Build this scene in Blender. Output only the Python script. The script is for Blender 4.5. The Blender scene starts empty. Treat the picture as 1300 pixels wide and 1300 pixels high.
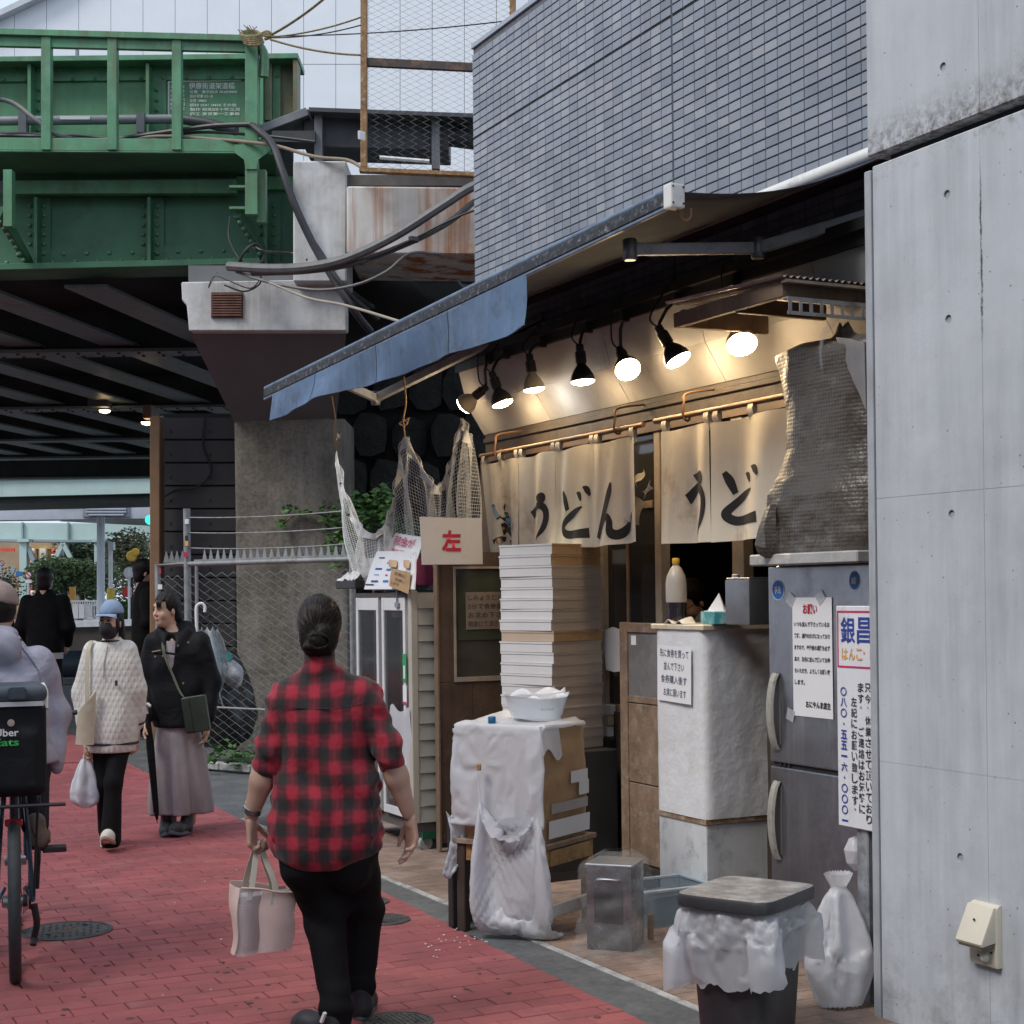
import bpy,bmesh,math,random
import numpy as np
from mathutils import Vector,Matrix,noise as mnoise

random.seed(7)
rng=np.random.default_rng(7)
SC=bpy.context.scene
COL=SC.collection
R=math.radians

# ------------------------------------------------------------------ camera
# world: X into the shop front, Y along the street away from the camera, Z up
FPX,CXP,HYP,CAMH,ROLL=1978.0,650.0,753.0,1.55,0.012
fwd=np.array([.4497,.8932,0.0]);fwd/=np.linalg.norm(fwd)
LV=np.array([fwd[1],-fwd[0],0.0]);UPW=np.array([0,0,1.0])
cr=LV-ROLL*UPW;cr/=np.linalg.norm(cr)
cu=UPW+ROLL*LV;cu/=np.linalg.norm(cu)
CAM=np.array([0,0,CAMH])
cd=bpy.data.cameras.new('camera')
cam=bpy.data.objects.new('camera',cd);COL.objects.link(cam)
cam.matrix_world=Matrix(((cr[0],cu[0],-fwd[0],0),(cr[1],cu[1],-fwd[1],0),(cr[2],cu[2],-fwd[2],CAMH),(0,0,0,1)))
cd.sensor_fit='HORIZONTAL';cd.sensor_width=36.0;cd.lens=36.0*FPX/1300.0
cd.shift_y=(HYP-650.0)/1300.0;cd.clip_end=2000;cd.clip_start=.05
SC.camera=cam

# ------------------------------------------------------------------ sky, sun, exposure (bright overcast afternoon)
wd=bpy.data.worlds.new('World');SC.world=wd;wd.use_nodes=True
wn=wd.node_tree.nodes;wl=wd.node_tree.links
bg=wn['Background'];sky=wn.new('ShaderNodeTexSky');sky.sky_type='NISHITA';sky.sun_disc=False
SUN_EL,SUN_AZ=50.0,258.0 # degrees; azimuth clockwise from +Y
sky.sun_elevation=R(SUN_EL);sky.sun_rotation=R(SUN_AZ)
sky.air_density=1.0;sky.dust_density=4.0;sky.ozone_density=1.4
# an overcast layer evens out and whitens the clear sky
mixw=wn.new('ShaderNodeMix');mixw.data_type='RGBA';mixw.inputs['Factor'].default_value=.62
wtc=wn.new('ShaderNodeTexCoord');wnz=wn.new('ShaderNodeTexNoise');wnz.inputs['Scale'].default_value=3.0;wnz.inputs['Detail'].default_value=6
wrp=wn.new('ShaderNodeValToRGB')
wrp.color_ramp.elements[0].position=.35;wrp.color_ramp.elements[0].color=(7.8,9.2,11.6,1)
wrp.color_ramp.elements[1].position=.7;wrp.color_ramp.elements[1].color=(12.0,13.3,15.2,1)
wl.new(wtc.outputs['Generated'],wnz.inputs['Vector']);wl.new(wnz.outputs['Fac'],wrp.inputs['Fac'])
wl.new(sky.outputs['Color'],mixw.inputs['A']);wl.new(wrp.outputs['Color'],mixw.inputs['B'])
wl.new(mixw.outputs['Result'],bg.inputs['Color']);bg.inputs['Strength'].default_value=.085
sl=bpy.data.lights.new('sun','SUN');sun=bpy.data.objects.new('sun',sl);COL.objects.link(sun)
sl.energy=1.5;sl.angle=R(20);sl.color=(1.0,.965,.92)
el,az=R(SUN_EL),R(SUN_AZ)
sdir=Vector((math.sin(az)*math.cos(el),math.cos(az)*math.cos(el),math.sin(el)))
sun.rotation_euler=sdir.to_track_quat('Z','Y').to_euler()
SC.view_settings.view_transform='Standard';SC.view_settings.look='None'
SC.view_settings.exposure=0.55;SC.view_settings.gamma=1.0;SC.view_settings.use_curve_mapping=False
SC.render.engine='CYCLES'
SC.cycles.use_denoising=True;SC.cycles.max_bounces=8;SC.cycles.transparent_max_bounces=24
SC.cycles.caustics_reflective=False;SC.cycles.caustics_refractive=False;SC.cycles.sample_clamp_indirect=6.0

# ------------------------------------------------------------------ helpers
def ray(x,y):return fwd+(x-CXP)/FPX*cr+(HYP-y)/FPX*cu
def W(x,y,Z):return CAM+ray(x,y)*Z # a photo point at a given distance
def PX(x,y,c):
    d=ray(x,y);return CAM+d*(c-CAM[0])/d[0] # ... on a plane parallel to the shop front
def PY(x,y,c):
    d=ray(x,y);return CAM+d*(c-CAM[1])/d[1] # ... on a plane across the street
def G(x,y,z=0.0):
    d=ray(x,y);return CAM+d*(z-CAMH)/d[2] # ... on the ground
def V(*a):return np.array(a,float)
def unit(v):
    v=np.asarray(v,float);n=np.linalg.norm(v);return v/n if n>1e-12 else v
def Rz(a):
    c,s=math.cos(a),math.sin(a);return np.array([[c,-s,0],[s,c,0],[0,0,1.0]])
def Rx(a):
    c,s=math.cos(a),math.sin(a);return np.array([[1,0,0],[0,c,-s],[0,s,c]],float)
def Ry(a):
    c,s=math.cos(a),math.sin(a);return np.array([[c,0,s],[0,1,0],[-s,0,c]],float)
I3=np.eye(3)
CAMYAW=-math.atan2(fwd[0],fwd[1]) # rotation that turns +Y to the camera's forward direction

def tag(o,label=None,cat=None,group=None,kind=None):
    if label:o['label']=label
    if cat:o['category']=cat
    if group:o['group']=group
    if kind:o['kind']=kind
    return o
def thing(name,label,cat,loc=(0,0,0),rz=0.0,group=None):
    o=bpy.data.objects.new(name,None);COL.objects.link(o)
    o.empty_display_size=.1
    o.location=[float(c)for c in loc];o.rotation_euler=(0,0,rz)
    return tag(o,label,cat,group)
def tloc(o):
    L=np.zeros(3);M=I3;chain=[]
    while o is not None:chain.append(o);o=o.parent
    for c in reversed(chain):
        L=L+M@np.array(c.location);M=M@np.array(c.rotation_euler.to_matrix())
    return L,M
def link(name,me,parent=None,mat=None):
    o=bpy.data.objects.new(name,me);COL.objects.link(o)
    if parent is not None:o.parent=parent
    if mat is not None and not me.materials:me.materials.append(mat)
    return o
def copy_tree(o,parent=None):
    c=o.copy();COL.objects.link(c);c.parent=parent
    for ch in list(o.children):copy_tree(ch,c)
    return c

class MB:
    def __init__(s):s.v=[];s.f=[];s.mi=[];s.n=0
    def add(s,vs,fs,mi=0):
        vs=np.asarray(vs,float).reshape(-1,3)
        b=s.n;s.v.append(vs);s.n+=len(vs)
        for f in fs:s.f.append([i+b for i in f]);s.mi.append(mi)
        return s
    def hexa(s,p,mi=0): # 8 points: bottom ring 0-3, top ring 4-7
        return s.add(p,[(3,2,1,0),(4,5,6,7),(0,1,5,4),(1,2,6,5),(2,3,7,6),(3,0,4,7)],mi)
    def bar(s,a,b,mi=0): # axis-aligned, min/max corners
        (x0,y0,z0),(x1,y1,z1)=a,b
        x0,x1=min(x0,x1),max(x0,x1);y0,y1=min(y0,y1),max(y0,y1);z0,z1=min(z0,z1),max(z0,z1)
        return s.hexa([(x0,y0,z0),(x1,y0,z0),(x1,y1,z0),(x0,y1,z0),(x0,y0,z1),(x1,y0,z1),(x1,y1,z1),(x0,y1,z1)],mi)
    def box(s,c,size,M=I3,mi=0):
        h=np.array(size)/2
        p=np.array([(-1,-1,-1),(1,-1,-1),(1,1,-1),(-1,1,-1),(-1,-1,1),(1,-1,1),(1,1,1),(-1,1,1)])*h
        return s.hexa(p@np.asarray(M).T+np.asarray(c),mi)
    def beam(s,a,b,w,h,up=(0,0,1),mi=0): # rectangular bar from a to b
        a=np.asarray(a,float);b=np.asarray(b,float);d=unit(b-a)
        sd=np.cross(d,up)
        if np.linalg.norm(sd)<1e-6:sd=np.cross(d,(1,0,0))
        sd=unit(sd);u=np.cross(sd,d)
        q=[-sd*w/2-u*h/2,sd*w/2-u*h/2,sd*w/2+u*h/2,-sd*w/2+u*h/2]
        return s.hexa([a+c for c in q]+[b+c for c in q],mi)
    def prism(s,poly,vec,mi=0):
        p=np.asarray(poly,float);n=len(p);q=p+np.asarray(vec,float)
        fs=[tuple(range(n-1,-1,-1)),tuple(range(n,2*n))]+[(i,(i+1)%n,n+(i+1)%n,n+i)for i in range(n)]
        return s.add(np.vstack([p,q]),fs,mi)
    def tube(s,pts,r,seg=8,mi=0,cap=True,flat=1.0):
        P=[np.asarray(p,float)for p in pts];n=len(P)
        rr=[r]*n if np.isscalar(r)else list(r)
        t0=unit(P[1]-P[0]);up=V(0,0,1)if abs(t0[2])<.9 else V(1,0,0)
        a=unit(np.cross(t0,up));vs=[]
        for i in range(n):
            t=unit(P[min(i+1,n-1)]-P[max(i-1,0)])
            a=unit(a-t*(a@t));b=np.cross(t,a)
            for k in range(seg):
                th=2*math.pi*k/seg
                vs.append(P[i]+rr[i]*(math.cos(th)*a+flat*math.sin(th)*b))
        fs=[]
        for i in range(n-1):
            for k in range(seg):
                k2=(k+1)%seg
                fs.append((i*seg+k,i*seg+k2,(i+1)*seg+k2,(i+1)*seg+k))
        if cap:fs+=[tuple(range(seg-1,-1,-1)),tuple(range((n-1)*seg,n*seg))]
        return s.add(vs,fs,mi)
    def lathe(s,prof,c=(0,0,0),seg=20,M=I3,mi=0,sx=1.0,sy=1.0):
        vs=[];n=len(prof)
        for(r,z)in prof:
            for k in range(seg):
                th=2*math.pi*k/seg;vs.append((r*math.cos(th)*sx,r*math.sin(th)*sy,z))
        vs=np.array(vs)@np.asarray(M).T+np.asarray(c)
        fs=[]
        for i in range(n-1):
            for k in range(seg):
                k2=(k+1)%seg;fs.append((i*seg+k,i*seg+k2,(i+1)*seg+k2,(i+1)*seg+k))
        if prof[0][0]>1e-6:fs.append(tuple(range(seg-1,-1,-1)))
        if prof[-1][0]>1e-6:fs.append(tuple(range((n-1)*seg,n*seg)))
        return s.add(vs,fs,mi)
    def grid(s,P,thick=0.0,mi=0,wrap=False):
        P=np.asarray(P,float);n,m=P.shape[:2]
        def fc(o,flip=False):
            out=[]
            for i in range(n-1):
                for j in range(m if wrap else m-1):
                    j2=(j+1)%m
                    q=(o+i*m+j,o+i*m+j2,o+(i+1)*m+j2,o+(i+1)*m+j)
                    out.append(q[::-1]if flip else q)
            return out
        if thick==0:return s.add(P.reshape(-1,3),fc(0),mi)
        du=np.gradient(P,axis=0);dv=np.gradient(P,axis=1)
        nn=np.cross(du,dv);nn/=(np.linalg.norm(nn,axis=2,keepdims=True)+1e-9)
        Q=P+nn*thick;N=n*m
        fs=fc(0)+fc(N,True)
        if not wrap:
            e=[(i,0)for i in range(n)]+[(n-1,j)for j in range(1,m)]+[(i,m-1)for i in range(n-2,-1,-1)]+[(0,j)for j in range(m-2,0,-1)]
            e=[i*m+j for i,j in e]
            for a,b in zip(e,e[1:]+e[:1]):fs.append((b,a,N+a,N+b))
        return s.add(np.vstack([P.reshape(-1,3),Q.reshape(-1,3)]),fs,mi)
    def mesh(s,name,off=None,M=None):
        v=np.vstack(s.v)
        if off is not None:v=(v-off)@M
        me=bpy.data.meshes.new(name);me.from_pydata(v.tolist(),[],s.f)
        return me
    def build(s,name,mat,parent=None,smooth=False,bevel=0.0,seg=1,label=None,kind=None,fix=True):
        if parent is not None:
            L,M=tloc(parent)
        else:
            v=np.vstack(s.v);L=np.array([*(v.min(0)+v.max(0))[:2]/2,v[:,2].min()]);M=I3
        me=s.mesh(name,L,M)
        mats=mat if isinstance(mat,(list,tuple))else[mat]
        for m in mats:me.materials.append(m)
        if len(mats)>1:me.polygons.foreach_set('material_index',s.mi)
        if bevel>0 or fix:
            bm=bmesh.new();bm.from_mesh(me)
            if fix:bmesh.ops.recalc_face_normals(bm,faces=bm.faces)
            if bevel>0:
                bmesh.ops.bevel(bm,geom=[e for e in bm.edges if e.is_manifold and e.calc_face_angle(0)>.5],offset=bevel,segments=seg,affect='EDGES',profile=.7,clamp_overlap=True)
            bm.to_mesh(me);bm.free()
        if smooth:
            me.polygons.foreach_set('use_smooth',[True]*len(me.polygons))
            if smooth!='all':me.set_sharp_from_angle(angle=R(38))
        me.update()
        o=link(name,me,parent)
        if parent is None:o.location=L.tolist()
        if label:o['label']=label
        if kind:o['kind']=kind
        return o
def struct(name,mb,mat,**k):
    o=mb.build(name,mat,**k);o['kind']='structure';return o

def catenary(a,b,sag,n=14,side=0.0):
    a=np.asarray(a,float);b=np.asarray(b,float);out=[]
    d=unit(np.cross(b-a,V(0,0,1)))
    for i in range(n+1):
        t=i/n;out.append(a+(b-a)*t+V(0,0,-1)*sag*4*t*(1-t)+d*side*math.sin(math.pi*t))
    return out
def spline(pts,n=6):
    P=[np.asarray(p,float)for p in pts];P=[2*P[0]-P[1]]+P+[2*P[-1]-P[-2]];out=[]
    for i in range(1,len(P)-2):
        for k in range(n):
            t=k/n
            out.append(.5*((2*P[i])+(-P[i-1]+P[i+1])*t+(2*P[i-1]-5*P[i]+4*P[i+1]-P[i+2])*t**2+(-P[i-1]+3*P[i]-3*P[i+1]+P[i+2])*t**3))
    out.append(P[-2]);return out

# ------------------------------------------------------------------ materials
MATS={}
def mat(name,col=(.5,.5,.5),rough=.6,metal=0.0,var=.12,scale=6.0,bump=.0,bscale=80.0,dirt=None,streak=None,spec=.5,alpha=1.0,trans=0.0,coat=0.0,emit=None,sheen=0.0,sss=0.0,bdist=.01,dirt2=None,world=False):
    """procedural surface: base colour with noise variation, optional dirt (colour, amount, scale), vertical streaks (colour, amount, scale), bump"""
    if name in MATS:return MATS[name]
    m=bpy.data.materials.new(name);m.use_nodes=True;MATS[name]=m
    N=m.node_tree.nodes;L=m.node_tree.links;b=N['Principled BSDF']
    tc=N.new('ShaderNodeTexCoord');ob=tc.outputs['Object']
    if world:ob=N.new('ShaderNodeNewGeometry').outputs['Position']
    def noise(sc,det=5,rg=.6,vec=None):
        t=N.new('ShaderNodeTexNoise');t.inputs['Scale'].default_value=sc;t.inputs['Detail'].default_value=det;t.inputs['Roughness'].default_value=rg
        L.new(vec or ob,t.inputs['Vector']);return t.outputs['Fac']
    def ramp(src,a,c):
        r=N.new('ShaderNodeMapRange');r.inputs[1].default_value=a;r.inputs[2].default_value=c;L.new(src,r.inputs[0]);return r.outputs[0]
    def mix(fac,A,B,mode='MIX'):
        x=N.new('ShaderNodeMix');x.data_type='RGBA';x.blend_type=mode
        for nm,s in(('Factor',fac),('A',A),('B',B)):
            i=x.inputs[nm]
            if isinstance(s,bpy.types.NodeSocket):L.new(s,i)
            elif isinstance(s,(int,float)):i.default_value=s
            else:i.default_value=(*s,1)
        return x.outputs['Result']
    c0=tuple(max(0,c*(1-var))for c in col);c1=tuple(min(1,c*(1+var))for c in col)
    colr=mix(ramp(noise(scale),.3,.7),c0,c1)
    rsock=None
    for dd,off in((dirt,0),(dirt2,3.3)):
        if dd:
            mp=N.new('ShaderNodeMapping');mp.inputs['Location'].default_value=(off,off,off);L.new(ob,mp.inputs[0])
            dc,da,ds=dd
            colr=mix(ramp(noise(ds,8,.72,mp.outputs[0]),.62-.3*da,.72),colr,dc)
    if streak:
        dc,da,ds=streak
        mp=N.new('ShaderNodeMapping');mp.inputs['Scale'].default_value=(ds,ds,ds*.06);L.new(ob,mp.inputs[0])
        f=ramp(noise(1.0,6,.7,mp.outputs[0]),.68-.3*da,.8)
        g=ramp(noise(1.7,3),.3,.65)
        mm=N.new('ShaderNodeMath');mm.operation='MULTIPLY';L.new(f,mm.inputs[0]);L.new(g,mm.inputs[1])
        colr=mix(mm.outputs[0],colr,dc)
    L.new(colr,b.inputs['Base Color'])
    rr=N.new('ShaderNodeMapRange');rr.inputs[3].default_value=max(.02,rough-.1);rr.inputs[4].default_value=min(1,rough+.1)
    L.new(noise(scale*2.3),rr.inputs[0]);L.new(rr.outputs[0],b.inputs['Roughness'])
    b.inputs['Metallic'].default_value=metal;b.inputs['Specular IOR Level'].default_value=spec
    b.inputs['Alpha'].default_value=alpha;b.inputs['Transmission Weight'].default_value=trans;b.inputs['Coat Weight'].default_value=coat
    if sheen:b.inputs['Sheen Weight'].default_value=sheen
    if sss:
        b.inputs['Subsurface Weight'].default_value=sss;b.inputs['Subsurface Radius'].default_value=(.012,.005,.003);b.inputs['Subsurface Scale'].default_value=1.0
    if emit:
        b.inputs['Emission Color'].default_value=(*emit[0],1);b.inputs['Emission Strength'].default_value=emit[1]
    if bump:
        bp=N.new('ShaderNodeBump');bp.inputs['Strength'].default_value=bump;bp.inputs['Distance'].default_value=bdist
        L.new(noise(bscale,6,.65),bp.inputs['Height']);L.new(bp.outputs[0],b.inputs['Normal'])
    m['b']=1
    return m
def mnode(m):
    return m.node_tree.nodes,m.node_tree.links,m.node_tree.nodes['Principled BSDF']
def simple(name,col,rough=.5,**k):return mat(name,col,rough,**k)

def text(body,w,h,origin,xd,yd,material,parent,name='lettering',off=.0015,bold=0.0,align='L',spacing=1.0,line=1.0,fit='both'):
    """flat lettering: body set in a box w x h whose lower-left corner is origin, with axes xd, yd"""
    c=bpy.data.curves.new('lettering','FONT');c.body=body;c.size=1.0;c.offset=bold;c.space_character=spacing;c.space_line=line
    c.align_x={'L':'LEFT','C':'CENTER'}[align];c.resolution_u=3
    o=bpy.data.objects.new('lettering',c);COL.objects.link(o)
    bpy.context.view_layer.update()
    me=bpy.data.meshes.new_from_object(o.evaluated_get(bpy.context.evaluated_depsgraph_get()))
    bpy.data.objects.remove(o);bpy.data.curves.remove(c)
    n=len(me.vertices);co=np.zeros(n*3);me.vertices.foreach_get('co',co);co=co.reshape(-1,3)
    mn,mx=co.min(0),co.max(0);sz=np.maximum(mx-mn,1e-6)
    sx,sy=w/sz[0],h/sz[1]
    if fit=='min':sx=sy=min(sx,sy)
    xd=unit(xd);yd=unit(yd);nn=np.cross(xd,yd)
    p=np.asarray(origin)+np.outer((co[:,0]-mn[0])*sx,xd)+np.outer((co[:,1]-mn[1])*sy,yd)+nn*off
    L,M=tloc(parent)if parent is not None else(np.zeros(3),I3)
    me.vertices.foreach_set('co',((p-L)@M).ravel());me.materials.clear();me.materials.append(material);me.update()
    return link(name,me,parent)

# ------------------------------------------------------------------ smooth solids (distance fields meshed by surface nets)
class SDF:
    def __init__(s,lo,hi,h):
        s.lo=np.array(lo,float);s.h=h;s.n=np.ceil((np.array(hi)-s.lo)/h).astype(int)+1
        s.d=np.full(s.n,.2,np.float32)
    def sub(s,lo,hi):
        a=np.clip(np.floor((np.asarray(lo)-s.lo)/s.h).astype(int),0,s.n);b=np.clip(np.ceil((np.asarray(hi)-s.lo)/s.h).astype(int)+1,0,s.n)
        if(b-a<=0).any():return None
        sl=tuple(slice(i,j)for i,j in zip(a,b))
        ax=[(s.lo[i]+s.h*np.arange(a[i],b[i])).astype(np.float32)for i in range(3)]
        return sl,np.meshgrid(*ax,indexing='ij')
    def put(s,sl,d,k,op='u'):
        o=s.d[sl]
        if op=='u':
            h=np.clip(.5+.5*(o-d)/k,0,1);s.d[sl]=o*(1-h)+d*h-k*h*(1-h)
        else: # subtract
            h=np.clip(.5-.5*(o+d)/k,0,1);s.d[sl]=o*(1-h)-d*h+k*h*(1-h)
    def cap(s,a,b,ra,rb=None,k=.02,op='u',flat=None):
        """tapered capsule; flat=(dir, factor) squashes it along a direction"""
        a=np.asarray(a,float);b=np.asarray(b,float);rb=ra if rb is None else rb
        m=max(ra,rb)*1.05+2.5*k+2*s.h
        g=s.sub(np.minimum(a,b)-m,np.maximum(a,b)+m)
        if g is None:return s
        sl,(X,Y,Z)=g;e=b-a;L2=max(e@e,1e-9)
        px,py,pz=X-a[0],Y-a[1],Z-a[2]
        t=np.clip((px*e[0]+py*e[1]+pz*e[2])/L2,0,1)
        qx,qy,qz=px-t*e[0],py-t*e[1],pz-t*e[2]
        if flat:
            fd=unit(flat[0]);c=(qx*fd[0]+qy*fd[1]+qz*fd[2])*(1/flat[1]-1)
            qx,qy,qz=qx+c*fd[0],qy+c*fd[1],qz+c*fd[2]
        s.put(sl,(np.sqrt(qx*qx+qy*qy+qz*qz)-(ra+(rb-ra)*t)).astype(np.float32),k,op);return s
    def ell(s,c,r,M=I3,k=.02,op='u'):
        c=np.asarray(c,float);r=np.asarray(r,float);m=r.max()+2.5*k+2*s.h
        g=s.sub(c-m,c+m)
        if g is None:return s
        sl,(X,Y,Z)=g;M=np.asarray(M);P=[X-c[0],Y-c[1],Z-c[2]]
        q=[(P[0]*M[0,i]+P[1]*M[1,i]+P[2]*M[2,i])/r[i]for i in range(3)]
        l=np.sqrt(q[0]**2+q[1]**2+q[2]**2);g2=np.sqrt((q[0]/r[0])**2+(q[1]/r[1])**2+(q[2]/r[2])**2)+1e-6
        s.put(sl,(l*(l-1)/g2).astype(np.float32),k,op);return s
    def loft(s,rings,k=.02,op='u',p=2.3,fold=None):
        """vertical body of elliptic slices: rings of (z, cx, cy, rx, ry)"""
        rg=np.array(sorted(rings),float);z=rg[:,0]
        mr=max(rg[:,3].max(),rg[:,4].max())+2.5*k+3*s.h
        g=s.sub((rg[:,1].min()-mr,rg[:,2].min()-mr,z[0]-2*k-2*s.h),(rg[:,1].max()+mr,rg[:,2].max()+mr,z[-1]+2*k+2*s.h))
        if g is None:return s
        sl,(X,Y,Z)=g;zz=Z[0,0,:]
        def ip(c):
            zc=np.clip(zz,z[0],z[-1]);i=np.clip(np.searchsorted(z,zc)-1,0,len(z)-2)
            t=(zc-z[i])/(z[i+1]-z[i]);v=rg[:,c];sl_=np.gradient(v,z)
            h=z[i+1]-z[i]
            return((2*t**3-3*t**2+1)*v[i]+(t**3-2*t**2+t)*h*sl_[i]+(-2*t**3+3*t**2)*v[i+1]+(t**3-t**2)*h*sl_[i+1]).astype(np.float32)
        cx,cy,rx,ry=ip(1),ip(2),ip(3),ip(4)
        ax,ay=np.abs(X-cx)/rx,np.abs(Y-cy)/ry
        rad=(ax**p+ay**p+1e-9)**(1/p)
        d=(rad-1)*np.minimum(rx,ry)
        if fold is not None:d=d+fold(X-cx,Y-cy,Z)
        d=np.maximum(d,np.maximum(z[0]-Z,Z-z[-1]))
        s.put(sl,d.astype(np.float32),k,op);return s
    def box(s,c,size,M=I3,r=.01,k=.01,op='u'):
        c=np.asarray(c,float);hs=np.asarray(size,float)/2-r;m=np.linalg.norm(hs)+r+2.5*k+2*s.h
        g=s.sub(c-m,c+m)
        if g is None:return s
        sl,(X,Y,Z)=g;M=np.asarray(M);P=[X-c[0],Y-c[1],Z-c[2]]
        q=[np.abs(P[0]*M[0,i]+P[1]*M[1,i]+P[2]*M[2,i])-hs[i]for i in range(3)]
        o=np.sqrt(sum(np.maximum(t,0)**2 for t in q))+np.minimum(np.maximum(np.maximum(q[0],q[1]),q[2]),0)-r
        s.put(sl,o.astype(np.float32),k,op);return s
    def warp(s,fn):
        """add a displacement fn(X, Y, Z) near the surface"""
        g=s.sub(s.lo,s.lo+s.h*s.n);sl,(X,Y,Z)=g
        s.d=s.d+fn(X,Y,Z)[:s.n[0],:s.n[1],:s.n[2]].astype(np.float32);return s
    def mesh(s):
        d=s.d;n=d.shape;d=np.pad(d,1,constant_values=.2);n=d.shape;lo=s.lo-s.h
        ins=d<0
        cell=np.zeros((n[0]-1,n[1]-1,n[2]-1),np.int8)
        for i in(0,1):
            for j in(0,1):
                for k in(0,1):cell+=ins[i:n[0]-1+i,j:n[1]-1+j,k:n[2]-1+k]
        act=(cell>0)&(cell<8);idx=-np.ones(act.shape,np.int64);C=np.argwhere(act);idx[act]=np.arange(len(C))
        acc=np.zeros((len(C),3));cnt=np.zeros(len(C))
        cor=[(i,j,k)for i in(0,1)for j in(0,1)for k in(0,1)]
        vals={c:d[C[:,0]+c[0],C[:,1]+c[1],C[:,2]+c[2]]for c in cor}
        for a in cor:
            for ax in range(3):
                if a[ax]==0:
                    b=list(a);b[ax]=1;b=tuple(b);va,vb=vals[a],vals[b];m=(va<0)!=(vb<0)
                    t=va[m]/(va[m]-vb[m]);p=np.tile(np.array(a,float),(m.sum(),1));p[:,ax]=t
                    acc[m]+=p;cnt[m]+=1
        verts=(C+acc/cnt[:,None])*s.h+lo
        faces=[]
        for ax in range(3):
            sl0=[slice(None)]*3;sl1=[slice(None)]*3;sl0[ax]=slice(0,-1);sl1[ax]=slice(1,None)
            A,B=ins[tuple(sl0)],ins[tuple(sl1)];ch=A!=B
            o1,o2=(ax+1)%3,(ax+2)%3
            E=np.argwhere(ch);E=E[(E[:,o1]>0)&(E[:,o2]>0)&(E[:,o1]<n[o1]-1)&(E[:,o2]<n[o2]-1)]
            fl=A[tuple(E.T)]
            def at(da,db):
                q=E.copy();q[:,o1]+=da;q[:,o2]+=db;return idx[tuple(q.T)]
            q=np.stack([at(-1,-1),at(0,-1),at(0,0),at(-1,0)],1)
            q[~fl]=q[~fl][:,::-1];faces.append(q)
        return verts,np.vstack(faces)
    def build(s,name,material,parent=None,M=None,off=None,relax=2,label=None):
        v,f=s.mesh()
        # light relaxation takes the voxel steps out
        if relax:
            e=np.vstack([f[:,[0,1]],f[:,[1,2]],f[:,[2,3]],f[:,[3,0]]])
            for _ in range(relax):
                a=np.zeros_like(v);c=np.zeros(len(v))
                np.add.at(a,e[:,0],v[e[:,1]]);np.add.at(c,e[:,0],1);np.add.at(a,e[:,1],v[e[:,0]]);np.add.at(c,e[:,1],1)
                v=v+.45*(a/c[:,None]-v)
        me=bpy.data.meshes.new(name)
        me.vertices.add(len(v));me.vertices.foreach_set('co',v.ravel())
        me.loops.add(len(f)*4);me.loops.foreach_set('vertex_index',f.ravel().astype(np.int32))
        me.polygons.add(len(f));me.polygons.foreach_set('loop_start',np.arange(0,len(f)*4,4,dtype=np.int32));me.polygons.foreach_set('loop_total',np.full(len(f),4,np.int32))
        me.update(calc_edges=True);me.validate()
        me.polygons.foreach_set('use_smooth',[True]*len(me.polygons))
        me.materials.append(material)
        o=link(name,me,parent)
        if label:o['label']=label
        return o
# ------------------------------------------------------------------ ground
EDGE=[(-2,2.80),(3,2.86),(4.8,2.93),(7.6,3.035),(11.4,3.20),(14.7,3.33),(20,3.58),(29,3.95)]
def edge_x(y):return float(np.interp(y,[e[0]for e in EDGE],[e[1]for e in EDGE]))
m_asph=mat('asphalt',(.085,.088,.092),.85,var=.25,scale=30,bump=.5,bscale=260,dirt=((.16,.16,.155),.5,3.0),bdist=.004)
m_road=mat('road_asphalt',(.11,.115,.12),.85,var=.2,scale=12,bump=.3,bscale=180)
m_kerbst=mat('kerb_concrete',(.38,.38,.37),.85,var=.25,scale=14,bump=.4,bscale=120,dirt=((.09,.085,.08),.5,9))
m_joint=mat('paving_joint',(.09,.036,.036),.95,var=.3,scale=30)
REDS=[mat('red_paver_%s'%n,c,.74,var=.16,scale=5,bump=.25,bscale=240,dirt=((.19,.058,.060),.55,1.1),dirt2=((.33,.13,.125),.25,3.1),bdist=.003,world=True)for n,c in
        (('a',(.310,.080,.082)),('b',(.290,.074,.077)),('c',(.330,.088,.088)),('d',(.262,.068,.072)))]
TANS=[mat('tan_paver_%s'%n,c,.8,var=.2,scale=9,bump=.3,bscale=200,dirt=((.10,.08,.065),.75,2.2),dirt2=((.33,.27,.23),.4,3),bdist=.004,world=True)for n,c in
        (('a',(.27,.185,.145)),('b',(.245,.165,.13)),('c',(.29,.20,.155)))]
struct('ground',MB().add([(-400,-60,-.02),(400,-60,-.02),(400,700,-.02),(-400,700,-.02)],[(0,1,2,3)]),m_asph)
bed=MB()
ys=[e[0]for e in EDGE]
bed.add([(-7,y,-.003)for y in ys]+[(edge_x(y),y,-.003)for y in ys],[(i,i+len(ys),i+len(ys)+1,i+1)for i in range(len(ys)-1)])
red_pavement=struct('red_pavement',bed,m_joint)
far=MB().add([(-7,15.0,.004),(edge_x(15),15.0,.004),(edge_x(20),20,.004),(edge_x(29),29,.004),(-7,29,.004)],[(0,1,2,3,4)])
far_red=far.build('paving_far',REDS[0],red_pavement)

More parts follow.
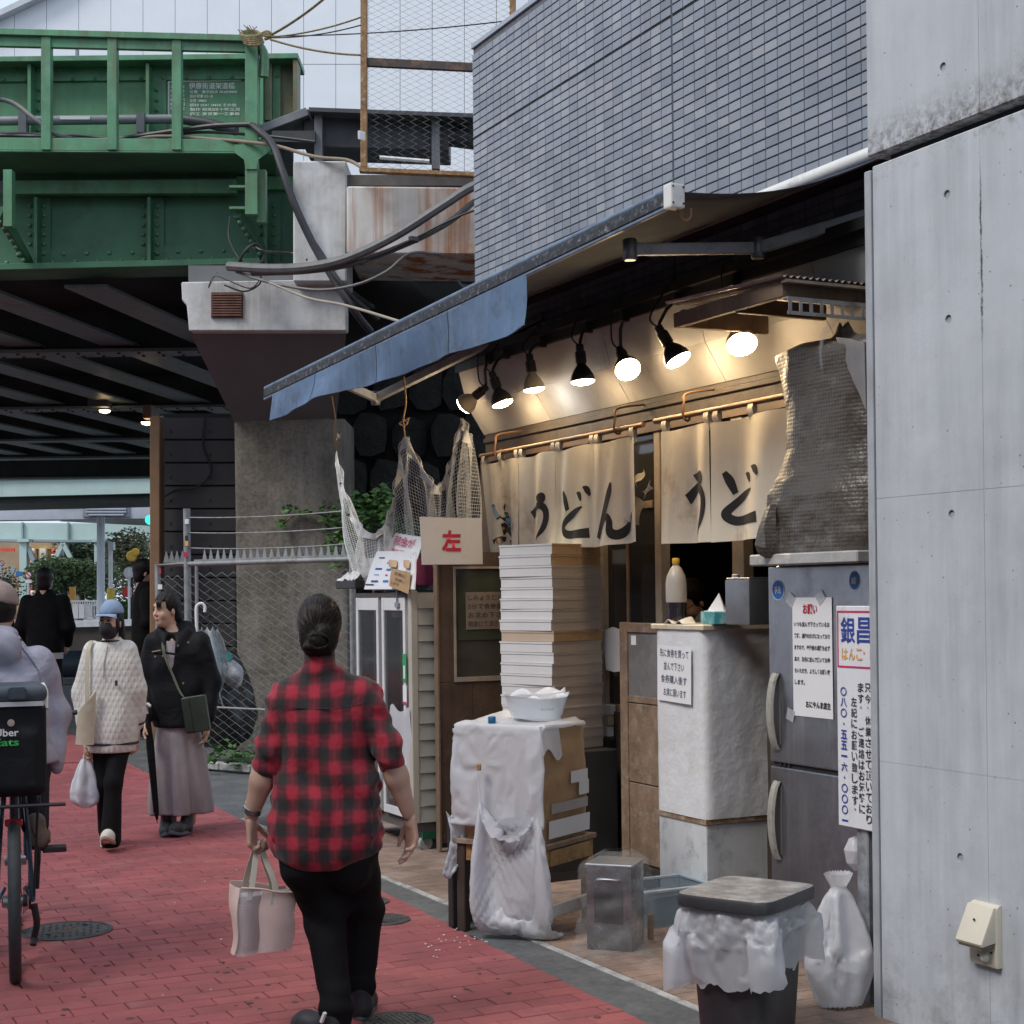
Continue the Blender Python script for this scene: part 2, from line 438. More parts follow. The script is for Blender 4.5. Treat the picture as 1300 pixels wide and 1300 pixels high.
def project(p):
    q=np.asarray(p)-CAM;Z=q@fwd
    return CXP+FPX*(q@cr)/Z,HYP-FPX*(q@cu)/Z,Z
def paver_mesh(name,lx,ly,h,ch,m):
    v=[(-lx/2,-ly/2,0),(lx/2,-ly/2,0),(lx/2,ly/2,0),(-lx/2,ly/2,0)]
    v1=[(x,y,h-ch)for x,y,_ in v];v2=[(x-math.copysign(ch,x),y-math.copysign(ch,y),h)for x,y,_ in v]
    me=bpy.data.meshes.new(name);f=[]
    for a in(0,4):
        for i in range(4):f.append((a+i,a+(i+1)%4,a+4+(i+1)%4,a+4+i))
    f.append((8,9,10,11));me.from_pydata(v+v1+v2,[],f);me.materials.append(m);me.update();return me
def paver_add(mb,x0,x1,y0,y1,z0,h,ch,mi):
    v=[(x0,y0,z0),(x1,y0,z0),(x1,y1,z0),(x0,y1,z0)]
    v1=[(x,y,z0+h-ch)for x,y,_ in v];v2=[(x0+ch,y0+ch,z0+h),(x1-ch,y0+ch,z0+h),(x1-ch,y1-ch,z0+h),(x0+ch,y1-ch,z0+h)]
    f=[]
    for a in(0,4):
        for i in range(4):f.append((a+i,a+(i+1)%4,a+4+(i+1)%4,a+4+i))
    f.append((8,9,10,11));mb.add(v+v1+v2,f,mi)
BL,BW,GP=.205,.103,.0045
cand=[]
for j in range(int(3.9/BW),int(15.0/BW)):
    y0=j*BW;yc=y0+BW/2
    for i in range(-34,18):
        x0=i*BL+(BL/2 if j%2 else 0);x1=x0+BL;xe=edge_x(yc)-.004
        if x0>xe-.02:continue
        px,py,Z=project((x0+BL/2,yc,0))
        if px<-60 or py>1345 or Z<3:continue
        cand.append((Z,x0,min(x1,xe),y0,x1>xe,px,py))
cand.sort()
pm=[paver_mesh('paving_brick',BL-GP,BW-GP,.008,.0025,m)for m in REDS]
rest=MB();n_ind=0
for Z,x0,x1,y0,cut,px,py in cand:
    mi=random.choice((0,0,1,1,2,3));dz=random.uniform(-.0012,.0012)
    if not cut and n_ind<298 and 0<px<1000 and py<1300 and not(355<px<470 and py>1090):
        o=link('paving_brick',pm[mi],red_pavement);n_ind+=1
        L0=np.array(red_pavement.location);o.location=(x0+BL/2-L0[0],y0+BW/2-L0[1],dz-L0[2])
        o.rotation_euler=(random.uniform(-.004,.004),random.uniform(-.003,.003),random.uniform(-.006,.006))
    else:
        paver_add(rest,x0+GP/2,x1-GP/2,y0+GP/2,y0+BW-GP/2,dz,.008,.0025,mi)
rest.build('paving_field',REDS,red_pavement,kind='stuff',fix=False)

# gutter strip between the red paving and the shop apron
gs=MB()
yy=np.linspace(2.0,16.0,80)
P=np.array([[(edge_x(y)+.003,y,.0)for y in yy],[(3.165+.02*max(0,y-8),y,.006)for y in yy]])
gs.grid(P)
struct('gutter_strip',gs,m_asph)
kb=MB()
n=0;y=2.4
while y<10.4:
    l=.58+random.uniform(-.01,.01)
    kb.bar((3.168,y,-.02),(3.205,y+l-.006,.010+random.uniform(-.002,.002)));y+=l
struct('kerb',kb,m_kerbst,bevel=.003)
ap=MB().add([(3.205,2.0,-.004),(6.0,2.0,-.004),(6.0,10.6,-.004),(3.205,10.6,-.004)],[(0,1,2,3)])
apron=struct('shop_apron',ap,mat('apron_mortar',(.09,.075,.065),.95,var=.3,scale=20))
tm=[paver_mesh('apron_tile',.196,.096,.009,.003,m)for m in TANS]
for j in range(65):
    for i in range(8):
        yc=4.0+j*.1;xc=3.31+i*.2+(.1 if j%2 else 0)
        if xc>4.7:continue
        px,py,Z=project((xc,yc,0))
        if px<380 or py>1340:continue
        o=link('apron_tile',tm[random.randrange(3)],apron)
        if i==0 and j%2:o2=link('apron_tile',tm[random.randrange(3)],apron);o2.scale=(.5,1,1);o2.location=(3.26-apron.location[0],yc-apron.location[1],-apron.location[2])
        o.location=(xc-apron.location[0],yc-apron.location[1],random.uniform(-.001,.001)-apron.location[2]);o.rotation_euler=(random.uniform(-.006,.006),0,random.uniform(-.008,.008))
# road surface past the bridge, with a pale crossing line
rd=MB().add([(-60,29.0,-.008),(60,29.0,-.008),(60,60,-.008),(-60,60,-.008)],[(0,1,2,3)])
struct('road',rd,m_road)
zeb=MB()
for k in range(7):zeb.bar((-9+k*1.1,33,-.004),(-8.5+k*1.1,36.5,-.003))
struct('road_marking',zeb,mat('road_paint',(.6,.6,.58),.7,var=.15,dirt=((.2,.2,.2),.5,3)))

# manhole covers
m_iron=mat('cast_iron',(.055,.058,.06),.62,metal=.35,var=.3,scale=20,bump=.4,bscale=120,dirt=((.13,.12,.11),.6,5))
m_brass=mat('old_brass_mark',(.24,.16,.07),.6,metal=.3,var=.2)
def manhole(px,py,r,label,marks=False):
    c=G(px,py);t=thing('manhole_cover',label,'manhole cover',(c[0],c[1],.009),random.uniform(0,3),'manhole covers in the red paving')
    b=MB();b.lathe([(r*1.13,0),(r*1.13,.003),(r*1.03,.004),(r*1.03,.0015)],c=(c[0],c[1],.0085),seg=36);b.build('frame_ring',m_iron,t)
    b=MB();b.lathe([(r,0),(r,.0025),(0,.0035)],c=(c[0],c[1],.0095),seg=36);lid=b.build('lid',m_iron,t)
    b=MB()
    M=Rz(t.rotation_euler[2])
    for i in range(-9,10):
        for j in range(-9,10):
            x,y=i*r/8.5,j*r/8.5
            if x*x+y*y<(.9*r)**2 and(i+j)%2 and not(marks and abs(x)<.55*r and abs(y)<.22*r):
                b.box(V(c[0],c[1],.0132)+M@V(x,y,0),(r*.085,r*.045,.003),M@Rz(.78 if(i%2)else-.78))
    b.build('tread_studs',m_iron,lid,kind='stuff')
    if marks:
        b=MB()
        for i,(x,w)in enumerate([(-.36,.1),(-.2,.14),(0.02,.1),(.2,.16),(.38,.08)]):
            b.box(V(c[0],c[1],.0135)+M@V(x*r,.08*r,0),(w*r,.05*r,.003),M);b.box(V(c[0],c[1],.0135)+M@V(x*r*.8,-.09*r,0),(w*r*.8,.05*r,.003),M)
        b.build('cast_marks',m_brass,lid,kind='stuff')
    for s in(-1,1):MB().box(V(c[0],c[1],.0135)+M@V(s*.62*r,0,0),(.07*r,.12*r,.004),M).build('lift_slot',mat('slot_dark',(.01,.01,.01),.9),lid)
manhole(85,1184,.185,'large iron manhole cover beside the bicycle wheel',True)
manhole(483,1170,.125,'round manhole cover just right of the plaid-shirted walker, nearest the gutter')
manhole(462,1147,.115,'small manhole cover half hidden behind the plaid-shirted walker')
manhole(505,1300,.115,'manhole cover cut off by the bottom edge of the photo')
gum=MB()
for k in range(150):
    c=G(random.uniform(0,900),random.uniform(1020,1300))
    if c[0]<edge_x(c[1])-.03:rr=random.uniform(.006,.016);gum.lathe([(rr,0),(rr*.9,.0012),(0,.0014)],c=c+V(0,0,.0088),seg=9,sx=random.uniform(.7,1.2))
gum.build('gum_spots',mat('old_gum',(.10,.05,.052),.8,var=.4,scale=4,world=True),red_pavement,kind='stuff')
# pale specks of litter on the paving
lit=MB()
for k in range(46):
    c=G(random.uniform(540,620),random.uniform(1172,1215))if k<26 else G(random.uniform(200,760),random.uniform(1080,1290))
    if c[0]<edge_x(c[1]):lit.box(c+V(0,0,.0115),(random.uniform(.004,.011),random.uniform(.003,.008),.003),Rz(random.random()*6))
tag(lit.build('litter',mat('pale_scrap',(.75,.72,.7),.8)),'tiny pale scraps scattered over the red paving','litter',kind='stuff')
# ------------------------------------------------------------------ right-hand bare concrete building
m_conc=mat('board_concrete',(.49,.52,.555),.72,var=.07,scale=3.5,bump=.12,bscale=70,streak=((.30,.32,.345),.95,9),dirt=((.39,.41,.44),.5,1.3),dirt2=((.54,.565,.60),.4,2.2),bdist=.006)
def concrete_extra(m,zj):
    """grime along the dark joint, a damp vertical crack and bug holes: stains with their own shape"""
    N,L,b=mnode(m);geo=N.new('ShaderNodeNewGeometry');sep=N.new('ShaderNodeSeparateXYZ');L.new(geo.outputs['Position'],sep.inputs[0])
    src=b.inputs['Base Color'].links[0].from_socket
    def math_(op,a,c=None,cl=False):
        n=N.new('ShaderNodeMath');n.operation=op;n.use_clamp=cl
        for i,s in enumerate((a,c)):
            if s is None:continue
            if isinstance(s,bpy.types.NodeSocket):L.new(s,n.inputs[i])
            else:n.inputs[i].default_value=s
        return n.outputs[0]
    def nz(sc,det=7):
        t=N.new('ShaderNodeTexNoise');t.inputs['Scale'].default_value=sc;t.inputs['Detail'].default_value=det;t.inputs['Roughness'].default_value=.75
        L.new(geo.outputs['Position'],t.inputs['Vector']);return t.outputs['Fac']
    def mapr(s,a,c,e,f):
        r=N.new('ShaderNodeMapRange');L.new(s,r.inputs[0])
        for i,q in enumerate((a,c,e,f)):r.inputs[i+1].default_value=q
        return r.outputs[0]
    def mix(f,A,col):
        x=N.new('ShaderNodeMix');x.data_type='RGBA';L.new(f,x.inputs['Factor']);L.new(A,x.inputs['A']);x.inputs['B'].default_value=(*col,1);return x.outputs['Result']
    up=math_('MULTIPLY',mapr(sep.outputs[2],zj+.02,zj+.17,1,0),mapr(nz(26),.42,.6,0,1),True)
    up2=math_('MULTIPLY',up,mapr(sep.outputs[2],zj+.0,zj+.02,0,1),True)
    c1=mix(up2,src,(.13,.12,.10))
    dn=math_('MULTIPLY',mapr(sep.outputs[2],zj-.10,zj-.01,0,1),mapr(nz(18),.5,.66,0,.75),True)
    c2=mix(math_('MULTIPLY',dn,mapr(sep.outputs[2],zj-.01,zj+.01,1,0)),c1,(.17,.165,.15))
    wob=math_('MULTIPLY',math_('SUBTRACT',nz(3.0),.5),.05)
    cy=math_('ABSOLUTE',math_('SUBTRACT',math_('ADD',sep.outputs[1],wob),3.872))
    cr_=math_('MULTIPLY',mapr(cy,.002,.007,1,0),mapr(sep.outputs[2],2.35,2.45,0,1),True)
    cr_=math_('MULTIPLY',cr_,mapr(sep.outputs[2],2.8,2.95,1,0),True)
    cr_=math_('MULTIPLY',cr_,mapr(nz(30),.42,.5,0,1),True)
    c3=mix(cr_,c2,(.10,.10,.11))
    vo=N.new('ShaderNodeTexVoronoi');vo.inputs['Scale'].default_value=26;L.new(geo.outputs['Position'],vo.inputs['Vector'])
    bh=math_('MULTIPLY',mapr(vo.outputs['Distance'],.07,.13,1,0),mapr(nz(5),.50,.58,0,1),True)
    c4=mix(bh,c3,(.2,.2,.205))
    low=math_('MULTIPLY',mapr(sep.outputs[2],.1,.55,.8,0),mapr(nz(7),.45,.7,0,1),True)
    c5=mix(low,c4,(.24,.24,.245))
    L.new(c5,b.inputs['Base Color'])
CONX,ZJ=3.69,3.085
concrete_extra(m_conc,ZJ)
cb=thing('concrete_building','pale bare concrete wall with a dark slanting joint at the right edge','building',(CONX+.5,2,0))
def bool_cut(o,cutter):
    c=cutter.build('cut',m_conc);md=o.modifiers.new('b','BOOLEAN');md.object=c;md.operation='DIFFERENCE';md.solver='EXACT';md.use_self=True
    bpy.context.view_layer.update()
    me=bpy.data.meshes.new_from_object(o.evaluated_get(bpy.context.evaluated_depsgraph_get()))
    o.modifiers.clear();o.data=me;bpy.data.objects.remove(c)
holes=[(4.042,3.312),(4.03,2.878),(4.03,2.457),(4.026,1.798),(4.004,.643),(3.40,3.31),(3.40,2.45),(3.40,1.80),(3.40,.64)]
lo=MB().bar((CONX,-12,0),(CONX+1.2,4.412,ZJ-.018)).build('lower_wall',m_conc,cb,bevel=.004)
hi=MB().bar((CONX,-12,ZJ+.022),(CONX+1.2,4.437,7.5)).build('upper_wall',m_conc,cb,bevel=.004)
MB().bar((CONX+.06,-12,ZJ-.03),(CONX+1.1,4.38,ZJ+.03)).build('joint_filler',mat('joint_black',(.015,.015,.016),.8),cb)
for part,zr in((lo,(0,ZJ)),(hi,(ZJ,9))):
    ct=MB()
    for(hy,hz)in holes:
        if zr[0]<hz<zr[1]:ct.lathe([(.0155,-.02),(.0155,.011),(.011,.0125)][:2],c=(CONX,hy,hz),seg=20,M=Ry(math.pi/2))
    # a fine formwork line runs down the wall
    ct.bar((CONX-.02,3.8705,zr[0]+.001 if zr[0]else-.02),(CONX+.0015,3.8735,8))
    if not zr[0]:ct.bar((CONX-.02,-12.2,1.872),(CONX+.0012,4.6,1.874));ct.bar((CONX-.02,-12.2,.93),(CONX+.001,4.6,.9315))
    bool_cut(part,ct)
for(hy,hz)in holes:
    b=MB();b.lathe([(.0138,0),(.0135,.0015),(0,.002)],c=(CONX+.0085,hy,hz),seg=18,M=Ry(-math.pi/2));b.build('tie_hole_plug',mat('mortar_plug',(.36,.37,.38),.85,var=.2,scale=60),cb,smooth=True)
trim=MB();trim.bar((CONX-.006,4.416,0),(CONX+.05,4.450,ZJ-.03));
trim.build('corner_trim',mat('trim_grey',(.36,.38,.40),.55,var=.15,streak=((.2,.2,.2),.5,20)),cb,bevel=.003)
MB().tube([(CONX+.03,4.462,0),(CONX+.03,4.462,3.02)],.011,8).build('conduit',mat('conduit_dark',(.12,.125,.13),.5),cb,smooth=True)

ob_=thing('added_shade_building','added unseen grey building across the street that shades the shop front','building',(-8,0,0))  # unseen block, added to cut low sky light from the shop recess
MB().bar((-12,-14,0),(-6.2,12.5,9.5)).build('wall',mat('render_grey',(.22,.215,.21),.85,var=.1,scale=1),ob_)
for wy in range(7):
    for wz in range(3):
        wf_=MB().bar((-6.22,-12.5+wy*3.5,1.2+wz*2.9),(-6.15,-10.9+wy*3.5,2.6+wz*2.9)).build('window',mat('frame_dark',(.05,.05,.05),.5),ob_)
        MB().bar((-6.148,-12.42+wy*3.5,1.28+wz*2.9),(-6.14,-10.98+wy*3.5,2.52+wz*2.9)).build('pane',mat('pane_dark',(.06,.07,.08),.1),wf_)
# beige sensor lamp on the concrete
m_beige=mat('beige_plastic',(.62,.57,.46),.45,var=.05)
lp=thing('sensor_lamp','small beige plastic sensor lamp on the concrete wall','wall lamp',(CONX,3.876,.35))
def lpt(a,b,c):return V(CONX-a,3.876+b,.31+c)
b=MB();w=.062
for prof,nm in(([(0,.0),(.022,.0),(.026,.02),(.026,.19),(.012,.205),(0,.205)],'base'),):
    b.prism([lpt(a,w,c)for a,c in prof],V(0,-2*w,0));b.build(nm,m_beige,lp,bevel=.004,seg=2,smooth=True)
b=MB();b.prism([lpt(a,w-.002,c)for a,c in[(.02,.085),(.085,.075),(.09,.085),(.035,.198),(.02,.2)]],V(0,-2*w+.004,0));b.build('hood',m_beige,lp,bevel=.005,seg=2,smooth=True)
b=MB();b.prism([lpt(a,w-.008,c)for a,c in[(.026,.066),(.082,.066),(.084,.076),(.026,.084)]],V(0,-2*w+.016,0));b.build('lens',mat('smoked_lens',(.12,.085,.07),.15,coat=.6),lp,bevel=.003)
b=MB();b.lathe([(.016,0),(.014,.012),(.006,.02),(0,.021)],c=lpt(.026,-.012,.03),seg=14,M=Ry(-math.pi/2));b.build('sensor_eye',mat('sensor_white',(.7,.68,.6),.3),lp,smooth=True)
for sa,sb_,sc_ in((.027,.02,.03),(.027,-.04,.05),(.062,.0,.155)):MB().box(lpt(sa,sb_,sc_),(.005,.006,.006),Ry(-.4)).build('screw',mat('screw_dark',(.05,.045,.04),.4,metal=.6),lp)

# ------------------------------------------------------------------ tiled building above the shop
TX=4.42;TY0,TY1,TZ0,TZ1=4.45,9.27,2.97,5.14
tb=thing('tiled_building','grey-blue tiled building wall above the noodle shop','building',(TX+1.5,7,0))
m_grout=mat('tile_grout',(.115,.12,.135),.9,var=.2,scale=20)
MB().bar((TX+.007,TY0,TZ0),(TX+4,TY1-.007,TZ1-.004)).build('wall',m_grout,tb)
TCOL=[(.25,.275,.32),(.225,.25,.295),(.275,.30,.34),(.20,.225,.27),(.305,.325,.355)]
TILEM=[mat('wall_tile_%d'%i,c,.40,var=.10,scale=3,spec=.5,bump=.05,bscale=30,dirt=(tuple(q*.78 for q in c),.55,1.3),streak=(tuple(q*.7 for q in c),.7,5),world=True)for i,c in enumerate(TCOL)]
def tile_geo(ly,lz,d=.008,ch=.002):
    v=[(d,y,z)for y,z in((-ly/2,-lz/2),(ly/2,-lz/2),(ly/2,lz/2),(-ly/2,lz/2))]
    v1=[(ch,y,z)for _,y,z in v];v2=[(0,y-math.copysign(ch,y),z-math.copysign(ch,z))for _,y,z in v]
    f=[]
    for a in(0,4):
        for i in range(4):f.append((a+i,a+4+i,a+4+(i+1)%4,a+(i+1)%4))
    f.append((11,10,9,8));return v+v1+v2,f
tv,tf=tile_geo(.0950,.0438)
tmesh=[]
for m in TILEM:
    me=bpy.data.meshes.new('tile');me.from_pydata(tv,[],tf);me.materials.append(m);me.update();tmesh.append(me)
SEAMZ,SEAMY=4.545,6.855
zs=[SEAMZ+.004+.025+.05*i for i in range(12)]+[SEAMZ-.004-.025-.05*i for i in range(31)]
yss=[SEAMY-.006-.05-.1*i for i in range(24)]+[SEAMY+.006+.05+.1*i for i in range(24)]
cl=[]
for z in zs:
    for y in yss:
        if y-.05<TY0 or y+.05>TY1+.01 or z+.022>TZ1 or z-.022<TZ0:continue
        px,py,Z=project((TX,y,z));vis=6<py and px<1090 and(py<238-.46*(px-870)if px<870 else py<245-.2*(px-990))
        cl.append((Z if vis else Z+50,y,z))
cl.sort();field=MB();tva=np.array(tv)
for n,(Z,y,z)in enumerate(cl):
    ci=random.choice((0,0,0,1,1,1,2,2,3,4));dx=random.uniform(-.0006,.0006)
    if n<298:
        o=link('tile',tmesh[ci],tb);o.location=(TX+dx-tb.location[0],y-tb.location[1],z);o.rotation_euler=(0,random.uniform(-.006,.006),random.uniform(-.003,.003))
    else:field.add(tva+V(TX+dx,y,z),tf,ci)
field.build('tile_field',TILEM,tb,kind='stuff',fix=False)
m_seal=mat('sealant_dark',(.045,.06,.085),.5)
MB().bar((TX+.003,SEAMY-.0065,TZ0),(TX+.02,SEAMY+.0065,TZ1)).build('expansion_joint',m_seal,tb)
MB().bar((TX+.004,TY0,SEAMZ-.0035),(TX+.02,TY1-.01,SEAMZ+.0035)).build('expansion_joint',mat('joint_black',(.015,.015,.016),.8),tb)
MB().bar((TX-.006,TY0,TZ1-.004),(TX+4,TY1+.004,TZ1+.03)).build('roof_coping',mat('coping_grey',(.33,.37,.43),.5,var=.1),tb,bevel=.003)
# end quoins: half tiles turned round the far corner
q=MB()
for z in zs:
    if TZ0+.02<z<TZ1-.02:q.bar((TX+.002,TY1-.008,z-.0215),(TX+.05,TY1,z+.0215))
q.build('corner_tiles',TILEM[1],tb,kind='stuff')

# ------------------------------------------------------------------ shop front
shop=thing('noodle_shop','small noodle shop front with dark interior under the tiled wall','shop',(5,7,0))
m_fascia=mat('painted_panel',(.36,.35,.34),.55,var=.08,scale=4,streak=((.2,.18,.16),.35,8),dirt=((.26,.24,.225),.3,3))
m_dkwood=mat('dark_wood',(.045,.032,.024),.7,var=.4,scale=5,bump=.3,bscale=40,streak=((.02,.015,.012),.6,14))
m_midwood=mat('weathered_wood',(.17,.115,.078),.75,var=.3,scale=6,bump=.35,bscale=60,streak=((.07,.045,.03),.6,16))
m_palewood=mat('grey_wood',(.30,.25,.20),.75,var=.25,scale=6,bump=.3,bscale=60,streak=((.14,.11,.09),.6,18))
FA=[(TX-.02,2.58),(TX-.14,2.765),(TX-.195,2.975)] # section: lower edge, bend, top edge (X, Z)
ysp=[9.1,8.19,7.28,6.37,5.46,4.48]
for i in range(len(ysp)-1):
    y1,y0=ysp[i]-.002,ysp[i+1]+.002
    b=MB();b.prism([(FA[0][0],y0,FA[0][1]),(FA[1][0],y0,FA[1][1]),(FA[1][0]+.02,y0,FA[1][1]+.005),(FA[0][0]+.02,y0,FA[0][1]+.01)],(0,y1-y0,0));b.build('soffit_panel',m_fascia,shop)
    b=MB();b.prism([(FA[1][0],y0,FA[1][1]+.001),(FA[2][0],y0,FA[2][1]),(FA[2][0]+.02,y0,FA[2][1]),(FA[1][0]+.022,y0,FA[1][1]+.006)],(0,y1-y0,0));b.build('fascia_panel',m_fascia,shop)
MB().prism([(FA[0][0]+.002,9.1,FA[0][1]),(FA[1][0]+.002,9.1,FA[1][1]),(FA[2][0]+.002,9.1,FA[2][1]),(TX+.1,9.1,2.975),(TX+.1,9.1,2.58)],(0,.02,0)).build('end_panel',m_fascia,shop)
MB().bar((FA[2][0]-.02,4.48,2.976),(TX+.3,9.13,3.03)).bar((FA[2][0]-.05,4.48,3.03),(FA[2][0],9.2,3.08)).build('lamp_rail',mat('rail_black',(.02,.02,.021),.5,metal=.4),shop)
MB().bar((TX-.02,4.48,2.46),(TX+.06,9.1,2.579)).bar((TX-.035,4.48,2.52),(TX-.021,9.1,2.55)).build('lintel',m_dkwood,shop,bevel=.004)
MB().bar((TX-.01,4.48,2.40),(TX+.04,9.1,2.458)).build('door_head',mat('lintel_brown',(.09,.055,.035),.6,var=.3,scale=5),shop,bevel=.003)
# dark room
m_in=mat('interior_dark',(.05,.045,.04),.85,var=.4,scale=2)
room=MB();X0,X1=TX+.06,TX+2.4
room.bar((X1,4.4,0),(X1+.05,9.3,2.6));room.bar((X0,9.1,0),(X1,9.15,2.6));room.bar((X0,4.40,0),(X1,4.46,2.6));room.bar((X0,4.4,2.58),(X1,9.2,2.64))
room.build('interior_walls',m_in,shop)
shf=MB()
for z in(.9,1.4,1.9):shf.bar((X1-.35,4.6,z),(X1-.02,8.9,z+.03))
shf.build('shelf',m_dkwood,shop)
jars=MB()
for k in range(30):
    z=random.choice((.93,1.43,1.93));jars.lathe([(.05,0),(.055,.1),(.05,.2),(.02,.22)],c=(X1-.18,random.uniform(4.8,8.8),z),seg=10)
jars.build('shelf_jars',mat('jar_grey',(.16,.15,.14),.4,var=.5,scale=1),shop,kind='stuff')
# posts and glazed doors
def post(px0,px1,m,z0=0,z1=2.42,X=TX+.0,d=.06,name='post'):
    a,c=PX(px0,700,X)[1],PX(px1,700,X)[1];MB().bar((X,c,z0),(X+d,a,z1)).build(name,m,shop,bevel=.004)
post(831,839,m_palewood);post(929,944,m_palewood);post(760,766,m_palewood);post(611,625,m_midwood)
m_dkglass=mat('dark_glass',(.02,.02,.022),.08,var=.1,coat=.3,spec=.6)
a,c=PX(766,700,TX+.03)[1],PX(831,700,TX+.03)[1]
MB().bar((TX+.03,c,.88),(TX+.036,a,2.4)).build('door_pane',m_dkglass,shop)
MB().bar((TX+.01,c,.05),(TX+.05,a,.88)).build('door_panel',m_dkwood,shop)
am,bm_=c+(a-c)*.48,c+(a-c)*.52
MB().bar((TX+.02,am,.88),(TX+.05,bm_,2.4)).bar((TX+.02,c,.86),(TX+.05,a,.92)).bar((TX+.021,c,2.0),(TX+.049,a,2.04)).build('door_frame',m_midwood,shop,bevel=.003)
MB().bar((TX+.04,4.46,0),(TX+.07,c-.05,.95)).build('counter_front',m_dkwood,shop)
# ------------------------------------------------------------------ awning
A=V(3.317,5.17,3.085);B=V(3.10,9.62,2.845) # front bar, near and far end
CA,CB=V(4.36,5.02,3.375),V(4.36,9.30,3.36) # wall tube
aw=thing('awning','faded blue fabric awning sloping out over the shop front','awning',(4.4,7.2,0))
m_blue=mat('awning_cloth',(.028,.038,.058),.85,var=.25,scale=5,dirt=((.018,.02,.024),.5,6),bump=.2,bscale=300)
m_val=mat('valance_cloth',(.10,.17,.285),.75,var=.18,scale=4,streak=((.05,.07,.10),1.1,13),dirt=((.15,.22,.33),.4,3),dirt2=((.05,.07,.10),.35,6),bump=.15,bscale=250)
m_bar=mat('awning_bar',(.028,.03,.036),.5,metal=.3,var=.4,scale=12,dirt=((.40,.40,.39),.30,34),dirt2=((.02,.02,.02),.5,9))
m_barb=mat('bar_blue',(.12,.17,.25),.5,var=.3,scale=10,dirt=((.05,.06,.08),.5,12))
m_white=mat('white_plastic',(.72,.72,.70),.4,var=.06,dirt=((.45,.44,.42),.3,5))
m_armg=mat('arm_grey',(.36,.37,.38),.45,metal=.2,var=.15,scale=9,dirt=((.2,.2,.2),.4,6))
d_ab=unit(B-A);n_out=unit(np.cross(d_ab,V(0,0,1)))
if n_out[0]>0:n_out=-n_out
Gd=np.zeros((15,33,3))
for i in range(15):
    t=i/14
    for j in range(33):
        u=j/32
        p=(CA+(CB-CA)*u)*(1-t)+(A+V(0,0,.035)+(B-A)*u)*t
        sag=.055*math.sin(math.pi*t)*(1-.35*u)+.02*math.sin(math.pi*t)*math.exp(-8*u)+.004*math.sin(40*u+3*t)
        Gd[i,j]=p-V(0,0,sag)
b=MB();b.grid(Gd,.0025);b.build('canopy',m_blue,aw,smooth=True)
b=MB();b.beam(A,B,.045,.05,mi=0);b.build('front_bar',m_bar,aw,bevel=.004)
b=MB();b.tube([A+V(0,0,.034)+n_out*.004,B+V(0,0,.034)+n_out*.004],.016,10);b.build('hem_roll',m_barb,aw,smooth=True)
b=MB();b.beam(A+V(0,0,-.034)+n_out*.012,B+V(0,0,-.034)+n_out*.012,.02,.014);b.build('lower_lip',m_barb,aw,bevel=.003)
b=MB();b.box(A-d_ab*.028+V(0,0,.004),(.066,.055,.095),Rz(math.atan2(d_ab[1],d_ab[0])-math.pi/2));cap_=b.build('end_cap',m_white,aw,bevel=.008,seg=2)
for du,dv in((-.024,.036),(.024,.036),(-.024,-.028),(.024,-.028)):
    MB().box(A-d_ab*.0565+V(du,0,dv),(.007,.004,.007)).build('screw',mat('screw_dark',(.05,.045,.04),.4,metal=.6),cap_)
MB().tube(spline([A+V(.02,-.02,-.04),A+V(.04,-.04,-.085),A+V(.075,-.03,-.07),A+V(.085,-.02,-.03)]),.0045,6).build('loose_cord',mat('cord_brown',(.2,.09,.05),.7),aw,smooth=True)
b=MB();b.tube([CA+V(0,-.3,.02),CB+V(0,0,.02)],.036,14);b.build('roller_tube',m_white,aw,smooth=True)
b=MB();b.beam(CA+V(.03,-.3,-.03),CB+V(.03,0,-.03),.05,.03);b.build('wall_bracket',mat('bracket_dark',(.05,.055,.06),.5),aw)
# folding arms
def arm(p0,p1,p2,nm='arm'):
    for k,(q0,q1,w)in enumerate(((p0,p1,.034),(p1,p2,.042))):
        b=MB();b.beam(q0,q1,w,.05);o=b.build(nm,m_armg,aw,bevel=.006,seg=2)
    for q in(p0,p1):MB().lathe([(.026,-.045),(.03,-.04),(.03,.04),(.026,.045)],c=q,seg=14).build('arm_joint',mat('joint_metal',(.2,.2,.2),.45,metal=.6,var=.3),aw,smooth=True)
arm(PX(800,317,3.42),PX(962,315,3.98),PX(1120,268,4.36))
q0=A+(B-A)*.8+V(.03,0,-.04);arm(q0,q0+V(.62,.75,-.02),V(4.36,8.2,3.2))
# hanging valance
VS,VE=.965,.245
n=46;Gv=np.zeros((12,n,3))
for j in range(n):
    u=VS+(VE-VS)*j/(n-1);top=A+(B-A)*u+n_out*.02+V(0,0,-.03)
    L=.135+.11*(j/(n-1))**.9+.010*math.sin(j*.35)
    if j<5:L+=.03*(1-j/5)
    for i in range(12):
        t=i/11;w=t**1.2*(.014*math.sin(j*.52+2.1*t)+.008*math.sin(j*1.13+1)+.03*math.sin(j*.17))
        Gv[i,j]=top+V(0,0,-L*t)+n_out*w-d_ab*(.05*t*(j/(n-1))**4)
b=MB();b.grid(Gv,.002);val=b.build('valance',m_val,aw,smooth=True)
for u_ in(.24,.5,.76):MB().tube([Gv[i,int(u_*45)]-n_out*-.003 for i in range(12)],.0018,4).build('stitch_seam',m_blue,val)
MB().tube([Gv[-1,j]for j in range(46)],.0035,5).build('hem',m_val,val)
m_twine=mat('twine',(.28,.2,.12),.9,var=.3,scale=40)
def eyelet(c,r=.012,parent=None):
    b=MB();b.lathe([(r*.55,-.003),(r,-.003),(r,.003),(r*.55,.003)],c=c,seg=12,M=Rz(CAMYAW)@Rx(math.pi/2));b.build('eyelet',mat('eyelet_metal',(.08,.07,.06),.5,metal=.5),parent)

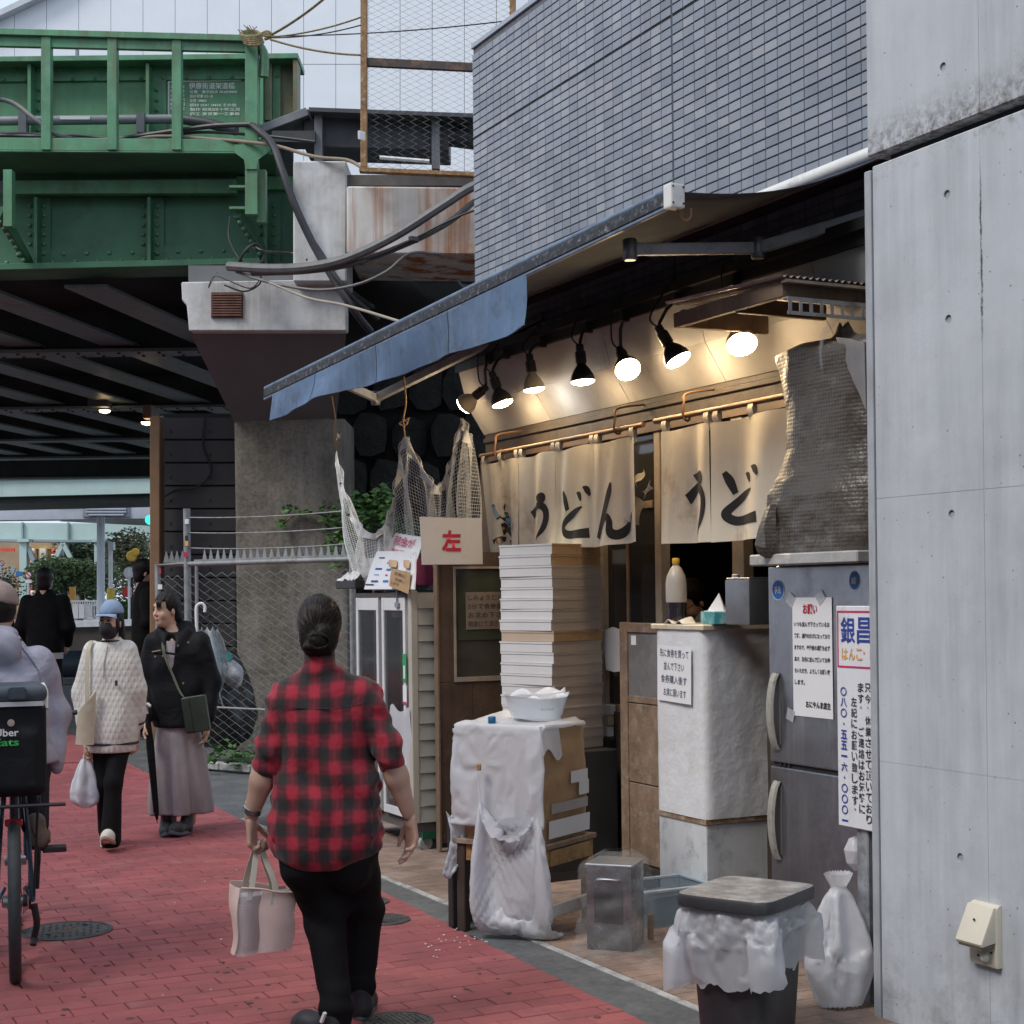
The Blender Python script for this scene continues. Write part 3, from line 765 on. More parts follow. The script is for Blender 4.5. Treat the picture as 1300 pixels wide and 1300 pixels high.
# ------------------------------------------------------------------ clip lamps under the fascia
m_lblack=mat('lamp_black',(.022,.02,.02),.45,var=.3,scale=20)
m_lwhite=mat('lamp_cream',(.55,.48,.36),.4,var=.1)
m_wire=mat('black_wire',(.012,.012,.012),.6)
def glow(name,col,s):
    if name in MATS:return MATS[name]
    m=bpy.data.materials.new(name);m.use_nodes=True;MATS[name]=m;N=m.node_tree.nodes;L=m.node_tree.links
    N.remove(N['Principled BSDF']);e=N.new('ShaderNodeEmission');e.inputs[0].default_value=(*col,1);e.inputs[1].default_value=s;L.new(e.outputs[0],N['Material Output'].inputs[0]);return m
WARM=glow('bulb_warm',(1.0,.72,.40),92.0);COOL=glow('bulb_cool',(.95,.90,.80),75.0)
LAMPS=[ # photo x, y of the lamp face, aim (world dir), shell, bulb, how to tell it apart
    (590,514,(-.35,.75,-.45),'c',WARM,.062,'cream-shelled clip lamp at the far left end, turned away'),
    (638,512,(.25,-.25,-1),'b',WARM,.064,'black clip lamp second from the left, above the drawn wasp'),
    (678,494,(.12,-.05,-1),'c',COOL,.060,'cream clip lamp third from the left with a whiter bulb'),
    (740,484,(.05,-.08,-1),'b',WARM,.064,'black clip lamp fourth from the left, hanging straight down'),
    (797,469,(-.2,-.72,-.62),'b',WARM,.066,'clip lamp fifth from the left, bright face turned to the viewer'),
    (861,457,(.3,-.42,-.85),'b',WARM,.066,'black clip lamp sixth from the left, aimed down the street'),
    (942,437,(-.25,-.62,-.80),'c',WARM,.070,'clip lamp furthest right, bright oval face under the small roof')]
for k,(px,py,aim,shell,bulb,rad,lab)in enumerate(LAMPS):
    X=4.14 if k else 4.12
    c=PX(px,py,X);aim=unit(aim)
    t=thing('clip_lamp',lab,'lamp',c,0,'clip lamps lighting the curtains')
    zax=-aim;xax=unit(np.cross(zax,V(.3,1,.2)));M=np.column_stack([xax,np.cross(zax,xax),zax]);r=rad
    b=MB();b.lathe([(r,0),(r*1.02,.008),(r*.97,.03),(r*.72,.062),(r*.42,.085),(r*.34,.1)],c=c,M=M,seg=24);b.build('shade',m_lwhite if shell=='c' else m_lblack,t,smooth=True)
    b=MB();b.lathe([(r*.985,-.0015),(r*.9,-.008),(r*.6,-.016),(0,-.019)],c=c,M=M,seg=24);b.build('bulb',bulb,t,smooth=True)
    b=MB();b.lathe([(r*.36,.098),(.03,.1),(.03,.16),(.022,.165),(.022,.2)],c=c,M=M,seg=16);b.build('socket',m_lblack,t,smooth=True)
    sb=c+M@V(0,0,.19)
    clip=V(FA[2][0]-.03,sb[1]+random.uniform(-.03,.03),2.99)
    b=MB();b.tube([sb,sb+V(.01,.01,.03),(sb+clip)/2+V(-.01,0,.02),clip],.009,8);b.build('arm',m_lblack,t,smooth=True)
    b=MB();b.box(clip+V(.0,0,.0),(.05,.035,.06));b.build('clip',m_lblack,t,bevel=.005)
    b=MB();b.tube(spline([sb,sb+V(-.02,.05,.06),clip+V(-.03,.07,.05),clip+V(0,.04,.1),clip+V(.03,.0,.08)]),.0045,6);b.build('cord',m_wire,t,smooth=True)

# ------------------------------------------------------------------ split curtains (noren)
m_linen=mat('curtain_linen',(.80,.73,.59),.9,var=.07,scale=5,bump=.3,bscale=500,streak=((.42,.33,.22),.35,6),dirt=((.48,.38,.25),.25,2.5),bdist=.002)
m_ink=mat('black_ink',(.022,.02,.02),.85,var=.2)
NX=4.20
def stroke(pts,wid,n=7):
    """brush stroke: centre line (x, y) and widths -> outline strip"""
    P=np.array(spline([(*p,w)for p,w in zip(pts,wid)],n));c=P[:,:2];w=P[:,2]
    t=np.gradient(c,axis=0);t/=np.linalg.norm(t,axis=1,keepdims=True)+1e-9;nn=np.stack([-t[:,1],t[:,0]],1)
    return np.stack([c+nn*w[:,None]/2,c+nn*w[:,None]/6,c-nn*w[:,None]/6,c-nn*w[:,None]/2],1)
GLYPH={
 'u':[stroke([(.34,1.0),(.5,.955),(.72,.96),(.70,.86),(.46,.835)],[.02,.14,.17,.13,.02]),
       stroke([(.16,.60),(.36,.72),(.62,.78),(.80,.66),(.82,.45),(.70,.22),(.42,.0)],[.20,.19,.17,.17,.17,.14,.02])],
 'do':[stroke([(.10,.97),(.20,.80),(.30,.56)],[.10,.17,.12]),stroke([(.78,.60),(.52,.50),(.24,.34),(.10,.19),(.26,.06),(.60,.06),(.94,.08)],[.04,.15,.15,.17,.17,.17,.20]),
        stroke([(.58,.90),(.68,.84),(.74,.72)],[.02,.13,.05]),stroke([(.78,1.0),(.90,.94),(.98,.82)],[.02,.14,.06])],
 'n':[stroke([(.48,1.0),(.42,.80),(.26,.42),(.06,.0)],[.06,.17,.17,.13]),stroke([(.07,.02),(.22,.26),(.38,.38),(.46,.28),(.48,.10),(.62,.02),(.82,.14),(.98,.40)],[.06,.11,.12,.15,.16,.18,.15,.03])]}
def noren(panels,ztop,zb,rod_pts,label,name='noren_curtain'):
    Y0,Y1=panels[0][0],panels[-1][1]
    t=thing(name,label,'curtain',(NX,(Y0+Y1)/2,zb),0,'linen shop curtains')
    MB().tube([V(NX+.0,rod_pts[0],rod_pts[1]),V(NX+.0,rod_pts[2],rod_pts[3])],.014,10).build('rod',mat('bamboo_rod',(.20,.12,.06),.6,var=.3,scale=20),t,smooth=True)
    ph=0
    for pi,(ya,yb,g,gz,gap)in enumerate(panels): # ya > yb: from left to right in the picture
        w=ya-yb;ph+=1.7
        def cloth(s,v,ya=ya,w=w,ph=ph,gap=gap,pi=pi): # s 0..1 left to right, v 0..1 top to bottom
            amp=.010+.016*v
            en=math.sin(math.pi*s)**.7;x=NX-.012-en*(amp*1.2*math.sin(5.2*s+ph)+.012*math.sin(11*s+2*ph+2*v)*(.4+v))
            if pi==0 and gap<0:x+=.05*v*(1-s)
            y=ya-w*s-gap*max(0,v-.35)*(s-.5)*.05
            zb_=zb+.02*math.sin(ph*2)*(s-.5)
            return V(x,y,ztop+(zb_-ztop)*v-.006*math.sin(math.pi*s*2)*(1-v))
        Gc=np.array([[cloth(i/26,j/22)for i in range(27)]for j in range(23)])
        b=MB();b.grid(Gc,.0012);p=b.build('curtain_panel',m_linen,t,smooth=True)
        for q in np.linspace(.06,.94,2 if w<.5 else 3):
            top=cloth(q,0)
            b=MB();hw=.02
            pth=[(-.002,-.035),(-.010,.0),(-.018,.03),(-.012,.052),(.0,.06),(.012,.052),(.014,.03),(.006,-.02)]
            b.grid([[V(NX+dx,top[1]-sgn*hw,top[2]+dz)for sgn in(-1,1)]for dx,dz in pth],.001);b.build('hanging_loop',m_linen,p,smooth=True)
        if g=='wasp':
            def put(shapes,m,nm,off):
                b=MB()
                for sh in shapes:b.add([cloth(*q)+V(-off,0,0)for q in sh],[tuple(range(len(sh)))])
                b.build(nm,m,p)
            def outl(sh,k=1.12):
                c=np.mean(sh,0);return[tuple(c+(np.array(q)-c)*np.array([k+.06,k]))for q in sh]
            wing=[(.44,.62),(.62,.63),(.80,.67),(.86,.71),(.82,.76),(.70,.75),(.56,.70)];wing2=[(.46,.67),(.58,.73),(.70,.80),(.64,.84),(.54,.80),(.46,.73)];wing3=[(.26,.48),(.31,.47),(.40,.60),(.34,.62),(.30,.57)]
            body=[(.22,.86),(.30,.84),(.38,.82),(.46,.83),(.44,.88),(.34,.91),(.24,.905)]
            put([outl(wing),outl(wing2),outl(wing3,1.2),body,[(.40,.68),(.46,.68),(.48,.78),(.42,.82)],[(.47,.56),(.54,.56),(.57,.62),(.50,.63)],[(.49,.56),(.47,.50),(.51,.46),(.52,.47),(.50,.51)],[(.60,.66),(.66,.58),(.71,.57),(.67,.60),(.62,.66)]],m_ink,'wasp_outline',.003)
            put([wing,wing2,wing3],mat('wing_blue',(.24,.38,.50),.8),'wasp_wing',.0042)
            put([[(.29,.855),(.315,.85),(.33,.90),(.305,.905)],[(.36,.84),(.385,.835),(.40,.885),(.375,.89)],[(.41,.72),(.45,.72),(.45,.75),(.42,.755)]],mat('wasp_orange',(.5,.24,.04),.8),'wasp_stripe',.0042)
            put([[(.49,.575),(.54,.575),(.555,.61),(.50,.61)]],mat('wasp_green',(.06,.24,.17),.8),'wasp_eye',.0045)
            b=MB()
            for st in(stroke([(.52,.885),(.58,.88)],[.03,.02]),stroke([(.55,.90),(.54,.96),(.62,.955),(.63,.91)],[.03]*4),stroke([(.66,.93),(.68,.97)],[.03,.03]),stroke([(.77,.90),(.78,.955),(.72,.965),(.82,.96)],[.03]*4),stroke([(.76,.975),(.78,1.0),(.70,.995)],[.03]*3)):
                b.grid(np.array([[cloth(float(q[0]),min(1,float(q[1])))+V(-.003,0,0)for q in row]for row in st]))
            b.build('brush_lettering',m_ink,p)
        elif g:
            gx0,gx1,gv0,gv1=gz
            for st in GLYPH[g]:
                b=MB()
                b.grid(np.array([[cloth(float(gx0+(gx1-gx0)*q[0]),float(gv1+(gv0-gv1)*q[1]))+V(-.0032,0,0)for q in row]for row in st]));b.build('brush_stroke',m_ink,p)
    return t
def yy_(px):return float(PX(px,640,NX)[1])
n1=noren([(yy_(614),yy_(661),'wasp',None,-1),(yy_(661.5),yy_(708),'u',(.14,.92,.44,.90),.3),(yy_(708.5),yy_(757),'do',(.16,.92,.41,.90),.2),(yy_(757.5),yy_(808),'n',(.10,.86,.40,.92),.6)],2.35,1.80,(yy_(611),2.405,yy_(818),2.405),
     'pale linen curtain with three brush characters and a drawn wasp, above the box stack')
n2=noren([(yy_(843),yy_(904),'u',(.38,.98,.42,.93),.5),(yy_(906),yy_(1012),'do',(.10,.62,.41,.86),.3)],2.35,1.785,(yy_(833),2.41,yy_(1030),2.41),
     'pale linen curtain with two brush characters beside the wrapped bundle')
# cloth ties and hooks holding the rods
for px,nm in((632,0),(784,1),(872,2)):
    y=yy_(px);h=MB().tube(spline([V(TX-.03,y+.03,2.55),V(NX+.02,y+.02,2.52),V(NX-.01,y,2.47),V(NX-.015,y,2.40),V(NX+.01,y-.01,2.385),V(NX+.02,y-.01,2.43)]),.006,6)
    tag(h.build('rod_hook',mat('rusty_wire',(.16,.08,.04),.7,metal=.3),smooth=True),('bent wire hook holding the far end of the first curtain rod','wire hook tied at the right end of the first curtain rod','rusty wire hook at the left end of the second curtain rod')[nm],'hook','wire hooks on the curtain rods')
# scraps of paper tucked between the curtains
for k,(px,py,w,h,a,lab)in enumerate([(812,606,.10,.05,.9,'upper'),(822,622,.11,.05,-.5,'middle'),(806,648,.10,.13,.5,'lowest, widest')]):
    c=PX(px,py,NX+.03);M=Rx(a)@Rz(.4*k-.4)
    b=MB();b.grid([[c+M@V(-.02*math.sin(3*(u+v)),(u-.5)*w,(v-.5)*h)for u in np.linspace(0,1,6)]for v in np.linspace(0,1,6)],.001)
    tag(b.build('paper_scrap',mat('old_paper',(.5,.45,.36),.85,var=.15),smooth=True),lab+' of the crumpled paper scraps tucked between the two curtains','paper','paper scraps between the curtains')

# ------------------------------------------------------------------ draped net left of the shop
m_net=mat('net_cord',(.55,.56,.56),.8,var=.2,scale=20)
m_hem=mat('net_hem',(.60,.60,.60),.6,var=.12,scale=10,dirt=((.35,.27,.18),.5,8))
nt=thing('draped_net','pale grey net hung in loops left of the curtains','net',tuple(PX(520,740,4.0)))
def npt(px,py,x):return PX(px,py,x)
top=np.array(spline([npt(428,572,3.86),npt(437,618,3.84),npt(452,660,3.80),npt(476,678,3.74),npt(494,655,3.78),npt(503,610,3.86),npt(514,555,3.90),npt(533,588,3.92),npt(552,615,3.90),npt(562,612,3.96),npt(576,575,4.0),npt(587,532,4.04),npt(594,548,4.06),npt(598,556,4.08)],10))
bot=np.array(spline([npt(455,742,3.80),npt(462,745,3.76),npt(468,748,3.74),npt(480,750,3.72),npt(500,752,3.76),npt(520,752,3.82),npt(535,752,3.88),npt(550,752,3.9),npt(562,750,3.92),npt(570,748,3.96),npt(580,746,4.0),npt(588,744,4.03),npt(594,742,4.05),npt(598,740,4.07)],10))
n=len(top);nv=44
nb=MB();S=np.zeros((nv,n,3))
for i in range(nv):
    t=i/(nv-1)
    for j in range(n):
        S[i,j]=top[j]*(1-t)+bot[j]*t+V(-1,.2,0)*(.05*math.sin(math.pi*t)*math.sin(j*.33)+.02*math.sin(j*.8+4*t))+V(0,0,-.02*math.sin(math.pi*t))
for j in range(n):
    nb.tube(S[::2,j],.0016,3,cap=False)
    if j<n-1:
        nb.tube((S[::2,j]+S[::2,j+1])/2,.0016,3,cap=False)
for i in range(nv):nb.tube(S[i],.0016,3,cap=False)
nb.build('netting',m_net,nt,kind='stuff',fix=False)
b=MB();b.grid(np.stack([top+V(-.004,0,.004),top*.62+S[3]*.38+V(-.006,0,-.012),S[2]+V(-.006,0,-.018)]),.002);b.build('hem_band',m_hem,nt,smooth=True)
for j in(8,17,38,47,88,101,113):eyelet(S[1,min(j,n-1)]+V(-.012,-.006,-.01),.010,nt)
for(a,c2,lab)in((W(421,503,9.75),top[0],'left'),(W(513,478,9.5),top[60],'middle')):
    r=MB().tube(spline([a,a*.6+c2*.4+V(.01,0,0),a*.3+c2*.7+V(-.008,0,0),c2]),.005,6)
    for k in range(3):r.tube(spline([c2+V(0,0,.07),c2+V(random.uniform(-.03,.03),random.uniform(-.04,.04),.09),c2+V(random.uniform(-.04,.04),random.uniform(-.05,.05),.12)],4),.0035,5)
    tag(r.build('tie_rope',m_twine,smooth=True),lab+' twine tying the draped net up to the awning','rope','twine ties of the net')
# ------------------------------------------------------------------ things standing in front of the shop
def cf(p,s,a):
    d=mnoise.voronoi(Vector([float(c)*s for c in p]))[0];e=mnoise.voronoi(Vector([float(c)*s*2.1+9 for c in p]))[0];return-a*((d[1]-d[0])+.5*(e[1]-e[0])-.4)
def film(P,wrap,pins,colliders,frames=40,pressure=0.0,bend=.08,mass=.06,close=False,selfc=False):
    """let thin plastic film fall and fold under gravity over the given solids; returns the settled points"""
    P=np.asarray(P,float);n,m=P.shape[:2];b=MB();b.grid(P,0,wrap=wrap)
    if close:b.f.append([(n-1)*m+k for k in range(m)][::-1])
    me=b.mesh('film');o=link('film',me);tmp=[o]
    if pins:vg=o.vertex_groups.new(name='pin');vg.add(pins,1.0,'ADD')
    md=o.modifiers.new('c','CLOTH');st=md.settings;st.quality=5;st.mass=mass;st.tension_stiffness=st.compression_stiffness=12;st.shear_stiffness=4;st.bending_stiffness=bend;st.air_damping=1.5
    if pins:st.vertex_group_mass='pin'
    if pressure:st.use_pressure=True;st.uniform_pressure_force=pressure
    cs=md.collision_settings;cs.collision_quality=3;cs.distance_min=.006;cs.use_self_collision=selfc;cs.self_distance_min=.005;cs.friction=20
    md.point_cache.frame_start=1;md.point_cache.frame_end=frames
    for c in colliders:
        co=link('solid',c.mesh('solid'));cm=co.modifiers.new('k','COLLISION');co.collision.thickness_outer=.006;co.collision.cloth_friction=20;tmp.append(co)
    SC.frame_start,SC.frame_end=1,frames
    for f in range(1,frames+1):SC.frame_set(f)
    ev=o.evaluated_get(bpy.context.evaluated_depsgraph_get());q=np.zeros(len(ev.data.vertices)*3);ev.data.vertices.foreach_get('co',q)
    for t in tmp:bpy.data.objects.remove(t)
    SC.frame_set(1);return q.reshape(n,m,3)
def wr(p,s,a):
    v=Vector([float(c)*s for c in p]);return a*(abs(mnoise.noise(v))*2-.5+.5*(abs(mnoise.noise(v*2.3))*2-.5))
m_poly=mat('white_plastic_bag',(.82,.83,.86),.3,var=.03,scale=5,spec=.5,bump=.3,bscale=16,bdist=.008)
N,L,pb=mnode(m_poly);tl=N.new('ShaderNodeBsdfTranslucent');tl.inputs[0].default_value=(.8,.82,.86,1);ms=N.new('ShaderNodeMixShader');ms.inputs[0].default_value=.5
L.new(pb.outputs[0],ms.inputs[1]);L.new(tl.outputs[0],ms.inputs[2]);tr_=N.new('ShaderNodeBsdfTransparent');m2=N.new('ShaderNodeMixShader');m2.inputs[0].default_value=.16;L.new(ms.outputs[0],m2.inputs[1]);L.new(tr_.outputs[0],m2.inputs[2]);L.new(m2.outputs[0],N['Material Output'].inputs[0])
m_clear=mat('clear_film',(.85,.87,.9),.10,var=.03,alpha=.075,spec=.9,bump=.5,bscale=16,bdist=.02)
m_hazy=mat('hazy_plastic',(.72,.76,.82),.3,var=.05,alpha=.55,spec=.5)
m_steel=mat('dull_steel',(.33,.34,.365),.33,metal=.85,var=.2,scale=3,dirt=((.16,.155,.17),.5,3),streak=((.6,.6,.62),.6,11),bump=.06,bscale=30)
m_kraft=mat('kraft_card',(.36,.23,.12),.85,var=.12,scale=6,dirt=((.25,.15,.07),.4,7),bump=.15,bscale=60)
m_boxw=mat('white_card',(.60,.60,.60),.75,var=.05,scale=5,bump=.08,bscale=60)
m_boxg=mat('shaded_side_card',(.37,.31,.255),.85,var=.06,scale=5,bump=.08,bscale=60)  # darker, warmer card: shade on the stack's right-hand faces put into the colour
m_boxt=mat('tan_card',(.47,.37,.28),.8,var=.08,scale=5)
m_paper=mat('white_paper',(.74,.74,.75),.7,var=.03)
m_red=mat('red_print',(.42,.015,.04),.7);m_blk=mat('black_print',(.02,.02,.025),.7);m_nav=mat('navy_print',(.02,.045,.28),.6);m_org=mat('orange_print',(.75,.38,.08),.6);m_mag=mat('crimson_print',(.5,.03,.12),.6);m_bluep=mat('blue_print',(.02,.16,.48),.6)
YN=V(0,-1,0);XN=V(-1,0,0);UP=V(0,0,1)
RIGHT_S=V(0,-1,0) # reading direction on faces that look to the street
RIGHT_N=V(1,0,0) # reading direction on faces that look to the camera along the street

# steel refrigerator -------------------------------------------------
FX=4.0
fr=thing('refrigerator','tall dull steel two-door refrigerator beside the concrete wall','refrigerator',(FX+.3,5.15,0))
FY0,FY1=4.72,5.492
MB().bar((FX+.035,FY0,.06),(FX+.62,FY1-.004,1.655)).build('cabinet',m_steel,fr,bevel=.006)
def fdoor(z0,z1,hz0,hz1):
    d=MB().bar((FX,FY0,z0),(FX+.032,FY1,z1)).build('door',m_steel,fr,bevel=.006,seg=2)
    yh=FY1-.055
    pth=[V(FX-.003-.035*math.sin(math.pi*t)**.6,yh,hz0+(hz1-hz0)*t)for t in np.linspace(0,1,13)]
    g=[]
    for q in pth:
        g.append([q+V(.0,.022,0),q+V(-.010,.016,0),q+V(-.010,-.016,0),q+V(0,-.022,0),q+V(.008,0,0)])
    b=MB();b.grid(np.array(g),0,wrap=True);b.build('handle',mat('handle_putty',(.33,.32,.28),.5,var=.15,scale=20,dirt=((.15,.14,.12),.4,20)),d,smooth=True)
    MB().bar((FX-.002,yh-.026,hz0+.02),(FX+.004,yh+.026,hz1-.02)).build('handle_recess',mat('recess_dark',(.1,.1,.1),.5),d)
    return d
du=fdoor(.815,1.648,.87,1.195);dl=fdoor(.10,.795,.40,.735)
MB().bar((FX+.012,FY0,.796),(FX+.03,FY1-.01,.814)).build('door_gap',mat('gap_dark',(.02,.02,.02),.7),fr)
for k in range(3):MB().bar((FX+.004,5.42-k*.03,.798),(FX+.012,5.435-k*.03,.812)).build('hinge_clip',m_wire,fr)
def oval(c,ry,rz_,m,parent,off=.0015,name='disc'):
    b=MB();b.add([V(c[0]-off,c[1]+ry*math.cos(a),c[2]+rz_*math.sin(a))for a in np.linspace(0,2*math.pi,28,endpoint=False)],[tuple(range(28))]);return b.build(name,m,parent)
for(px,py,ry,rz_,lab)in((988,749,.040,.040,'round blue and white sticker at the left of the refrigerator door'),(1085,737,.030,.036,'oval blue sticker at the upper right of the refrigerator door')):
    c=PX(px,py,FX);t=thing('sticker',lab,'sticker',c,0,'stickers on the refrigerator')
    oval(c,ry*1.12,rz_*1.1,m_paper,t,.0012,'backing');oval(c,ry,rz_,m_bluep,t,.0022,'print')
    text('認' if px>1000 else '手洗',ry*1.1,rz_*.8,c+V(-.0022,ry*.55,-rz_*.4),RIGHT_S,UP,m_paper,t,bold=.02)
# notice taped to the door
def sheet(name,label,cat,c,w,h,xd,yd,m,group=None,curl=.004,thick=.0008,tilt=0.0):
    """a sheet of paper: lower-left corner c, axes xd, yd; returns the thing and a mapper"""
    xd=unit(xd);yd=unit(yd);nn=np.cross(xd,yd)
    if tilt:
        x2=xd*math.cos(tilt)+yd*math.sin(tilt);yd=yd*math.cos(tilt)-xd*math.sin(tilt);xd=x2
    t=thing(name,label,cat,np.asarray(c),0,group)
    b=MB();b.grid([[np.asarray(c)+xd*w*u+yd*h*v+nn*(.001+curl*(math.sin(3*u+2*v)**2)*.3)for u in np.linspace(0,1,7)]for v in np.linspace(0,1,7)],-thick);b.build('sheet',m,t,smooth=True)
    def at(u,v):return np.asarray(c)+xd*w*u+yd*h*v+nn*(.002+curl*.3)
    return t,at,xd,yd
c=PX(1008,908,FX-.002);cw=.262;chh=147/297.
nt2,at,xd,yd=sheet('notice','white printed notice with a red heading taped to the refrigerator','notice',c,cw,chh,RIGHT_S,UP,m_paper,curl=.002)
text('お願い',cw*.36,.042,at(.28,.86),xd,yd,m_red,nt2,bold=.03)
LN=['いつも並んで下さっているお','客様、通行の妨げになっており','ますので、歩行者の通路を必ず','あけ、左右に並んで頂いてお待','ちいただき、よろしくお願い致','します。']
for i,s in enumerate(LN):text(s,cw*(.9 if i<5 else .26),.021,at(.05,.755-i*.098),xd,yd,m_blk,nt2,bold=.025)
text('おにやんま店主',cw*.62,.03,at(.33,.075),xd,yd,m_blk,nt2,bold=.035)
for dx,dz,ang in((-.01,chh-.03,.6),(.19,chh-.02,.9),(-.02,-.02,.3)):
    b=MB();b.box(c+V(-.0035,-dx,dz+.02),(.0006,.05,.05),Rx(ang));b.build('tape',mat('clear_tape',(.55,.57,.6),.3,alpha=.5),nt2)

# small corrugated roof over the refrigerator ------------------------
rf=thing('corrugated_roof','small rusty corrugated roof on a wooden frame above the wrapped bundle','roof',(4.05,5.4,2.7))
g=[]
for i,y in enumerate(np.linspace(5.02,5.88,3)):
    g.append([V(x,y,2.795+.006*math.sin((x-3.76)*2*math.pi/.032)+.02*i)for x in np.linspace(3.74,4.26,110)])
b=MB();b.grid(g,.0012);b.build('corrugated_sheet',mat('weathered_sheet',(.30,.29,.28),.55,metal=.3,var=.3,scale=9,dirt=((.12,.07,.05),.6,8)),rf,smooth=True)
MB().bar((3.77,5.06,2.72),(3.80,5.86,2.785)).build('edge_beam',m_midwood,rf,bevel=.003)
MB().bar((3.80,5.06,2.715),(4.26,5.10,2.78)).build('cross_beam',m_midwood,rf,bevel=.003)
MB().bar((3.80,5.40,2.715),(4.26,5.43,2.78)).bar((3.80,5.82,2.72),(4.26,5.85,2.80)).build('rear_beam',m_midwood,rf,bevel=.003)
MB().bar((3.76,5.02,2.772),(4.28,5.05,2.784)).build('sheet_batten',m_palewood,rf)
b=MB()
for k in range(9):b.bar((3.78+k*.052,5.03,2.66),(3.795+k*.052,5.033,2.70))
b.bar((3.775,5.03,2.70),(4.26,5.034,2.714));b.bar((3.775,5.03,2.646),(4.26,5.034,2.66));b.bar((3.775,5.03,2.714),(4.26,5.07,2.717))
b.build('slotted_angle',mat('galvanised',(.42,.44,.45),.45,metal=.6,var=.2,scale=14,dirt=((.25,.22,.2),.4,10)),rf)
# bundle in bubble wrap
m_bub=mat('bubble_wrap',(.088,.074,.058),.40,var=.4,scale=2.6,spec=.45,dirt=((.065,.062,.062),.7,2.6),dirt2=((.17,.165,.16),.32,5))
N,L,pb=mnode(m_bub);vo=N.new('ShaderNodeTexVoronoi');vo.inputs['Scale'].default_value=62;vo.inputs['Randomness'].default_value=.12;tc=N.new('ShaderNodeTexCoord');L.new(tc.outputs['Object'],vo.inputs['Vector'])
nz=N.new('ShaderNodeTexNoise');nz.inputs['Scale'].default_value=14;nz.inputs['Detail'].default_value=6;L.new(tc.outputs['Object'],nz.inputs['Vector'])
bp=N.new('ShaderNodeBump');bp.invert=True;bp.inputs['Strength'].default_value=.7;bp.inputs['Distance'].default_value=.004;L.new(vo.outputs['Distance'],bp.inputs['Height'])
bp2=N.new('ShaderNodeBump');bp2.inputs['Strength'].default_value=.5;bp2.inputs['Distance'].default_value=.02;L.new(nz.outputs['Fac'],bp2.inputs['Height']);L.new(bp.outputs[0],bp2.inputs['Normal']);L.new(bp2.outputs[0],pb.inputs['Normal'])
bd=thing('wrapped_bundle','bulky bundle in dirty bubble wrap standing on the refrigerator','bundle',(4.1,5.1,1.66))
prof=[(1.665,.235,.33,0),(1.75,.235,.345,.0),(1.86,.24,.365,.01),(1.95,.23,.36,.015),(2.03,.205,.325,.0),(2.12,.19,.30,-.01),(2.3,.185,.295,-.01),(2.45,.19,.32,.0),(2.53,.195,.345,.01),(2.565,.12,.25,.01),(2.58,.03,.06,.02),(2.64,.015,.02,.02)]
zs_=np.linspace(prof[0][0],prof[-1][0],64);pa=np.array(prof);gg=[]
for z in zs_:
    rx,ry,dy=(np.interp(z,pa[:,0],pa[:,k])for k in(1,2,3));row=[]
    for k in range(72):
        a=2*math.pi*k/72;ca,sa=math.cos(a),math.sin(a);q=(abs(ca)**3.2+abs(sa)**3.2)**(-1/3.2)
        p=V(4.13+rx*q*ca,5.10+dy+ry*q*sa,z);nn=V(ca,sa,0);p=p+nn*(wr(p*V(1,1,.35),6,.010)+wr(p*V(1,1,2.2),9,.007 if z<2.05 else .003))+V(0,0,.012*math.sin(3*a));row.append(p)
    gg.append(row)
b=MB();b.grid(gg,0,wrap=True);b.build('bubble_wrap',m_bub,bd,smooth='all')
fl=[[PX(px,py,xx)for px,py,xx in row]for row in([(985,640,3.88),(978,640,3.87),(972,645,3.90)],[(985,670,3.88),(970,668,3.84),(962,672,3.86)],[(988,695,3.89),(972,696,3.85),(958,692,3.83)],[(985,708,3.90),(973,709,3.87),(963,704,3.84)])]
b=MB();b.grid(fl,.002);b.build('loose_flap',m_bub,bd,smooth=True)
b=MB();b.tube(spline([V(4.05,5.08,2.66),V(3.99,5.06,2.6),V(3.94,5.03,2.55),V(3.93,5.02,2.45),V(3.95,5.03,2.40)]),[.022,.02,.016,.02,.015,.012,.018,.012,.01,.014,.01,.012,.01,.008,.01,.008,.006,.008,.006,.006,.005,.005,.004,.004,.003],8);b.build('knotted_end',m_clear,bd,smooth=True)
b=MB();b.bar((3.885,4.76,1.652),(4.36,5.47,1.70));b.build('tray',mat('tray_grey',(.36,.36,.35),.5,var=.2,scale=10,dirt=((.6,.58,.52),.4,14)),bd,bevel=.006)
# grey cloth hanging behind it
cl_=[[PX(px,py,xx)for px,py,xx in row]for row in([(1062,428,3.98),(1080,430,3.94),(1098,436,3.90)],[(1070,455,3.97),(1085,465,3.93),(1099,478,3.90)],[(1082,480,3.97),(1092,500,3.93),(1100,520,3.9)])]
b=MB();b.grid(cl_,.003);tag(b.build('grey_cloth',mat('grey_cloth',(.24,.235,.24),.9,var=.15,bump=.3,bscale=200),smooth=True),'grey cloth tucked between the wrapped bundle and the concrete','cloth')

# white sign board on a post ------------------------------------------
SX=3.755
sg=thing('sign_board','tall white sign board with blue and orange writing on a grey post','sign',(SX,4.58,0))
sz0,sz1,sy0,sy1=.655,1.487,4.36,4.728
MB().bar((SX,sy0,sz0),(SX+.012,sy1,sz1)).build('board',mat('sign_white',(.70,.71,.74),.4,var=.04,dirt=((.42,.40,.36),.25,4),streak=((.5,.47,.42),.3,10)),sg,bevel=.003)
MB().bar((SX+.014,4.575,0),(SX+.05,4.64,.9)).build('post',mat('post_grey',(.33,.35,.37),.5,metal=.3,var=.25,scale=8,dirt=((.1,.1,.1),.55,12)),sg,bevel=.004)
MB().bar((SX+.05,4.50,0),(SX+.10,4.53,1.2)).build('back_strut',mat('strut_dark',(.03,.03,.032),.6),sg)
def spt(y,z):return V(SX-.001,y,z)
fz0,fz1=1.262,1.462
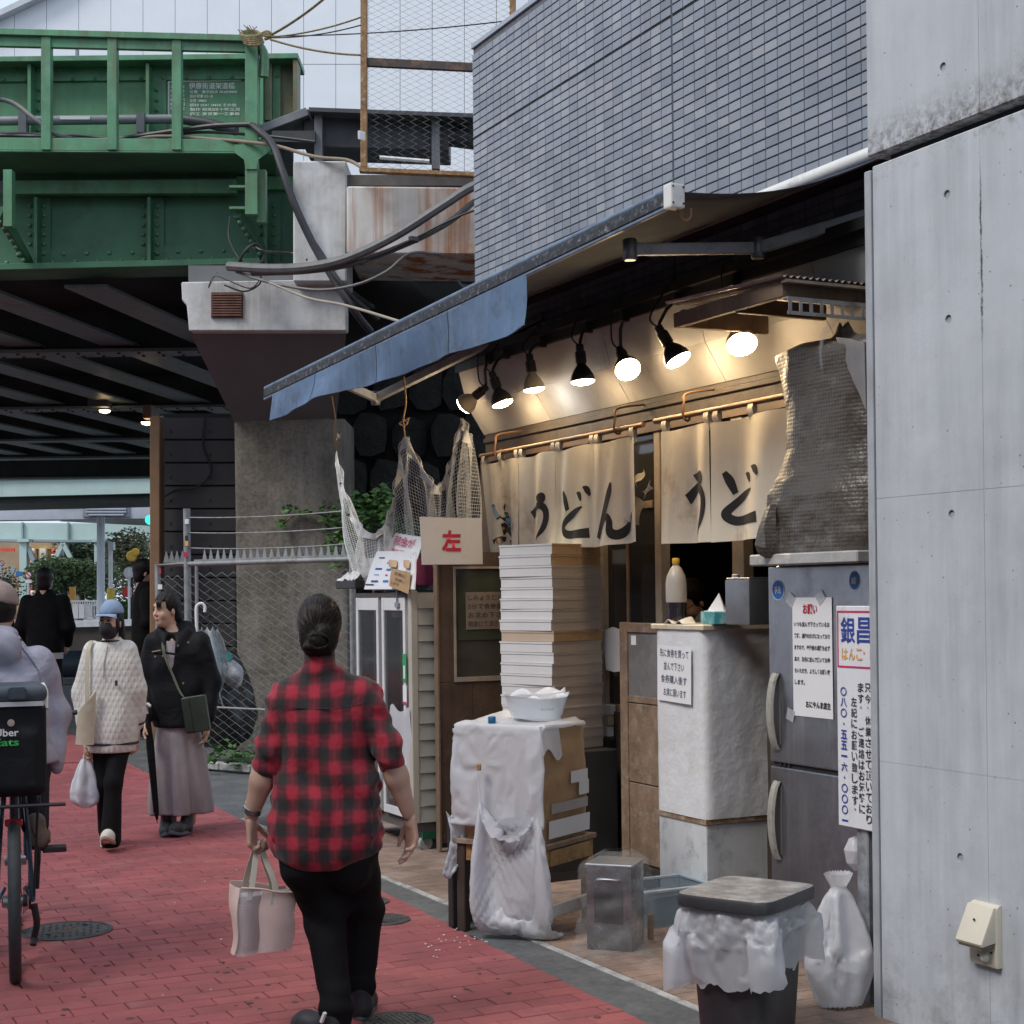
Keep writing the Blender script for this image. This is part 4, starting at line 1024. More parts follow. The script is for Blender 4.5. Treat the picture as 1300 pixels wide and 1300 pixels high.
for(y0,y1,z0,z1)in((sy0,sy1-.008,fz1,fz1+.007),(sy0,sy1-.008,fz0-.007,fz0),(sy1-.014,sy1-.008,fz0,fz1)):
    MB().bar((SX-.0018,y0,z0),(SX,y1,z1)).build('red_border',m_mag,sg)
def scol(s,y,z,w,h,m,bold=.03,nm='lettering'):
    for i,ch in enumerate(s):
        if ch in ' 　':continue
        hh=h*.84;zz=z-h*(i+1)+h*.08;wwid=w
        if ch=='・':wwid,hh,zz=w*.22,h*.22,zz+h*.3
        if ch=='一':hh,zz=h*.16,zz+h*.34
        if ch in '、。':wwid,hh,zz=w*.25,h*.22,zz+h*.5
        text(ch,wwid,hh,spt(y+wwid/2,zz),RIGHT_S,UP,m,sg,name=nm,bold=bold)
yb=sy1-.03
for i,ch in enumerate('銀昌堂'):text(ch,.082,.098,spt(yb-i*.094,1.347),RIGHT_S,UP,m_nav,sg,bold=.012)
for i,ch in enumerate('はんこ・印鑑'):
    if ch=='・':text(ch,.010,.012,spt(yb-.128,1.308),RIGHT_S,UP,m_org,sg)
    else:text(ch,.034,.044,spt(yb-.004-i*.042+(.008 if i>3 else 0),1.285),RIGHT_S,UP,m_org,sg,bold=.02)
scol('〇八〇・五五一六・〇〇〇一',yb-.012,1.185,.036,.0405,m_nav,.025)
scol('左記にお願い致します。',yb-.072,1.150,.033,.041,m_blk,.012)
scol('ます。　ご連絡はお気軽に',yb-.112,1.205,.033,.041,m_blk,.012)
scol('只今、休業させて頂いており',yb-.152,1.205,.033,.0405,m_blk,.012)
scol('ございます　勝手ながら',yb-.192,1.205,.033,.0405,m_blk,.012)

# plastic-wrapped counter cabinet with things on it -------------------
CX0,CY0=4.1,6.145
ct=thing('wrapped_counter','white counter cabinet wrapped in cloudy plastic, left of the refrigerator','cabinet',(CX0+.25,CY0+.22,0))
def crumple(mb,x0,x1,y0,y1,z0,z1,amp,s=9,nu=26,nv=30,r=.02):
    """a soft-edged wrapped block: superelliptic ring walls with crease noise"""
    cx_,cy_,hx,hy=(x0+x1)/2,(y0+y1)/2,(x1-x0)/2,(y1-y0)/2;g=[]
    for i in range(nv):
        z=z0+(z1-z0)*i/(nv-1);row=[]
        for k in range(4*nu):
            a=2*math.pi*k/(4*nu);ca,sa=math.cos(a),math.sin(a);q=(abs(ca)**14+abs(sa)**14)**(-1/14)
            p=V(cx_+hx*q*ca,cy_+hy*q*sa,z);row.append(p+V(ca,sa,0)*(cf(p*V(1,1,.4),s*.5,amp*1.4)+wr(p*V(1,1,.3),s,amp*.5)))
        g.append(row)
    mb.grid(g,0,wrap=True);return mb
m_wrap=mat('cloudy_wrap',(.66,.67,.68),.3,var=.06,scale=3,spec=.6,dirt=((.56,.54,.5),.3,4),bump=.3,bscale=14,bdist=.02)
crumple(MB(),CX0,CX0+.46,CY0,CY0+.44,.47,1.362,.0042).build('wrapped_body',m_wrap,ct,smooth='all')
MB().bar((CX0-.012,CY0-.012,1.362),(CX0+.47,CY0+.452,1.39)).build('top_board',mat('cream_board',(.58,.52,.40),.5,var=.1,dirt=((.38,.3,.2),.4,5)),ct,bevel=.005)
MB().bar((CX0+.012,CY0+.012,.02),(CX0+.45,CY0+.43,.445)).build('lower_unit',mat('enamel_white',(.55,.57,.58),.45,var=.07,streak=((.24,.26,.28),.5,14),dirt=((.3,.3,.3),.3,9)),ct,bevel=.008,seg=2)
MB().bar((CX0+.004,CY0+.004,.446),(CX0+.455,CY0+.44,.468)).build('rusty_rim',mat('rust_rim',(.22,.13,.07),.8,var=.4,scale=25,dirt=((.5,.47,.38),.5,18)),ct)
c=PX(835,888,CX0-.012);w_,h_=.30,.27
nt3,at,xd,yd=sheet('handwritten_notice','handwritten white notice taped on the wrapped counter','notice',c,w_,h_,RIGHT_S,UP,m_paper,tilt=-.03)
for i,(s,u0,u1)in enumerate((('先に食券を買って',.08,.93),('並んで下さい',.2,.8),('食券購入後す',.12,.88),('お席に願います',.2,.86))):text(s,w_*(u1-u0),.040,at(u0,.80-i*.235),xd,yd,mat('blue_black_pen',(.04,.045,.10),.7),nt3,bold=.0)
# bottle
c=np.array([CX0+.07,*PX(859,795,CX0+.07)[1:]]);c[2]=1.391
bt=thing('sauce_bottle','plastic bottle with dark sauce in its lower part and yellow cap','bottle',c)
MB().lathe([(0,0),(.046,.003),(.05,.02),(.048,.04),(.05,.055),(.048,.07),(.05,.085),(.05,.104)],c=c,seg=24).build('sauce',mat('soy_dark',(.02,.016,.022),.25,coat=.4),bt,smooth=True)
MB().lathe([(.05,.1045),(.052,.12),(.052,.2),(.046,.235),(.028,.27),(.0155,.285),(.0155,.295)],c=c,seg=24).build('bottle_wall',mat('cloudy_pet',(.50,.46,.41),.3,alpha=.85,var=.1),bt,smooth=True)
MB().lathe([(.0175,.292),(.0185,.294),(.0185,.318),(.016,.322),(0,.322)],c=c,seg=18).build('cap',mat('yellow_cap',(.65,.38,.03),.4),bt,smooth=True)
# tissue box
yv=float(PX(902,790,CX0+.05)[1]);c=V(CX0+.06,yv+.02,1.391)
tx=thing('tissue_box','teal and white tissue box with a tissue pulled up, on the counter','tissue box',c)
M=Rz(-.25)
b=MB();b.box(c+V(.05,0,.03),(.115,.19,.06),M);b.build('carton',mat('teal_carton',(.05,.27,.30),.5,var=.25,scale=8,dirt=((.55,.6,.6),.4,9)),tx,bevel=.003)
b=MB();b.box(c+V(.05,0,.062),(.09,.15,.004),M);b.build('carton_top',m_paper,tx)
g=[[c+V(.05,0,0)+M@V(.03*(1-t)*math.sin(5*u),(u-.5)*.14*(1-.75*t),.064+.085*t*(1-.3*abs(u-.3)))for u in np.linspace(0,1,12)]for t in np.linspace(0,1,9)]
b=MB();b.grid(g,.001);b.build('tissue',m_paper,tx,smooth=True)
# tin on the counter
yv=float(PX(945,790,CX0+.12)[1]);c=V(CX0+.14,yv-.02,1.391)
tn=thing('square_tin','square steel tin standing behind the tissue box on the counter','tin',c)
b=MB();b.box(c+V(0,0,.105),(.16,.17,.21),Rz(.1));b.build('can',mat('grey_tin',(.22,.225,.24),.4,metal=.6,var=.2),tn,bevel=.010,seg=2,smooth=True)
b=MB();b.box(c+V(0,0,.214),(.15,.16,.008),Rz(.1));b.build('rim',m_steel,tn,bevel=.003)
b=MB();b.lathe([(.018,0),(.018,.016),(.012,.02),(0,.02)],c=c+V(-.045,.05,.216),seg=14);b.build('spout_cap',mat('tin_cap',(.5,.5,.5),.4,metal=.7),tn,smooth=True)
# crumpled cloth
c0=PX(857,797,CX0+.0);g=[[V(CX0-.01+.10*v,c0[1]+.085-.17*u,1.394+max(0,.02*math.sin(9*u+3*v)+.012)*math.sin(math.pi*min(1,u*1.05)))for u in np.linspace(0,1,24)]for v in np.linspace(0,1,10)]
b=MB();b.grid(g,.003);tag(b.build('dishcloth',mat('dishcloth',(.62,.58,.52),.9,var=.1,bump=.4,bscale=120),smooth=True),'crumpled off-white dishcloth at the front edge of the counter','cloth')

# leaning wooden door frame -------------------------------------------
DX=4.26
ya,yb_=float(PX(787,900,DX)[1]),float(PX(840,900,DX)[1]);z1_,z0_=float(PX(800,790,DX)[2]),float(PX(800,1093,DX)[2])
wd_=thing('wooden_door','worn wooden door with a grey upper pane, standing left of the wrapped counter','door',(DX,(ya+yb_)/2,0))
m_worn=mat('worn_plank',(.20,.135,.09),.8,var=.35,scale=7,bump=.5,bscale=50,streak=((.10,.06,.04),.6,14),dirt=((.33,.27,.21),.4,9))
st=.075
MB().bar((DX,ya-st,z0_),(DX+.03,ya,z1_)).build('stile',m_worn,wd_,bevel=.004)
MB().bar((DX+.002,yb_,z1_-.055),(DX+.03,ya-st-.001,z1_-.002)).build('top_rail',m_worn,wd_,bevel=.004)
zm=float(PX(800,880,DX)[2])
MB().bar((DX+.006,yb_,zm-.05),(DX+.029,ya-st-.001,zm-.012)).build('middle_rail',m_worn,wd_,bevel=.004)
MB().bar((DX+.012,yb_,zm-.011),(DX+.018,ya-st-.001,z1_-.056)).build('pane',mat('dusty_pane',(.16,.155,.155),.35,var=.15,dirt=((.25,.24,.23),.4,4)),wd_)
for i in range(2):
    za,zb2=z0_+(zm-.051-z0_)*i/2,z0_+(zm-.051-z0_)*(i+1)/2
    MB().bar((DX+.008,yb_,za+.003),(DX+.028,ya-st-.001,zb2-.003)).build('plank',m_worn,wd_,bevel=.003)
MB().bar((DX+.008,ya-.16,z1_-.12),(DX+.011,ya-.11,z1_-.07)).build('paper_tag',m_paper,wd_)
MB().bar((DX-.02,yb_-.4,0),(DX+.25,ya+.6,z0_-.004)).build('threshold',mat('sill_black',(.025,.022,.02),.7),wd_)

# stack of flat boxes on a dark cabinet --------------------------------
bc=W(700,800,8.62);BR=CAMYAW+R(45)
MBx=Rz(BR);NB=19;BH=.0588;ZB=1.815-NB*BH
ca_=thing('dark_cabinet','low black cabinet carrying the tall stack of flat boxes','cabinet',(bc[0],bc[1],0))
b=MB();b.box((bc[0]+.02,bc[1]-.02,ZB/2),(.46,.52,ZB-.004));b.build('body',mat('cabinet_black',(.018,.017,.017),.55,var=.3),ca_,bevel=.006)
b=MB();b.box((bc[0]+.02,bc[1]-.02,.03),(.47,.53,.05));b.build('plinth',mat('sill_black',(.025,.022,.02),.7),ca_)
ordw=['topmost','second','third','fourth','fifth','sixth','seventh','eighth','ninth','tenth','eleventh','twelfth','thirteenth','fourteenth','fifteenth','sixteenth','seventeenth','eighteenth','lowest']
for i in range(NB):
    z=1.815-(i+1)*BH;jit=Rz(random.uniform(-.018,.018));o2=V(random.uniform(-.006,.006),random.uniform(-.006,.006),0)
    M=MBx@jit;base=V(bc[0],bc[1],z)+o2
    kr=i in(0,1,8)
    nm_=('kraft-sided' if i in(0,1)else 'tan' if i==8 else 'white')
    t=thing('flat_box','%s flat cardboard box, %s in the tall stack'%(nm_,ordw[i]+('' if i in(0,18)else ' from the top')),'box',base,0,'flat boxes in the tall stack')
    hs=.2
    def bx(h0,h1,s,nmx,flap=False):
        b=MB();p=np.array([(-s,-s,h0),(s,-s,h0),(s,s,h0),(-s,s,h0),(-s,-s,h1),(s,-s,h1),(s,s,h1),(-s,s,h1)])@M.T+base
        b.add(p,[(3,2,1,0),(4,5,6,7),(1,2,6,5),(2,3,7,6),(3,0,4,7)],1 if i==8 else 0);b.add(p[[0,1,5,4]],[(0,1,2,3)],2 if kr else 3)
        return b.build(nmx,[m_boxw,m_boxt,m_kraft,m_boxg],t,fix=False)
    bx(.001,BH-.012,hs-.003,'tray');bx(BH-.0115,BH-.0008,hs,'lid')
# a few more boxes at the right of the stack
for k,(z,w2)in enumerate(((.74,.20),(.80,.21),(.86,.19))):
    c=W(773,900,8.9);b=MB();b.box((c[0],c[1],z+.028),(w2,.3,.056),Rz(.06*k));tag(b.build('small_box',m_boxw if k!=1 else m_boxt,bevel=.002),('lowest of three small boxes right of the tall stack','tan box in the middle of three small boxes right of the tall stack','topmost of three small boxes right of the tall stack')[k],'box','small boxes behind the tall stack')
c=W(773,900,8.9);b=MB();b.box((c[0],c[1],.37),(.26,.34,.735));tag(b.build('black_crate',mat('cabinet_black',(.018,.017,.017),.55,var=.3),bevel=.01),'black crate stack under the small boxes beside the wooden door','crate')
g=[[PX(px,py,4.36)for px,py in row]for row in([(770,800),(779,796),(790,800)],[(769,825),(780,825),(791,826)],[(771,850),(781,853),(790,852)])]
b=MB();b.grid(g,.01);tag(b.build('hanging_bag',m_poly,smooth=True),'small white plastic bag hanging by the dark glass door','bag')
# ------------------------------------------------------------------ partition wall with a notice window, seen end-on along the street
PYP=8.50
pxl,pxr=float(PY(556,900,PYP)[0]),4.45
pw=thing('wooden_partition','dark brown wooden partition with a small window, behind the box stack','partition',((pxl+pxr)/2,PYP,0))
m_brown=mat('stained_board',(.075,.045,.028),.7,var=.35,scale=4,bump=.35,bscale=45,streak=((.03,.018,.012),.65,11),dirt=((.14,.09,.05),.35,6))
zt,zb0,zb1=1.80,float(PY(577,860,PYP)[2]),float(PY(577,722,PYP)[2])
wx0=float(PY(576,800,PYP)[0]);
xs_=np.linspace(pxl+.012,pxr,4)
for i in range(3):MB().bar((xs_[i]+.001,PYP,.06),(xs_[i+1]-.001,PYP+.03,zb0-.03)).build('board',m_brown,pw,bevel=.002)
MB().bar((pxl,PYP-.008,.02),(pxl+.011,PYP+.045,zt)).build('edge_strip',m_midwood,pw)
MB().bar((pxl+.012,PYP,zb0-.029),(wx0,PYP+.03,zt)).build('stile',m_brown,pw,bevel=.003)
MB().bar((wx0+.001,PYP,zb1+.014),(pxr,PYP+.03,zt)).build('head_board',m_brown,pw)
wf=MB().bar((wx0,PYP-.006,zb1),(pxr,PYP+.02,zb1+.013)).bar((wx0,PYP-.006,zb0-.028),(pxr,PYP+.02,zb0)).bar((wx0,PYP-.007,zb0+.001),(wx0+.014,PYP+.02,zb1-.001)).build('window',m_palewood,pw)
MB().bar((wx0+.0145,PYP+.008,zb0+.001),(pxr-.01,PYP+.012,zb1-.001)).build('pane',mat('notice_glass',(.06,.056,.046),.12,var=.3,scale=3,coat=.2),wf)
a=PY(585,795,PYP)
MB().bar((a[0]-.02,PYP+.004,zb0+.22),(pxr-.02,PYP+.0065,zb1-.05)).build('green_mat',mat('green_felt',(.035,.04,.022),.85,var=.2),wf)
nt4,at,xd,yd=sheet('window_notice','brownish handwritten notice behind the partition window','notice',V(a[0]+.035,PYP+.002,zb0+.285),.30,.225,RIGHT_N,UP,mat('brown_paper',(.20,.155,.125),.8,var=.1),curl=.0)
for i,s in enumerate(('しみょうどんに','5分で食券願い','お求め下さい','前金にて頂きます')):text(s,.27,.034,at(.05,.78-i*.235),xd,yd,m_blk,nt4,bold=.0)
# hanging board with the character for left
c0=PY(536,717,8.34);c1=PY(613,717,8.34);h_=float(PY(536,656,8.34)[2]-c0[2])
ls=thing('hanging_sign','white sign with one red character hanging below the curtain','sign',c0)
b=MB();b.hexa([c0,c1+V(0,0,.004),c1+V(0,.006,.004),c0+V(0,.006,0),c0+V(-.01,0,h_),c1+V(-.004,0,h_-.006),c1+V(-.004,.006,h_-.006),c0+V(-.01,.006,h_)]);b.build('board',mat('cream_card',(.56,.52,.49),.7,var=.05,dirt=((.48,.43,.38),.3,3)),ls)
text('左',.125,.125,c0+V(.125,-.001,h_*.28),RIGHT_N,UP,m_red,ls,bold=.045)

# ------------------------------------------------------------------ sided cabinet on castors with papers on top
KY=8.64
kx=float(PY(522,900,KY)[0]);ky1=float(PX(452,900,kx)[1])
kz0,kz1=float(PY(530,1045,KY)[2]),float(PY(530,752,KY)[2])
kb_=thing('sided_cabinet','beige sided cabinet with white glazed doors, on castors, behind the plaid walker','cabinet',(kx+.25,(KY+ky1)/2,0))
m_siding=mat('beige_siding',(.42,.40,.34),.6,var=.08,scale=4,streak=((.3,.28,.24),.3,9))
nb_=14;bh_=(kz1-kz0)/nb_
for i in range(nb_):
    z=kz0+i*bh_;b=MB();b.prism([(kx+.045,KY,z),(kx+.045,KY-.012,z+.002),(kx+.045,KY-.003,z+bh_-.002),(kx+.045,KY,z+bh_-.002)],(.42,0,0));b.build('siding_board',m_siding,kb_)
MB().bar((kx+.001,KY-.014,kz0),(kx+.044,KY+.04,kz1+.01)).build('corner_post',m_siding,kb_,bevel=.003)
MB().bar((kx+.03,KY+.001,kz0),(kx+.46,ky1,kz0+.03)).bar((kx+.43,KY+.001,kz0+.03),(kx+.46,ky1,kz1)).bar((kx+.0,KY+.041,kz1-.03),(kx+.46,ky1,kz1)).build('carcass',mat('cabinet_inside',(.07,.065,.06),.8,var=.2),kb_)
m_frw=mat('white_frame',(.60,.62,.63),.45,var=.08)
L_=ky1-KY
for f0,f1 in((.08,.49),(.55,.97)):
    y0,y1=KY+L_*f0,KY+L_*f1
    d=MB().bar((kx-.004,y0,kz0+.02),(kx+.02,y0+.035,kz1-.031)).bar((kx-.004,y1-.035,kz0+.02),(kx+.02,y1,kz1-.031)).bar((kx-.003,y0+.036,kz1-.11),(kx+.019,y1-.036,kz1-.032)).bar((kx-.003,y0+.036,kz0+.021),(kx+.019,y1-.036,kz0+.07)).build('door',m_frw,kb_,bevel=.002)
    MB().bar((kx+.006,y0+.036,kz0+.071),(kx+.009,y1-.036,kz1-.111)).build('glass',mat('cabinet_glass',(.05,.05,.05),.06,alpha=.35,coat=.3),d)
    MB().bar((kx+.07,y0+.07,kz0+.35),(kx+.2,y1-.12,kz1-.16)).build('dark_folder',mat('folder_black',(.018,.02,.024),.4),kb_)
    MB().bar((kx+.24,y0+.02,kz0+.05),(kx+.25,y1-.02,kz1-.05)).build('inner_board',mat('inner_tan',(.2,.18,.15),.7),kb_)
MB().bar((kx-.009,KY+.05,1.02+.0),(kx-.005,KY+.105,1.19)).build('green_label',mat('label_green',(.03,.30,.10),.5),kb_)
MB().bar((kx-.0105,KY+.065,1.04),(kx-.0095,KY+.09,1.12)).build('label_window',m_paper,kb_)
MB().bar((kx-.009,KY+.05,.89),(kx-.005,KY+.105,1.0)).build('white_label',m_paper,kb_)
MB().bar((kx-.0105,KY+.05,.885),(kx-.0095,KY+.105,.90)).build('label_stripe',m_mag,kb_)
MB().bar((kx+.03,KY+.0,kz0-.055),(kx+.45,ky1,kz0-.002)).build('base_frame',mat('base_dark',(.10,.09,.085),.7,var=.2),kb_)
MB().bar((kx+.06,KY-.012,kz0-.10),(kx+.40,KY+.05,kz0-.056)).build('green_beam',mat('green_beam',(.01,.09,.045),.5),kb_)
for(x,y)in((kx+.09,KY+.02),(kx+.36,KY+.03),(kx+.09,ky1-.1),(kx+.36,ky1-.1)):
    wz=.046;b=MB();b.lathe([(.012,-.016),(.04,-.016),(.046,-.01),(.046,.01),(.04,.016),(.012,.016)],c=(x,y,wz),M=Rx(math.pi/2),seg=20);cs=b.build('castor',mat('castor_grey',(.32,.32,.31),.5,var=.2,scale=30),kb_,smooth=True)
    b=MB();b.beam((x,y,wz),(x,y,kz0-.10),.03,.05,up=(0,1,0));b.build('fork',m_steel,cs)
# torn plastic film taped to the near door and a white flap inside
g=[[V(kx-.012-.02*math.sin(3*u+2*v),KY+.30-.30*u,.86-.40*v+.02*math.sin(7*u))for u in np.linspace(0,1,12)]for v in np.linspace(0,1,12)]
b=MB();b.grid(g,.001);b.build('torn_film',m_hazy,kb_,smooth=True)
# things on top
KT=kz1+.001
def kpt(px,py,X):return PX(px,py,X)
def card(name,label,cat,pts,m,thick=.004,prints=(),group=None):
    """a stiff sheet through four photo-measured corners (bl, br, tr, tl)"""
    p=[np.asarray(q)for q in pts];t=thing(name,label,cat,p[0],0,group)
    n_=unit(np.cross(p[1]-p[0],p[3]-p[0]));b=MB()
    b.grid([[p[0]*(1-u)*(1-v)+p[1]*u*(1-v)+p[2]*u*v+p[3]*(1-u)*v+n_*.006*math.sin(3*u+1)*math.sin(2.5*v)for u in np.linspace(0,1,8)]for v in np.linspace(0,1,8)],thick);b.build('sheet',m,t,smooth=True)
    xd=unit(p[1]-p[0]);w=np.linalg.norm(p[1]-p[0]);yd=unit(np.cross(n_,xd));h=(p[3]-p[0])@yd
    def at(u,v):return p[0]*(1-u)*(1-v)+p[1]*u*(1-v)+p[2]*u*v+p[3]*(1-u)*v+n_*.007
    return t,at,xd,yd,w,h
t,at,xd,yd,w,h=card('cash_notice','white sheet with red writing leaning above the cabinet','notice',[kpt(486,706,kx+.12),kpt(527,716,kx+.06),kpt(537,682,kx+.10),kpt(503,677,kx+.18)],m_paper)
text('現金が',w*.62,h*.36,at(.18,.52),xd,yd,m_mag,t,bold=.01,off=.014);text('使用不可です',w*.86,h*.28,at(.08,.10),xd,yd,m_mag,t,bold=.01,off=.014)
t,at,xd,yd,w,h=card('printed_bag','white printed plastic bag with blue marks propped on the cabinet','bag',[kpt(462,748,kx-.02),kpt(525,748,kx-.02),kpt(526,700,kx+.07),kpt(479,700,kx+.07)],mat('printed_film',(.68,.70,.74),.4,var=.05),.012)
for(u,v,du,dv,m)in((.14,.80,.15,.035,m_blk),(.13,.50,.16,.05,m_nav),(.12,.18,.15,.045,m_nav),(.38,.66,.07,.04,m_bluep),(.40,.48,.10,.05,m_bluep),(.40,.34,.05,.04,m_mag),(.38,.18,.11,.05,m_bluep),(.02,.10,.18,.03,m_blk),(.14,.36,.12,.02,m_bluep)):
    b=MB();b.add([at(u,v),at(u+du,v),at(u+du,v+dv),at(u,v+dv)],[(0,1,2,3)]);b.build('print_mark',m,t)
t,at,xd,yd,w,h=card('cardboard_note','torn brown cardboard note with pencilled writing on the printed bag','note',[kpt(494,744,kx-.04),kpt(518,754,kx-.045),kpt(520,726,kx-.005),kpt(498,722,kx+.0)],m_kraft)
text('左側に',w*.6,h*.2,at(.2,.7),xd,yd,m_blk,t);text('お願い',w*.5,h*.16,at(.3,.42),xd,yd,m_blk,t);text('します',w*.4,h*.16,at(.1,.18),xd,yd,m_blk,t)
for k,(pa_,pb2)in enumerate((((494,720),(503,711)),((513,721),(519,711)))):
    t,at,xd,yd,w,h=card('tape_piece',('left' if k==0 else 'right')+' square of brown tape on the printed bag','tape',[kpt(pa_[0],pa_[1],kx+.012),kpt(pb2[0],pa_[1],kx+.012),kpt(pb2[0],pb2[1],kx+.032),kpt(pa_[0],pb2[1],kx+.032)],mat('tape_tan',(.45,.30,.17),.5),.002,group='brown tape on the printed bag')
c=kpt(536,738,kx+.2);b=MB();b.box(c+V(.03,.02,.06),(.22,.16,.17),Rz(.1));mg=b.build('magenta_carton',mat('magenta_card',(.30,.05,.17),.6,var=.1,dirt=((.2,.03,.1),.3,6)),bevel=.003);tag(mg,'magenta carton on the cabinet behind the hanging sign','carton')
c=kpt(441,745,kx+.02)
tr=thing('paper_tray','dark tray with crumpled printed paper at the far end of the cabinet','tray',c)
b=MB();b.box(c+V(.06,-.06,.015),(.2,.36,.055));b.build('tray',mat('tray_black',(.03,.028,.028),.6),tr,bevel=.005)
g=[[c+V(-.04+.18*v,.12-.36*u,.05+.07*v+wr((u*2,v*2,1),2.2,.03))for u in np.linspace(0,1,14)]for v in np.linspace(0,1,10)]
b=MB();b.grid(g,.003);b.build('crumpled_paper',mat('grey_print_paper',(.52,.52,.53),.8,var=.2,scale=18),tr,smooth=True)
g=[[c+V(.12+.02*v,.06-.24*u,.10+.09*v)for u in np.linspace(0,1,6)]for v in np.linspace(0,1,4)]
b=MB();b.grid(g,.004);b.build('upright_flap',m_boxw,tr)
b=MB();cc=PX(504,768,kx-.012);b.box(cc,(.012,.055,.03));b.tube([cc+V(0,0,.01),cc+V(.0,0,.09)],.006,6);tag(b.build('bulldog_clip',m_steel,bevel=.002),'steel bulldog clip hanging on the white cabinet door','clip')
b=MB();b.bar((kx+.10,KY+.06,kz0+.02),(kx+.40,KY+.35,kz0+.36));tag(b.build('cream_tub',mat('cream_tub',(.62,.58,.5),.5),bevel=.02),'cream plastic tub inside the foot of the cabinet','tub')

# ------------------------------------------------------------------ table with plastic-draped carton
TH=R(33);MC=Rz(CAMYAW-TH);tc_=G(668,1178);tc_=V(tc_[0],tc_[1],0)
tbl=thing('rough_table','rough wooden table with yellowed legs under the draped carton','table',tc_,CAMYAW-TH)
m_yw=mat('yellowed_wood',(.34,.20,.07),.7,var=.3,scale=9,dirt=((.06,.04,.025),.6,11),bump=.2,bscale=60)
def tp(x,y,z):return tc_+MC@V(x,y,0)+V(0,0,z)
TZ=.43
b=MB();b.box(tp(0,0,TZ-.012),(.50,.46,.024),MC);b.build('table_top',m_worn,tbl,bevel=.003)
for sx,sy in((-1,-1),(1,-1),(1,1),(-1,1)):
    b=MB();b.box(tp(sx*.215,sy*.195,(TZ-.025)/2),(.045,.045,TZ-.026),MC);b.build('leg',m_yw if sx>0 else m_dkwood,tbl,bevel=.004)
b=MB();b.box(tp(0,-.195,TZ-.065),(.38,.022,.07),MC);b.build('apron',m_yw,tbl)
b=MB();b.box(tp(.235,0,TZ-.065),(.022,.34,.07),MC);b.build('apron',m_yw,tbl)
b=MB();b.box(tp(.243,.0,.13),(.02,.43,.055),MC);b.build('stretcher',mat('white_slat',(.55,.55,.54),.6,dirt=((.35,.33,.3),.4,8)),tbl,bevel=.003)
b=MB();b.box(tp(-.30,-.10,.25),(.03,.16,.50),MC);tag(b.build('black_plank',mat('plank_black',(.03,.028,.03),.6,var=.3,scale=6),bevel=.004),'short black plank standing left of the draped table','plank')
cz0,cz1=TZ+.002,.945
cart=thing('carton','tall brown carton with white tape on the table','carton',tc_+V(0,0,TZ),CAMYAW-TH)
g=[]
for i in range(22):
    z=cz0+(cz1-cz0)*i/21;row=[]
    for k in range(80):
        a=2*math.pi*k/80;ca,sa=math.cos(a),math.sin(a);q=(abs(ca)**12+abs(sa)**12)**(-1/12);bul=.012*math.sin(math.pi*i/21)
        p=tp((.215+bul)*q*ca,(.20+bul)*q*sa,z);row.append(p+(MC@V(ca,sa,0))*wr(p,8,.006))
    g.append(row)
b=MB();b.grid(g,0,wrap=True);b.build('sides',m_kraft,cart,smooth='all')
b=MB();b.box(tp(0,0,cz1-.01),(.40,.37,.012),MC);b.build('top',m_kraft,cart)
for(y0,y1,z0,z1,m)in((.02,.17,.68,.735,m_boxw),(.09,.18,.62,.685,m_boxw),(-.15,.17,.56,.605,mat('silver_tape',(.30,.27,.25),.4)),(-.17,.19,.45,.53,m_boxw)):
    b=MB();b.grid([[tp(.2305+.006*math.sin(math.pi*(z-cz0)/(cz1-cz0))+.0025,y,z)for y in np.linspace(y0,y1,4)]for z in np.linspace(z0,z1,4)],-.001);b.build('tape',m,cart)
# white sheet draped over carton
tri=lambda t:abs((t%1.0)-.5)*2
cbx=MB().box(tp(0,0,(cz0+cz1)/2),(.455,.425,cz1-cz0),MC);tbx=MB().box(tp(0,0,TZ-.02),(.50,.46,.04),MC);gbx=MB().box(tp(0,0,-.05),(3,3,.1),MC)
nu_,nv_,r_=50,66,.0125
P0=np.array([[tp(-.355+r_*j,.155-r_*i,cz1+.03+cf((i*.1,j*.1,0),.3,.05)+wr((i*.05,j*.05,3),.9,.03))for j in range(nu_)]for i in range(nv_)])
P1=film(P0,False,[i*nu_+j for i in range(0,5)for j in range(13,nu_-6,5)],[cbx,tbx,gbx],frames=50)
b=MB();b.grid(P1,.0015);dr=b.build('plastic_sheet',m_poly,smooth='all');tag(dr,'crumpled white plastic sheet draped over the carton on the table','plastic sheet')
g=[[tp(.215+.02*v,-.236+.16*u,cz1+.008-(.13-.03*math.sin(6*u))*v)+V(0,0,.004)for u in np.linspace(0,1,8)]for v in np.linspace(0,1,6)]
b=MB();b.grid([[p+MC@V(.016,0,0)for p in r_]for r_ in g],.002);tag(b.build('sheet_corner',m_poly,smooth=True),'white cloth corner folded over the right edge of the carton','cloth')
# big white bag hung on the carton's left face
Zb=float((tp(-.1,-.25,.6)-CAM)@fwd)
pa_,pb_=W(606,975,Zb-.035),W(688,991,Zb-.13);xd_=unit(pb_-pa_);mid_=(pa_+pb_)/2;hw_=np.linalg.norm(pb_-pa_)/2;nf=unit(np.cross(xd_,UP));nf=nf if nf@fwd<0 else-nf
nk,nv_=64,50;P0=np.zeros((nv_,nk,3))
for i in range(nv_):
    v=i/(nv_-1);w_=hw_+(.205-hw_)*min(1,v*2.5);dp_=.125*(1-v)**.6+.012
    for k in range(nk):
        a=2*math.pi*k/nk;P0[i,k]=mid_-UP*(.64*v)+xd_*(-w_*math.cos(a)+.03*v)+nf*(dp_*math.sin(a)+dp_+.012+.05*v)+nf*.004*math.sin(k*2.1+i)
P0[0,0]=pa_;P0[0,nk//2]=pb_
